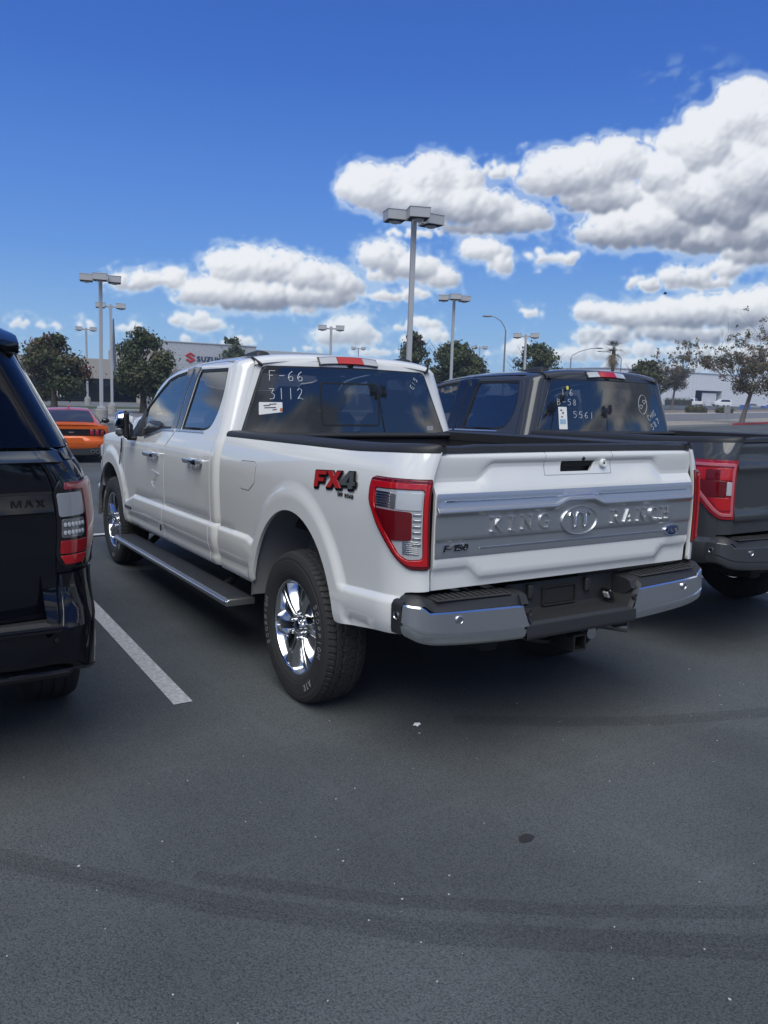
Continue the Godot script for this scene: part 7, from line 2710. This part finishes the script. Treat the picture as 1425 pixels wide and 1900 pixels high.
func build_background() -> void:
	var lv := mat("leaves", Color.WHITE, 0.75)
	lv.vertex_color_use_as_albedo = true
	lv.backlight_enabled = true
	lv.backlight = Color(0.35, 0.35, 0.25)
	surface_mat("bark", lin(0.045, 0.035, 0.028), lin(0.11, 0.09, 0.07), 0.9, 1.5, 0.3, 51)
	mat("twigs", lin(0.17, 0.145, 0.13), 0.9)
	surface_mat("beige_stucco", lin(0.34, 0.31, 0.28), lin(0.40, 0.37, 0.335), 0.9, 0.5, 0.08, 52)
	surface_mat("pale_panel", lin(0.40, 0.42, 0.45), lin(0.46, 0.48, 0.51), 0.6, 0.3, 0.02, 53)
	surface_mat("warehouse_white", lin(0.62, 0.64, 0.68), lin(0.70, 0.72, 0.75), 0.8, 0.15, 0.02, 54)
	mat("sign_red", lin(0.45, 0.02, 0.025), 0.5)
	mat("sign_white", lin(0.72, 0.72, 0.72), 0.5)
	mat("sign_navy", lin(0.012, 0.035, 0.10), 0.5)
	var sg := mat("shop_glass", lin(0.008, 0.010, 0.012, 0.8), 0.03)
	sg.transparency = BaseMaterial3D.TRANSPARENCY_ALPHA
	mat("door_yellow", lin(0.55, 0.40, 0.05), 0.6)
	var green := [lin(0.048, 0.070, 0.024), lin(0.064, 0.080, 0.028), lin(0.078, 0.080, 0.032), lin(0.036, 0.052, 0.020)]
	var g2: Array = []
	for c in green:
		g2.append(c.srgb_to_linear())
	var rust: Array = g2.duplicate()
	rust.append(Color(0.12, 0.06, 0.03))
	rust.append(Color(0.07, 0.05, 0.02))
	leafy_tree("shade_tree", "round green tree with reddish tips left of the light poles", Vector3(8.3, ground_y(8.3, -61.0), -61.0), 5.75, 4.7, 11, rust, 9000, 0.115, 0.17)
	leafy_tree("shade_tree", "full green tree in front of the pale showroom wall", Vector3(13.7, ground_y(13.7, -56.5), -56.5), 6.1, 4.7, 23, g2, 9500, 0.115, 0.17)
	leafy_tree("shade_tree", "small orange-green tree half hidden behind the black SUV", Vector3(6.6, -0.2, -72.0), 5.6, 3.0, 31, rust, 2500, 0.13)
	leafy_tree("shade_tree", "dense green tree beside the three-lamp pole behind the grey pickup", Vector3(42.79, 0.2, -57.4), 6.3, 5.4, 47, g2, 9000, 0.13)
	leafy_tree("shade_tree", "small green tree just right of the tallest light pole", Vector3(47.6, 0.3, -71.6), 8.3, 3.8, 53, rust, 5000, 0.15)
	leafy_tree("shade_tree", "broad low green tree under the two-lamp pole", Vector3(56.0, 0.3, -61.2), 6.9, 6.2, 61, g2, 7000, 0.15)
	leafy_tree("shade_tree", "green treetop peeking over the white pickup's roof", Vector3(37.5, 0.0, -100.0), 8.6, 4.6, 67, g2, 4000, 0.19)
	leafy_tree("shade_tree", "yellow-brown treetop between the palm and the bare tree", Vector3(74.0, 0.3, -62.0), 6.3, 5.0, 71, rust, 4500, 0.17)
	leafy_tree("shade_tree", "small dark tree peeking between the two centre trees", Vector3(60.0, 0.3, -76.5), 6.2, 4.2, 77, g2, 3500, 0.17)
	palm_tree(Vector3(82.2, 0.4, -74.7), 8.9)
	bare_tree("half bare brown tree nearest the grey pickup's cab", Vector3(104.0, ground_y(104.0, -82.0), -82.0), 10.4, 8.2, 81, 9000, Vector3(0.2, 0, 0.1))
	bare_tree("half bare leaning tree by the red kerb, near the right edge", Vector3(54.6, ground_y(54.6, -35.6) + 0.1, -35.6), 8.0, 5.6, 97, 7500, Vector3(0.35, 0, 0.35))
	# beige showroom at the left
	var t := thing("showroom", "low beige showroom with dark glass front behind the orange coupe", "building", Vector3(18.5, ground_y(18.5, -95.0), -95.0), 0.0)
	put(t, "fascia", bx(Vector3(-14, 2.75, -8), Vector3(9.5, 5.0, 1.2)), M.beige_stucco)
	put(t, "roof_block", bx(Vector3(3.2, 5.0, -6), Vector3(9.0, 6.3, -1.0)), M.beige_stucco)
	put(t, "rear_wall", bx(Vector3(-14, 0.0, -8), Vector3(9.5, 2.75, -6)), M.dark_inner)
	for k in 5:
		put(t, "shop_window", bx(Vector3(-12.2 + k * 2.9, 0.15, -0.3), Vector3(-9.45 + k * 2.9, 2.72, -0.26), 0.004), M.shop_glass)
		put(t, "mullion", bx(Vector3(-12.32 + k * 2.9, 0.0, -0.36), Vector3(-12.2 + k * 2.9, 2.74, -0.18), 0.01), M.gloss_black)
	for x in [5.3, -13.3]:
		var c := Soup.new()
		c.lathe([Vector2(0.5, 0.0), Vector2(0.5, 2.75)], 20, Vector3(x, 0, 0.6), Basis(Vector3(0, 0, 1), PI / 2))
		put(t, "column", c.mesh(60), M.beige_stucco)
	put(t, "side_wall", bx(Vector3(5.9, 0.0, -0.5), Vector3(9.4, 2.74, 0.2)), M.pale_panel)
	var sgn := put(t, "sign_board", bx(Vector3(-1.75, 2.95, 1.2), Vector3(-0.55, 4.0, 1.32)), M.sign_red)
	var tri := Soup.new()
	tri.prism(pv([[-1.65, 3.32], [-1.25, 3.68], [-0.62, 3.92], [-0.95, 3.32]]), 1.32, 1.35)
	put(sgn, "sign_mark", tri.mesh(), M.sign_white)
	put(t, "display_light", bx(Vector3(-0.2, 1.5, -1.4), Vector3(0.9, 2.4, -1.3)), M.door_yellow)
	# pale showroom behind the second tree
	t = thing("showroom", "pale grey showroom with a red emblem above the white pickup's hood", "building", Vector3(38.0, 0.0, -99.0), 0.0)
	put(t, "wall", bx(Vector3(-11.5, 0.0, -10), Vector3(2.5, 7.35, 0.0)), M.pale_panel)
	put(t, "wall", bx(Vector3(2.5, 0.0, -10), Vector3(14.0, 7.05, -0.6)), M.pale_panel)
	put(t, "coping", bx(Vector3(-11.6, 7.35, -10.1), Vector3(2.6, 7.5, 0.1)), M.pole_paint)
	for k in 5:
		put(t, "panel_joint", bx(Vector3(-11.4, 1.2 + k * 1.15, 0.0), Vector3(2.4, 1.225 + k * 1.15, 0.012), 0.002), M.pole_paint)
	# the emblem: two nested hooks of a red letter S
	var e := Soup.new()
	e.prism(pv([[0.0, 1.0], [0.95, 0.45], [0.62, 0.25], [0.0, 0.58], [-0.30, 0.42], [0.95, -0.30], [0.95, -0.45], [0.0, -1.0], [-0.95, -0.45], [-0.62, -0.25], [0.0, -0.58], [0.30, -0.42], [-0.95, 0.30], [-0.95, 0.45]]), 0.0, 0.08, 0.0, Transform3D(Basis.from_scale(Vector3(0.66, 0.66, 1)), Vector3(-6.55, 5.55, 0.02)))
	put(t, "wall_emblem", e.mesh(), M.sign_red)
	var su := letters("SUZUKI", 0.60, 0.06, "Droid Sans", 800, 0.0, 1.35, 0.10)
	put(t, "wall_lettering", su.mesh(), M.sign_navy, Transform3D(Basis.IDENTITY, Vector3(-5.70, 5.42, 0.03)))
	# white signs by the first tree
	t = thing("banner_stand", "small white banner stand beside the left tree's trunk", "sign", Vector3(10.9, ground_y(10.9, -74.0), -74.0), -0.2)
	put(t, "banner", bx(Vector3(-0.42, 0.75, -0.02), Vector3(0.12, 1.95, 0.02), 0.005), M.sign_white)
	put(t, "banner", bx(Vector3(0.16, 0.85, 0.10), Vector3(0.55, 1.65, 0.14), 0.005), M.sign_white)
	put(t, "stand", bx(Vector3(-0.17, 0.0, -0.03), Vector3(-0.12, 0.76, 0.03), 0.005), M.galvanised)
	# white warehouse at the right
	t = thing("warehouse", "long white warehouse with an open loading bay behind the bare trees", "building", Vector3(186.0, 0.9, -138.0), 0.0)
	put(t, "wall", bx(Vector3(-36, -0.5, -20), Vector3(-3.2, 8.6, 0.0)), M.warehouse_white)
	put(t, "wall", bx(Vector3(-3.2, 4.2, -20), Vector3(8.0, 8.6, 0.0)), M.warehouse_white)
	put(t, "wall", bx(Vector3(8.0, -0.5, -20), Vector3(60, 8.6, 0.0)), M.warehouse_white)
	put(t, "coping", bx(Vector3(-36.2, 8.6, -20.2), Vector3(60.2, 8.85, 0.2)), M.pole_paint)
	put(t, "bay_interior", bx(Vector3(-3.2, -0.5, -6), Vector3(8.0, 4.2, -5)), M.dark_inner)
	put(t, "roller_door", bx(Vector3(0.5, 0.2, -0.8), Vector3(6.5, 3.6, -0.6)), M.warehouse_white)
	for k in 8:
		put(t, "wall_joint", bx(Vector3(-34.0 + k * 4.2, 0.0, 0.0), Vector3(-33.94 + k * 4.2, 8.5, 0.02), 0.004), M.pole_paint)
	# far parking
	far_car("far_pickup", "small white pickup truck parked by the warehouse's dark hedge", Vector3(172.2, ground_y(172, -127), -127.0), 0.25, M.white_paint, "pickup", "vehicles parked by the warehouse")
	far_car("far_suv", "small white SUV parked before the warehouse loading bay", Vector3(182.2, ground_y(177, -126), -127.0), 1.25, M.white_paint, "suv", "vehicles parked by the warehouse")
	far_car("far_car", "small silver car parked right of the white SUV", Vector3(186.6, ground_y(185, -124) - 0.5, -122.0), 1.2, M.silver_paint, "sedan", "vehicles parked by the warehouse")
	far_car("far_car", "small blue car parked behind the leaning tree's trunk", Vector3(192.0, ground_y(190, -122) - 0.5, -119.5), 1.1, M.blue_paint, "sedan", "vehicles parked by the warehouse")
	hedge("dark clipped hedge left of the small white pickup", Vector3(163.0, 1.0, -127.5), Vector3(9.5, 1.9, 1.4), 3, g2)
	var yel: Array = [Color(0.085, 0.085, 0.022), Color(0.06, 0.07, 0.02), Color(0.11, 0.10, 0.03)]
	hedge("yellow-green low hedge in front of the small parked vehicles", Vector3(84.5, 0.42, -62.5), Vector3(3.6, 0.95, 1.2), 4, yel)
	hedge("short yellow-green hedge behind the small road sign", Vector3(90.5, 0.44, -62.8), Vector3(3.0, 0.85, 1.2), 6, yel)
	# blue sign board by the warehouse drive
	t = thing("blue_sign", "blue rectangular board beyond the leaning tree's trunk", "sign", Vector3(99.5, 0.45, -66.0), -0.85)
	put(t, "board", bx(Vector3(-0.65, 0.55, -0.04), Vector3(0.65, 1.2, 0.04), 0.01), M.blue_paint)
	put(t, "post", bx(Vector3(-0.5, 0.0, -0.03), Vector3(-0.42, 0.56, 0.03), 0.005), M.galvanised)
	put(t, "post", bx(Vector3(0.42, 0.0, -0.03), Vector3(0.5, 0.56, 0.03), 0.005), M.galvanised)
	# road sign seen from behind
	t = thing("road_sign", "small grey road sign on a post left of the leaning tree", "sign", Vector3(52.2, ground_y(52.2, -35.2) + 0.1, -35.2), -0.9)
	put(t, "sign_plate", bx(Vector3(-0.22, 0.75, -0.012), Vector3(0.22, 1.30, 0.012), 0.004), M.galvanised)
	put(t, "post", bx(Vector3(-0.025, -0.1, -0.045), Vector3(0.025, 1.30, -0.014), 0.004), M.galvanised)
	# marker post beside the road
	t = thing("utility_post", "slim pale post with a yellow foot beside the far sidewalk", "post", Vector3(75.3, ground_y(75.3, -57.5) + 0.05, -61.0), 0.0)
	var up := Soup.new()
	up.tube([Vector3(0, 0.9, 0), Vector3(0, 2.6, 0)], 0.055, 8)
	put(t, "post", up.mesh(60), M.sign_white)
	up = Soup.new()
	up.tube([Vector3(0, -0.1, 0), Vector3(0, 0.45, 0)], 0.12, 8)
	put(t, "foot", up.mesh(60), M.door_yellow)
	up = Soup.new()
	up.tube([Vector3(0, 0.45, 0), Vector3(0, 0.95, 0)], 0.22, 10)
	put(t, "meter_box", up.mesh(60), M.concrete)
	# a planted edge and a wall across the lane: they close the view in the mirrors and glass
	var dark: Array = [Color(0.020, 0.030, 0.010), Color(0.028, 0.034, 0.012)]
	for k in [[9.0, 44.0, 7.0, 6.0, 201], [17.0, 47.0, 8.0, 7.0, 202], [27.0, 42.0, 7.5, 6.5, 203], [36.0, 36.0, 8.0, 6.5, 204], [-6.0, 46.0, 7.0, 6.0, 205], [44.0, 26.0, 7.0, 6.0, 206]]:
		leafy_tree("roadside_tree", ["dark roadside tree across the lane by the long hedge", "tall dark roadside tree across the lane", "dark roadside tree across the lane near the street", "far dark roadside tree across the lane", "lone dark roadside tree across the lane on the other side", "dark roadside tree at the end across the lane"][k[4] - 201], Vector3(k[0], 0, k[1]), k[2], k[3], k[4], dark, 2600, 0.22)
	# a bird in the sky
	t = thing("bird", "tiny dark bird flying below the big right-hand clouds", "bird", Vector3(68.03, 12.97, -55.08), 0.6)
	var bd := Soup.new()
	bd.ball(Vector3.ZERO, Vector3(0.09, 0.07, 0.20), 10, 8)
	bd.loft([[Vector3(-0.62, 0.10, 0.06), Vector3(-0.62, 0.10, 0.10)], [Vector3(-0.30, 0.14, -0.08), Vector3(-0.30, 0.14, 0.12)], [Vector3(0, 0.03, -0.08), Vector3(0, 0.03, 0.12)], [Vector3(0.30, 0.14, -0.08), Vector3(0.30, 0.14, 0.12)], [Vector3(0.62, 0.10, 0.06), Vector3(0.62, 0.10, 0.10)]])
	bd.tri(Vector3(-0.06, 0, 0.16), Vector3(0.06, 0, 0.16), Vector3(0, 0.01, 0.36))
	put(t, "plumage", bd.mesh(60), M.dark_inner)

# ---------------------------------------------------------------- scraps on the ground
func build_litter() -> void:
	var rng := RandomNumberGenerator.new()
	rng.seed = 77
	var t := Soup.new()
	t.loft([[Vector3(-0.020, 0.004, -0.014), Vector3(0.0, 0.012, -0.016), Vector3(0.019, 0.005, -0.012)], [Vector3(-0.022, 0.010, 0.002), Vector3(0.002, 0.003, 0.0), Vector3(0.021, 0.011, 0.003)], [Vector3(-0.017, 0.005, 0.014), Vector3(0.003, 0.013, 0.016), Vector3(0.017, 0.004, 0.015)]])
	var o := put(self, "paper_scrap", t.mesh(20), M.marker_white, Transform3D(Basis(Vector3.UP, 0.4), Vector3(-0.569, 0.001, 0.618)))
	tag(o, "crumpled white paper scrap on the asphalt behind the white pickup's bumper", "paper scrap")
	var st := Soup.new()
	var n := 18
	var ring := []
	for k in n:
		var a := TAU * k / n
		var r := 0.030 * (0.8 + 0.35 * rng.randf())
		ring.append(Vector3(cos(a) * r * 1.25, 0.0035, sin(a) * r * 0.8))
	for k in n:
		st.tri(Vector3(0, 0.0035, 0), ring[(k + 1) % n], ring[k])
	var oil := mat("oil_spot", lin(0.028, 0.028, 0.030), 0.6)
	o = put(self, "oil_spot", st.mesh(), oil, Transform3D(Basis(Vector3.UP, 0.3), Vector3(-0.795, 0, 1.708)))
	tag(o, "small dark oil spot on the open asphalt in front of the camera", "oil stain")
	# loose pale grit
	var peb := Soup.new()
	for i in 170:
		var p := Vector3(rng.randf_range(-3.0, 1.6), 0.0, rng.randf_range(0.2, 3.6))
		var r := rng.randf_range(0.0012, 0.0032)
		if rng.randf() < 0.08:
			r *= 1.8
		peb.cbox(p + Vector3(0, r * 0.6 + 0.001, 0), Vector3(r * 2.2, r * 1.3, r * 1.7), r * 0.4, Basis(Vector3.UP, rng.randf() * TAU))
	o = put(self, "gravel", peb.mesh(), M.grit)
	o.set_meta("kind", "stuff")
	tag(o, "pale grit specks scattered over the open asphalt", "gravel")

# ---------------------------------------------------------------- sky: clear blue air and fair-weather cumulus, computed
func air(el: float) -> Color:
	# colour of the clear air by elevation in degrees (sRGB)
	var xs := [-5.0, 0.0, 2.0, 5.0, 9.0, 14.0, 20.0, 27.0, 45.0, 90.0]
	return Color(line(xs, [0.66, 0.655, 0.60, 0.51, 0.405, 0.335, 0.262, 0.222, 0.225, 0.225], el), line(xs, [0.77, 0.765, 0.745, 0.685, 0.595, 0.525, 0.442, 0.392, 0.385, 0.38], el), line(xs, [0.885, 0.885, 0.885, 0.88, 0.865, 0.835, 0.775, 0.718, 0.680, 0.66], el))

# each puff: place and half size on the tangent plane of this part of the sky, and how grey its belly is
const PUFFS := [
	# big bank at the right
	[1400, 235, 90, 75, 0.35], [1330, 275, 85, 70, 0.40], [1425, 330, 110, 90, 0.65], [1340, 370, 115, 70, 0.75], [1260, 330, 70, 50, 0.5], [1440, 420, 120, 60, 0.7], [1265, 270, 45, 34, 0.3], [1225, 420, 95, 45, 0.75], [1150, 432, 85, 36, 0.65], [1300, 440, 90, 36, 0.7], [1530, 300, 120, 120, 0.6], [1240, 390, 60, 40, 0.6],
	# its left neighbour
	[1150, 300, 62, 40, 0.25], [1080, 325, 85, 52, 0.45], [1020, 330, 58, 40, 0.25], [1120, 368, 80, 42, 0.7], [1190, 275, 30, 22, 0.2], [930, 318, 40, 16, 0.1],
	# centre
	[690, 352, 62, 42, 0.15], [735, 335, 40, 30, 0.1], [800, 330, 55, 42, 0.12], [850, 335, 45, 34, 0.12], [770, 372, 95, 42, 0.45], [870, 385, 85, 40, 0.6], [950, 408, 70, 30, 0.5], [900, 418, 90, 22, 0.7], [1000, 415, 26, 16, 0.3], [770, 432, 60, 10, 0.2],
	# below the centre
	[712, 480, 52, 30, 0.35], [765, 500, 52, 26, 0.5], [820, 518, 46, 20, 0.3], [700, 515, 34, 16, 0.2], [735, 548, 60, 14, 0.3],
	# left bank
	[440, 495, 62, 34, 0.12], [500, 498, 66, 34, 0.25], [575, 515, 66, 32, 0.45], [635, 530, 36, 26, 0.4], [400, 545, 80, 26, 0.35], [490, 552, 120, 30, 0.75], [590, 552, 66, 24, 0.6], [250, 522, 48, 22, 0.25], [320, 520, 42, 20, 0.25], [350, 552, 40, 14, 0.3], [210, 520, 24, 10, 0.2],
	# small ones
	[900, 468, 44, 22, 0.2], [880, 460, 30, 16, 0.15], [930, 492, 26, 18, 0.2], [1005, 478, 30, 15, 0.2], [1050, 480, 28, 13, 0.2],
	[645, 616, 52, 26, 0.15], [610, 624, 36, 20, 0.2], [680, 630, 30, 16, 0.2], [350, 592, 46, 14, 0.25], [380, 604, 60, 12, 0.35], [565, 572, 32, 14, 0.15], [440, 634, 44, 9, 0.2],
	[60, 603, 50, 7, 0.2], [38, 598, 14, 8, 0.15], [160, 604, 16, 9, 0.15], [245, 609, 26, 11, 0.15], [348, 627, 14, 8, 0.1], [100, 606, 24, 5, 0.2],
	[785, 600, 34, 13, 0.25], [800, 626, 36, 13, 0.2], [760, 630, 24, 10, 0.2], [985, 580, 26, 9, 0.2], [960, 648, 26, 16, 0.15], [740, 606, 20, 8, 0.2],
	# right lower banks
	[1270, 515, 58, 20, 0.4], [1345, 500, 46, 18, 0.3], [1215, 528, 56, 14, 0.4], [1320, 525, 50, 14, 0.5], [1390, 470, 50, 26, 0.5],
	[1100, 578, 40, 22, 0.3], [1180, 590, 80, 26, 0.7], [1270, 585, 90, 30, 0.8], [1370, 580, 90, 36, 0.7], [1440, 575, 80, 40, 0.7], [1180, 618, 120, 20, 0.85], [1330, 622, 140, 20, 0.9], [1120, 628, 60, 16, 0.6], [1500, 600, 120, 40, 0.8],
	[1110, 655, 60, 16, 0.35], [1180, 650, 60, 14, 0.3], [1250, 655, 60, 12, 0.6], [1340, 655, 60, 16, 0.4], [1420, 660, 60, 22, 0.3], [1050, 660, 46, 14, 0.3], [1190, 680, 90, 12, 0.5], [1320, 682, 90, 12, 0.5], [1440, 690, 60, 14, 0.4],
	[860, 655, 60, 9, 0.25], [700, 655, 60, 8, 0.25], [560, 650, 50, 7, 0.2], [20, 640, 60, 7, 0.2]]

func make_sky(b: Basis) -> Image:
	var W := 4096
	var H := 2048
	var base := FastNoiseLite.new()
	base.noise_type = FastNoiseLite.TYPE_SIMPLEX_SMOOTH
	base.fractal_octaves = 5
	base.fractal_gain = 0.52
	base.frequency = 0.012
	base.seed = 3
	var fine := FastNoiseLite.new()
	fine.noise_type = FastNoiseLite.TYPE_SIMPLEX_SMOOTH
	fine.fractal_octaves = 4
	fine.frequency = 0.045
	fine.seed = 8
	var dome := FastNoiseLite.new()
	dome.noise_type = FastNoiseLite.TYPE_SIMPLEX_SMOOTH
	dome.fractal_octaves = 6
	dome.fractal_gain = 0.5
	dome.frequency = 0.75
	dome.seed = 14
	var inv := b.transposed()
	# the whole dome, coarse
	var w := W / 4
	var h := H / 4
	var data := PackedByteArray()
	data.resize(w * h * 3)
	for j in h:
		var el := 90.0 - 180.0 * (j + 0.5) / h
		var ce := cos(deg_to_rad(el))
		var sy := sin(deg_to_rad(el))
		var a := air(el)
		for i in w:
			var c := a
			if el > 0.5:
				var az := (float(i) + 0.5) / w * TAU - PI
				var d := Vector3(sin(az) * ce, sy, -cos(az) * ce)
				var q := inv * d
				var wt := 1.0
				if q.z < -0.05:
					var u := 712.5 - 1500.0 * q.x / q.z
					var v := 950.0 + 1500.0 * q.y / q.z
					wt = sstep(0.0, 260.0, maxf(maxf(-160.0 - u, u - 1640.0), -170.0 - v))
				if wt > 0.0:
					var s := 1.0 / (sy + 0.16)
					var p := Vector2(d.x, d.z) * s
					var n := dome.get_noise_2d(p.x, p.y)
					var cover := sstep(0.02, 0.22, n + 0.06 - 0.10 * sy) * wt
					if cover > 0.0:
						var n2 := dome.get_noise_2d(p.x - 0.10, p.y + 0.12)
						var lit := clampf(0.62 + (n - n2) * 2.2 - 0.55 * sstep(0.15, 0.5, n), 0.0, 1.0)
						c = a.lerp(Color(0.50, 0.53, 0.59).lerp(Color(0.97, 0.97, 0.97), lit), cover)
			var k := (j * w + i) * 3
			data[k] = int(clampf(c.r, 0, 1) * 255)
			data[k + 1] = int(clampf(c.g, 0, 1) * 255)
			data[k + 2] = int(clampf(c.b, 0, 1) * 255)
	var im := Image.create_from_data(w, h, false, Image.FORMAT_RGB8, data)
	im.resize(W, H, Image.INTERPOLATE_CUBIC)
	# the part of the sky ahead, fine: every puff is a heap of billows, laid on a tangent plane as a relief and lit from the upper left
	var rng := RandomNumberGenerator.new()
	rng.seed = 19
	var gx0 := -220.0
	var gy0 := -160.0
	var gs := 2.0
	var gw := 980
	var gh := 480
	var hgt := PackedFloat32Array()
	hgt.resize(gw * gh)
	var bel := PackedFloat32Array()
	bel.resize(gw * gh)
	var siz := PackedFloat32Array()
	siz.resize(gw * gh)
	for p in PUFFS:
		var rx: float = p[2] * 1.0
		var ry: float = p[3] * 1.02
		var small := minf(rx, ry)
		var count := clampi(int(rx * ry / 26.0), 9, 95)
		for n in count:
			var a := rng.randf() * TAU
			var e := sqrt(rng.randf())
			var ex := cos(a) * e
			var ey := sin(a) * e
			var cx: float = p[0] + ex * rx
			var cy: float = p[1] + ey * (ry if ey < 0.0 else ry * 0.62)
			var r := small * (0.20 + 0.34 * rng.randf() * rng.randf()) * (1.12 - 0.45 * e) + 2.0
			var cz := sqrt(maxf(1.0 - e * e, 0.0)) * small * 0.75
			var shade: float = (0.10 + p[4]) * clampf(0.40 + ey * 0.8, 0.0, 1.0)
			var i0 := maxi(0, int((cx - r - gx0) / gs))
			var i1 := mini(gw - 1, int((cx + r - gx0) / gs) + 1)
			var j0 := maxi(0, int((cy - r - gy0) / gs))
			var j1 := mini(gh - 1, int((cy + r - gy0) / gs) + 1)
			for j in range(j0, j1 + 1):
				var dy := gy0 + j * gs - cy
				for i in range(i0, i1 + 1):
					var dx := gx0 + i * gs - cx
					var q := r * r - dx * dx - dy * dy
					if q > 0.0:
						var top := cz + sqrt(q)
						var k := j * gw + i
						if top > hgt[k]:
							var m := clampf((top - hgt[k]) / (r * 0.5), 0.0, 1.0)
							bel[k] = lerpf(bel[k], shade, m if hgt[k] > 0.0 else 1.0)
							hgt[k] = top
							siz[k] = maxf(siz[k], small)
	# soften the relief a little and roughen it with noise
	for pass_ in 5:
		var src := hgt.duplicate()
		var sb := bel.duplicate()
		for j in range(1, gh - 1):
			for i in range(1, gw - 1):
				var k := j * gw + i
				if src[k] > 0.0 or src[k - 1] > 0.0 or src[k + 1] > 0.0 or src[k - gw] > 0.0 or src[k + gw] > 0.0:
					hgt[k] = (src[k] * 2.0 + src[k - 1] + src[k + 1] + src[k - gw] + src[k + gw]) / 6.0
					bel[k] = (sb[k] * 2.0 + sb[k - 1] + sb[k + 1] + sb[k - gw] + sb[k + gw]) / 6.0
	# a wide blur of the relief: veils round the heaps
	var wide := hgt.duplicate()
	for axis in 2:
		var src := wide.duplicate()
		var st := 1 if axis == 0 else gw
		var R := 9
		for a in (gh if axis == 0 else gw):
			var n := gw if axis == 0 else gh
			var o := a * gw if axis == 0 else a
			var sum := 0.0
			for i in R:
				sum += src[o + i * st]
			for i in n:
				if i + R < n:
					sum += src[o + (i + R) * st]
				if i - R - 1 >= 0:
					sum -= src[o + (i - R - 1) * st]
				wide[o + i * st] = sum / (2.0 * R + 1.0)
	var cov := PackedFloat32Array()
	cov.resize(gw * gh)
	for j in gh:
		for i in gw:
			var k := j * gw + i
			if wide[k] > 0.2:
				var u := gx0 + i * gs
				var v := gy0 + j * gs
				var nz := (base.get_noise_2d(u * 1.2, v * 1.2) * 0.42 + fine.get_noise_2d(u * 1.3, v * 1.3) * 0.20) * clampf(siz[k], 8.0, 40.0)
				var S := clampf(siz[k], 8.0, 40.0)
				var wisp := base.get_noise_2d(u * 1.9 + nz * 3.0, v * 2.6)
				cov[k] = maxf(sstep(0.02 * S, 0.62 * S, hgt[k] + nz), 0.42 * sstep(0.06, 0.80, wide[k] / S + wisp * 0.9 - 0.12))
				hgt[k] += nz * 0.6
	var lit := PackedFloat32Array()
	lit.resize(gw * gh)
	var L := Vector3(-0.50, -0.66, 0.56).normalized()
	for j in range(2, gh - 2):
		for i in range(2, gw - 2):
			var k := j * gw + i
			if cov[k] > 0.0:
				var nrm := Vector3(-(hgt[k + 2] - hgt[k - 2] + 1.6 * (wide[k + 2] - wide[k - 2])) / (4.0 * gs), -(hgt[k + 2 * gw] - hgt[k - 2 * gw] + 1.6 * (wide[k + 2 * gw] - wide[k - 2 * gw])) / (4.0 * gs), 1.7).normalized()
				lit[k] = clampf(0.73 + 0.46 * nrm.dot(L) - bel[k] * 0.92, 0.0, 1.0)
	var fwd := -b.z
	var az0 := atan2(fwd.x, -fwd.z)
	var i0 := int((az0 - 0.62 + PI) / TAU * W)
	var i1 := int((az0 + 0.66 + PI) / TAU * W)
	var j0 := int((90.0 - 28.5) / 180.0 * H)
	var j1 := int(90.5 / 180.0 * H)
	var rw := i1 - i0
	var rh := j1 - j0
	var reg := PackedByteArray()
	reg.resize(rw * rh * 3)
	for j in rh:
		var el := 90.0 - 180.0 * (j + j0 + 0.5) / H
		var ce := cos(deg_to_rad(el))
		var sy := sin(deg_to_rad(el))
		var a := air(el)
		for i in rw:
			var az := (float(i + i0) + 0.5) / W * TAU - PI
			var q := inv * Vector3(sin(az) * ce, sy, -cos(az) * ce)
			var u := 712.5 - 1500.0 * q.x / q.z
			var v := 950.0 + 1500.0 * q.y / q.z
			var c := a
			# thin high wisps near the top right
			var hole := 1.0 - pow((u - 1290.0) / 130.0, 2.0) - pow((v - 150.0) / 70.0, 2.0)
			if hole > 0.0:
				c = c.lerp(Color(0.62, 0.70, 0.84), 0.55 * hole * sstep(0.05, 0.5, base.get_noise_2d(u * 0.9 + v * 0.6, v * 1.5)))
			var fx := (u - gx0) / gs
			var fy := (v - gy0) / gs
			if fx > 1.0 and fx < gw - 2.0 and fy > 1.0 and fy < gh - 2.0:
				var ix := int(fx)
				var iy := int(fy)
				var tx := fx - ix
				var ty := fy - iy
				var k := iy * gw + ix
				var cc := lerpf(lerpf(cov[k], cov[k + 1], tx), lerpf(cov[k + gw], cov[k + gw + 1], tx), ty)
				if cc > 0.004:
					var ll := lerpf(lerpf(lit[k], lit[k + 1], tx), lerpf(lit[k + gw], lit[k + gw + 1], tx), ty)
					ll = ll / maxf(cc, 0.6) if cc < 1.0 else ll
					var tone := Color(0.530, 0.550, 0.605).lerp(Color(0.985, 0.98, 0.975), clampf(ll, 0.0, 1.0))
					# far banks sink into the haze
					tone = tone.lerp(a, 0.06 + 0.20 * sstep(7.0, 1.0, el))
					c = c.lerp(tone, cc * 0.97)
			var k2 := (j * rw + i) * 3
			reg[k2] = int(clampf(c.r, 0, 1) * 255)
			reg[k2 + 1] = int(clampf(c.g, 0, 1) * 255)
			reg[k2 + 2] = int(clampf(c.b, 0, 1) * 255)
	im.blit_rect(Image.create_from_data(rw, rh, false, Image.FORMAT_RGB8, reg), Rect2i(0, 0, rw, rh), Vector2i(i0, j0))
	# the panorama's left edge looks along -z
	var out := Image.create(W, H, false, Image.FORMAT_RGB8)
	out.blit_rect(im, Rect2i(W / 2, 0, W / 2, H), Vector2i(0, 0))
	out.blit_rect(im, Rect2i(0, 0, W / 2, H), Vector2i(W / 2, 0))
	return out
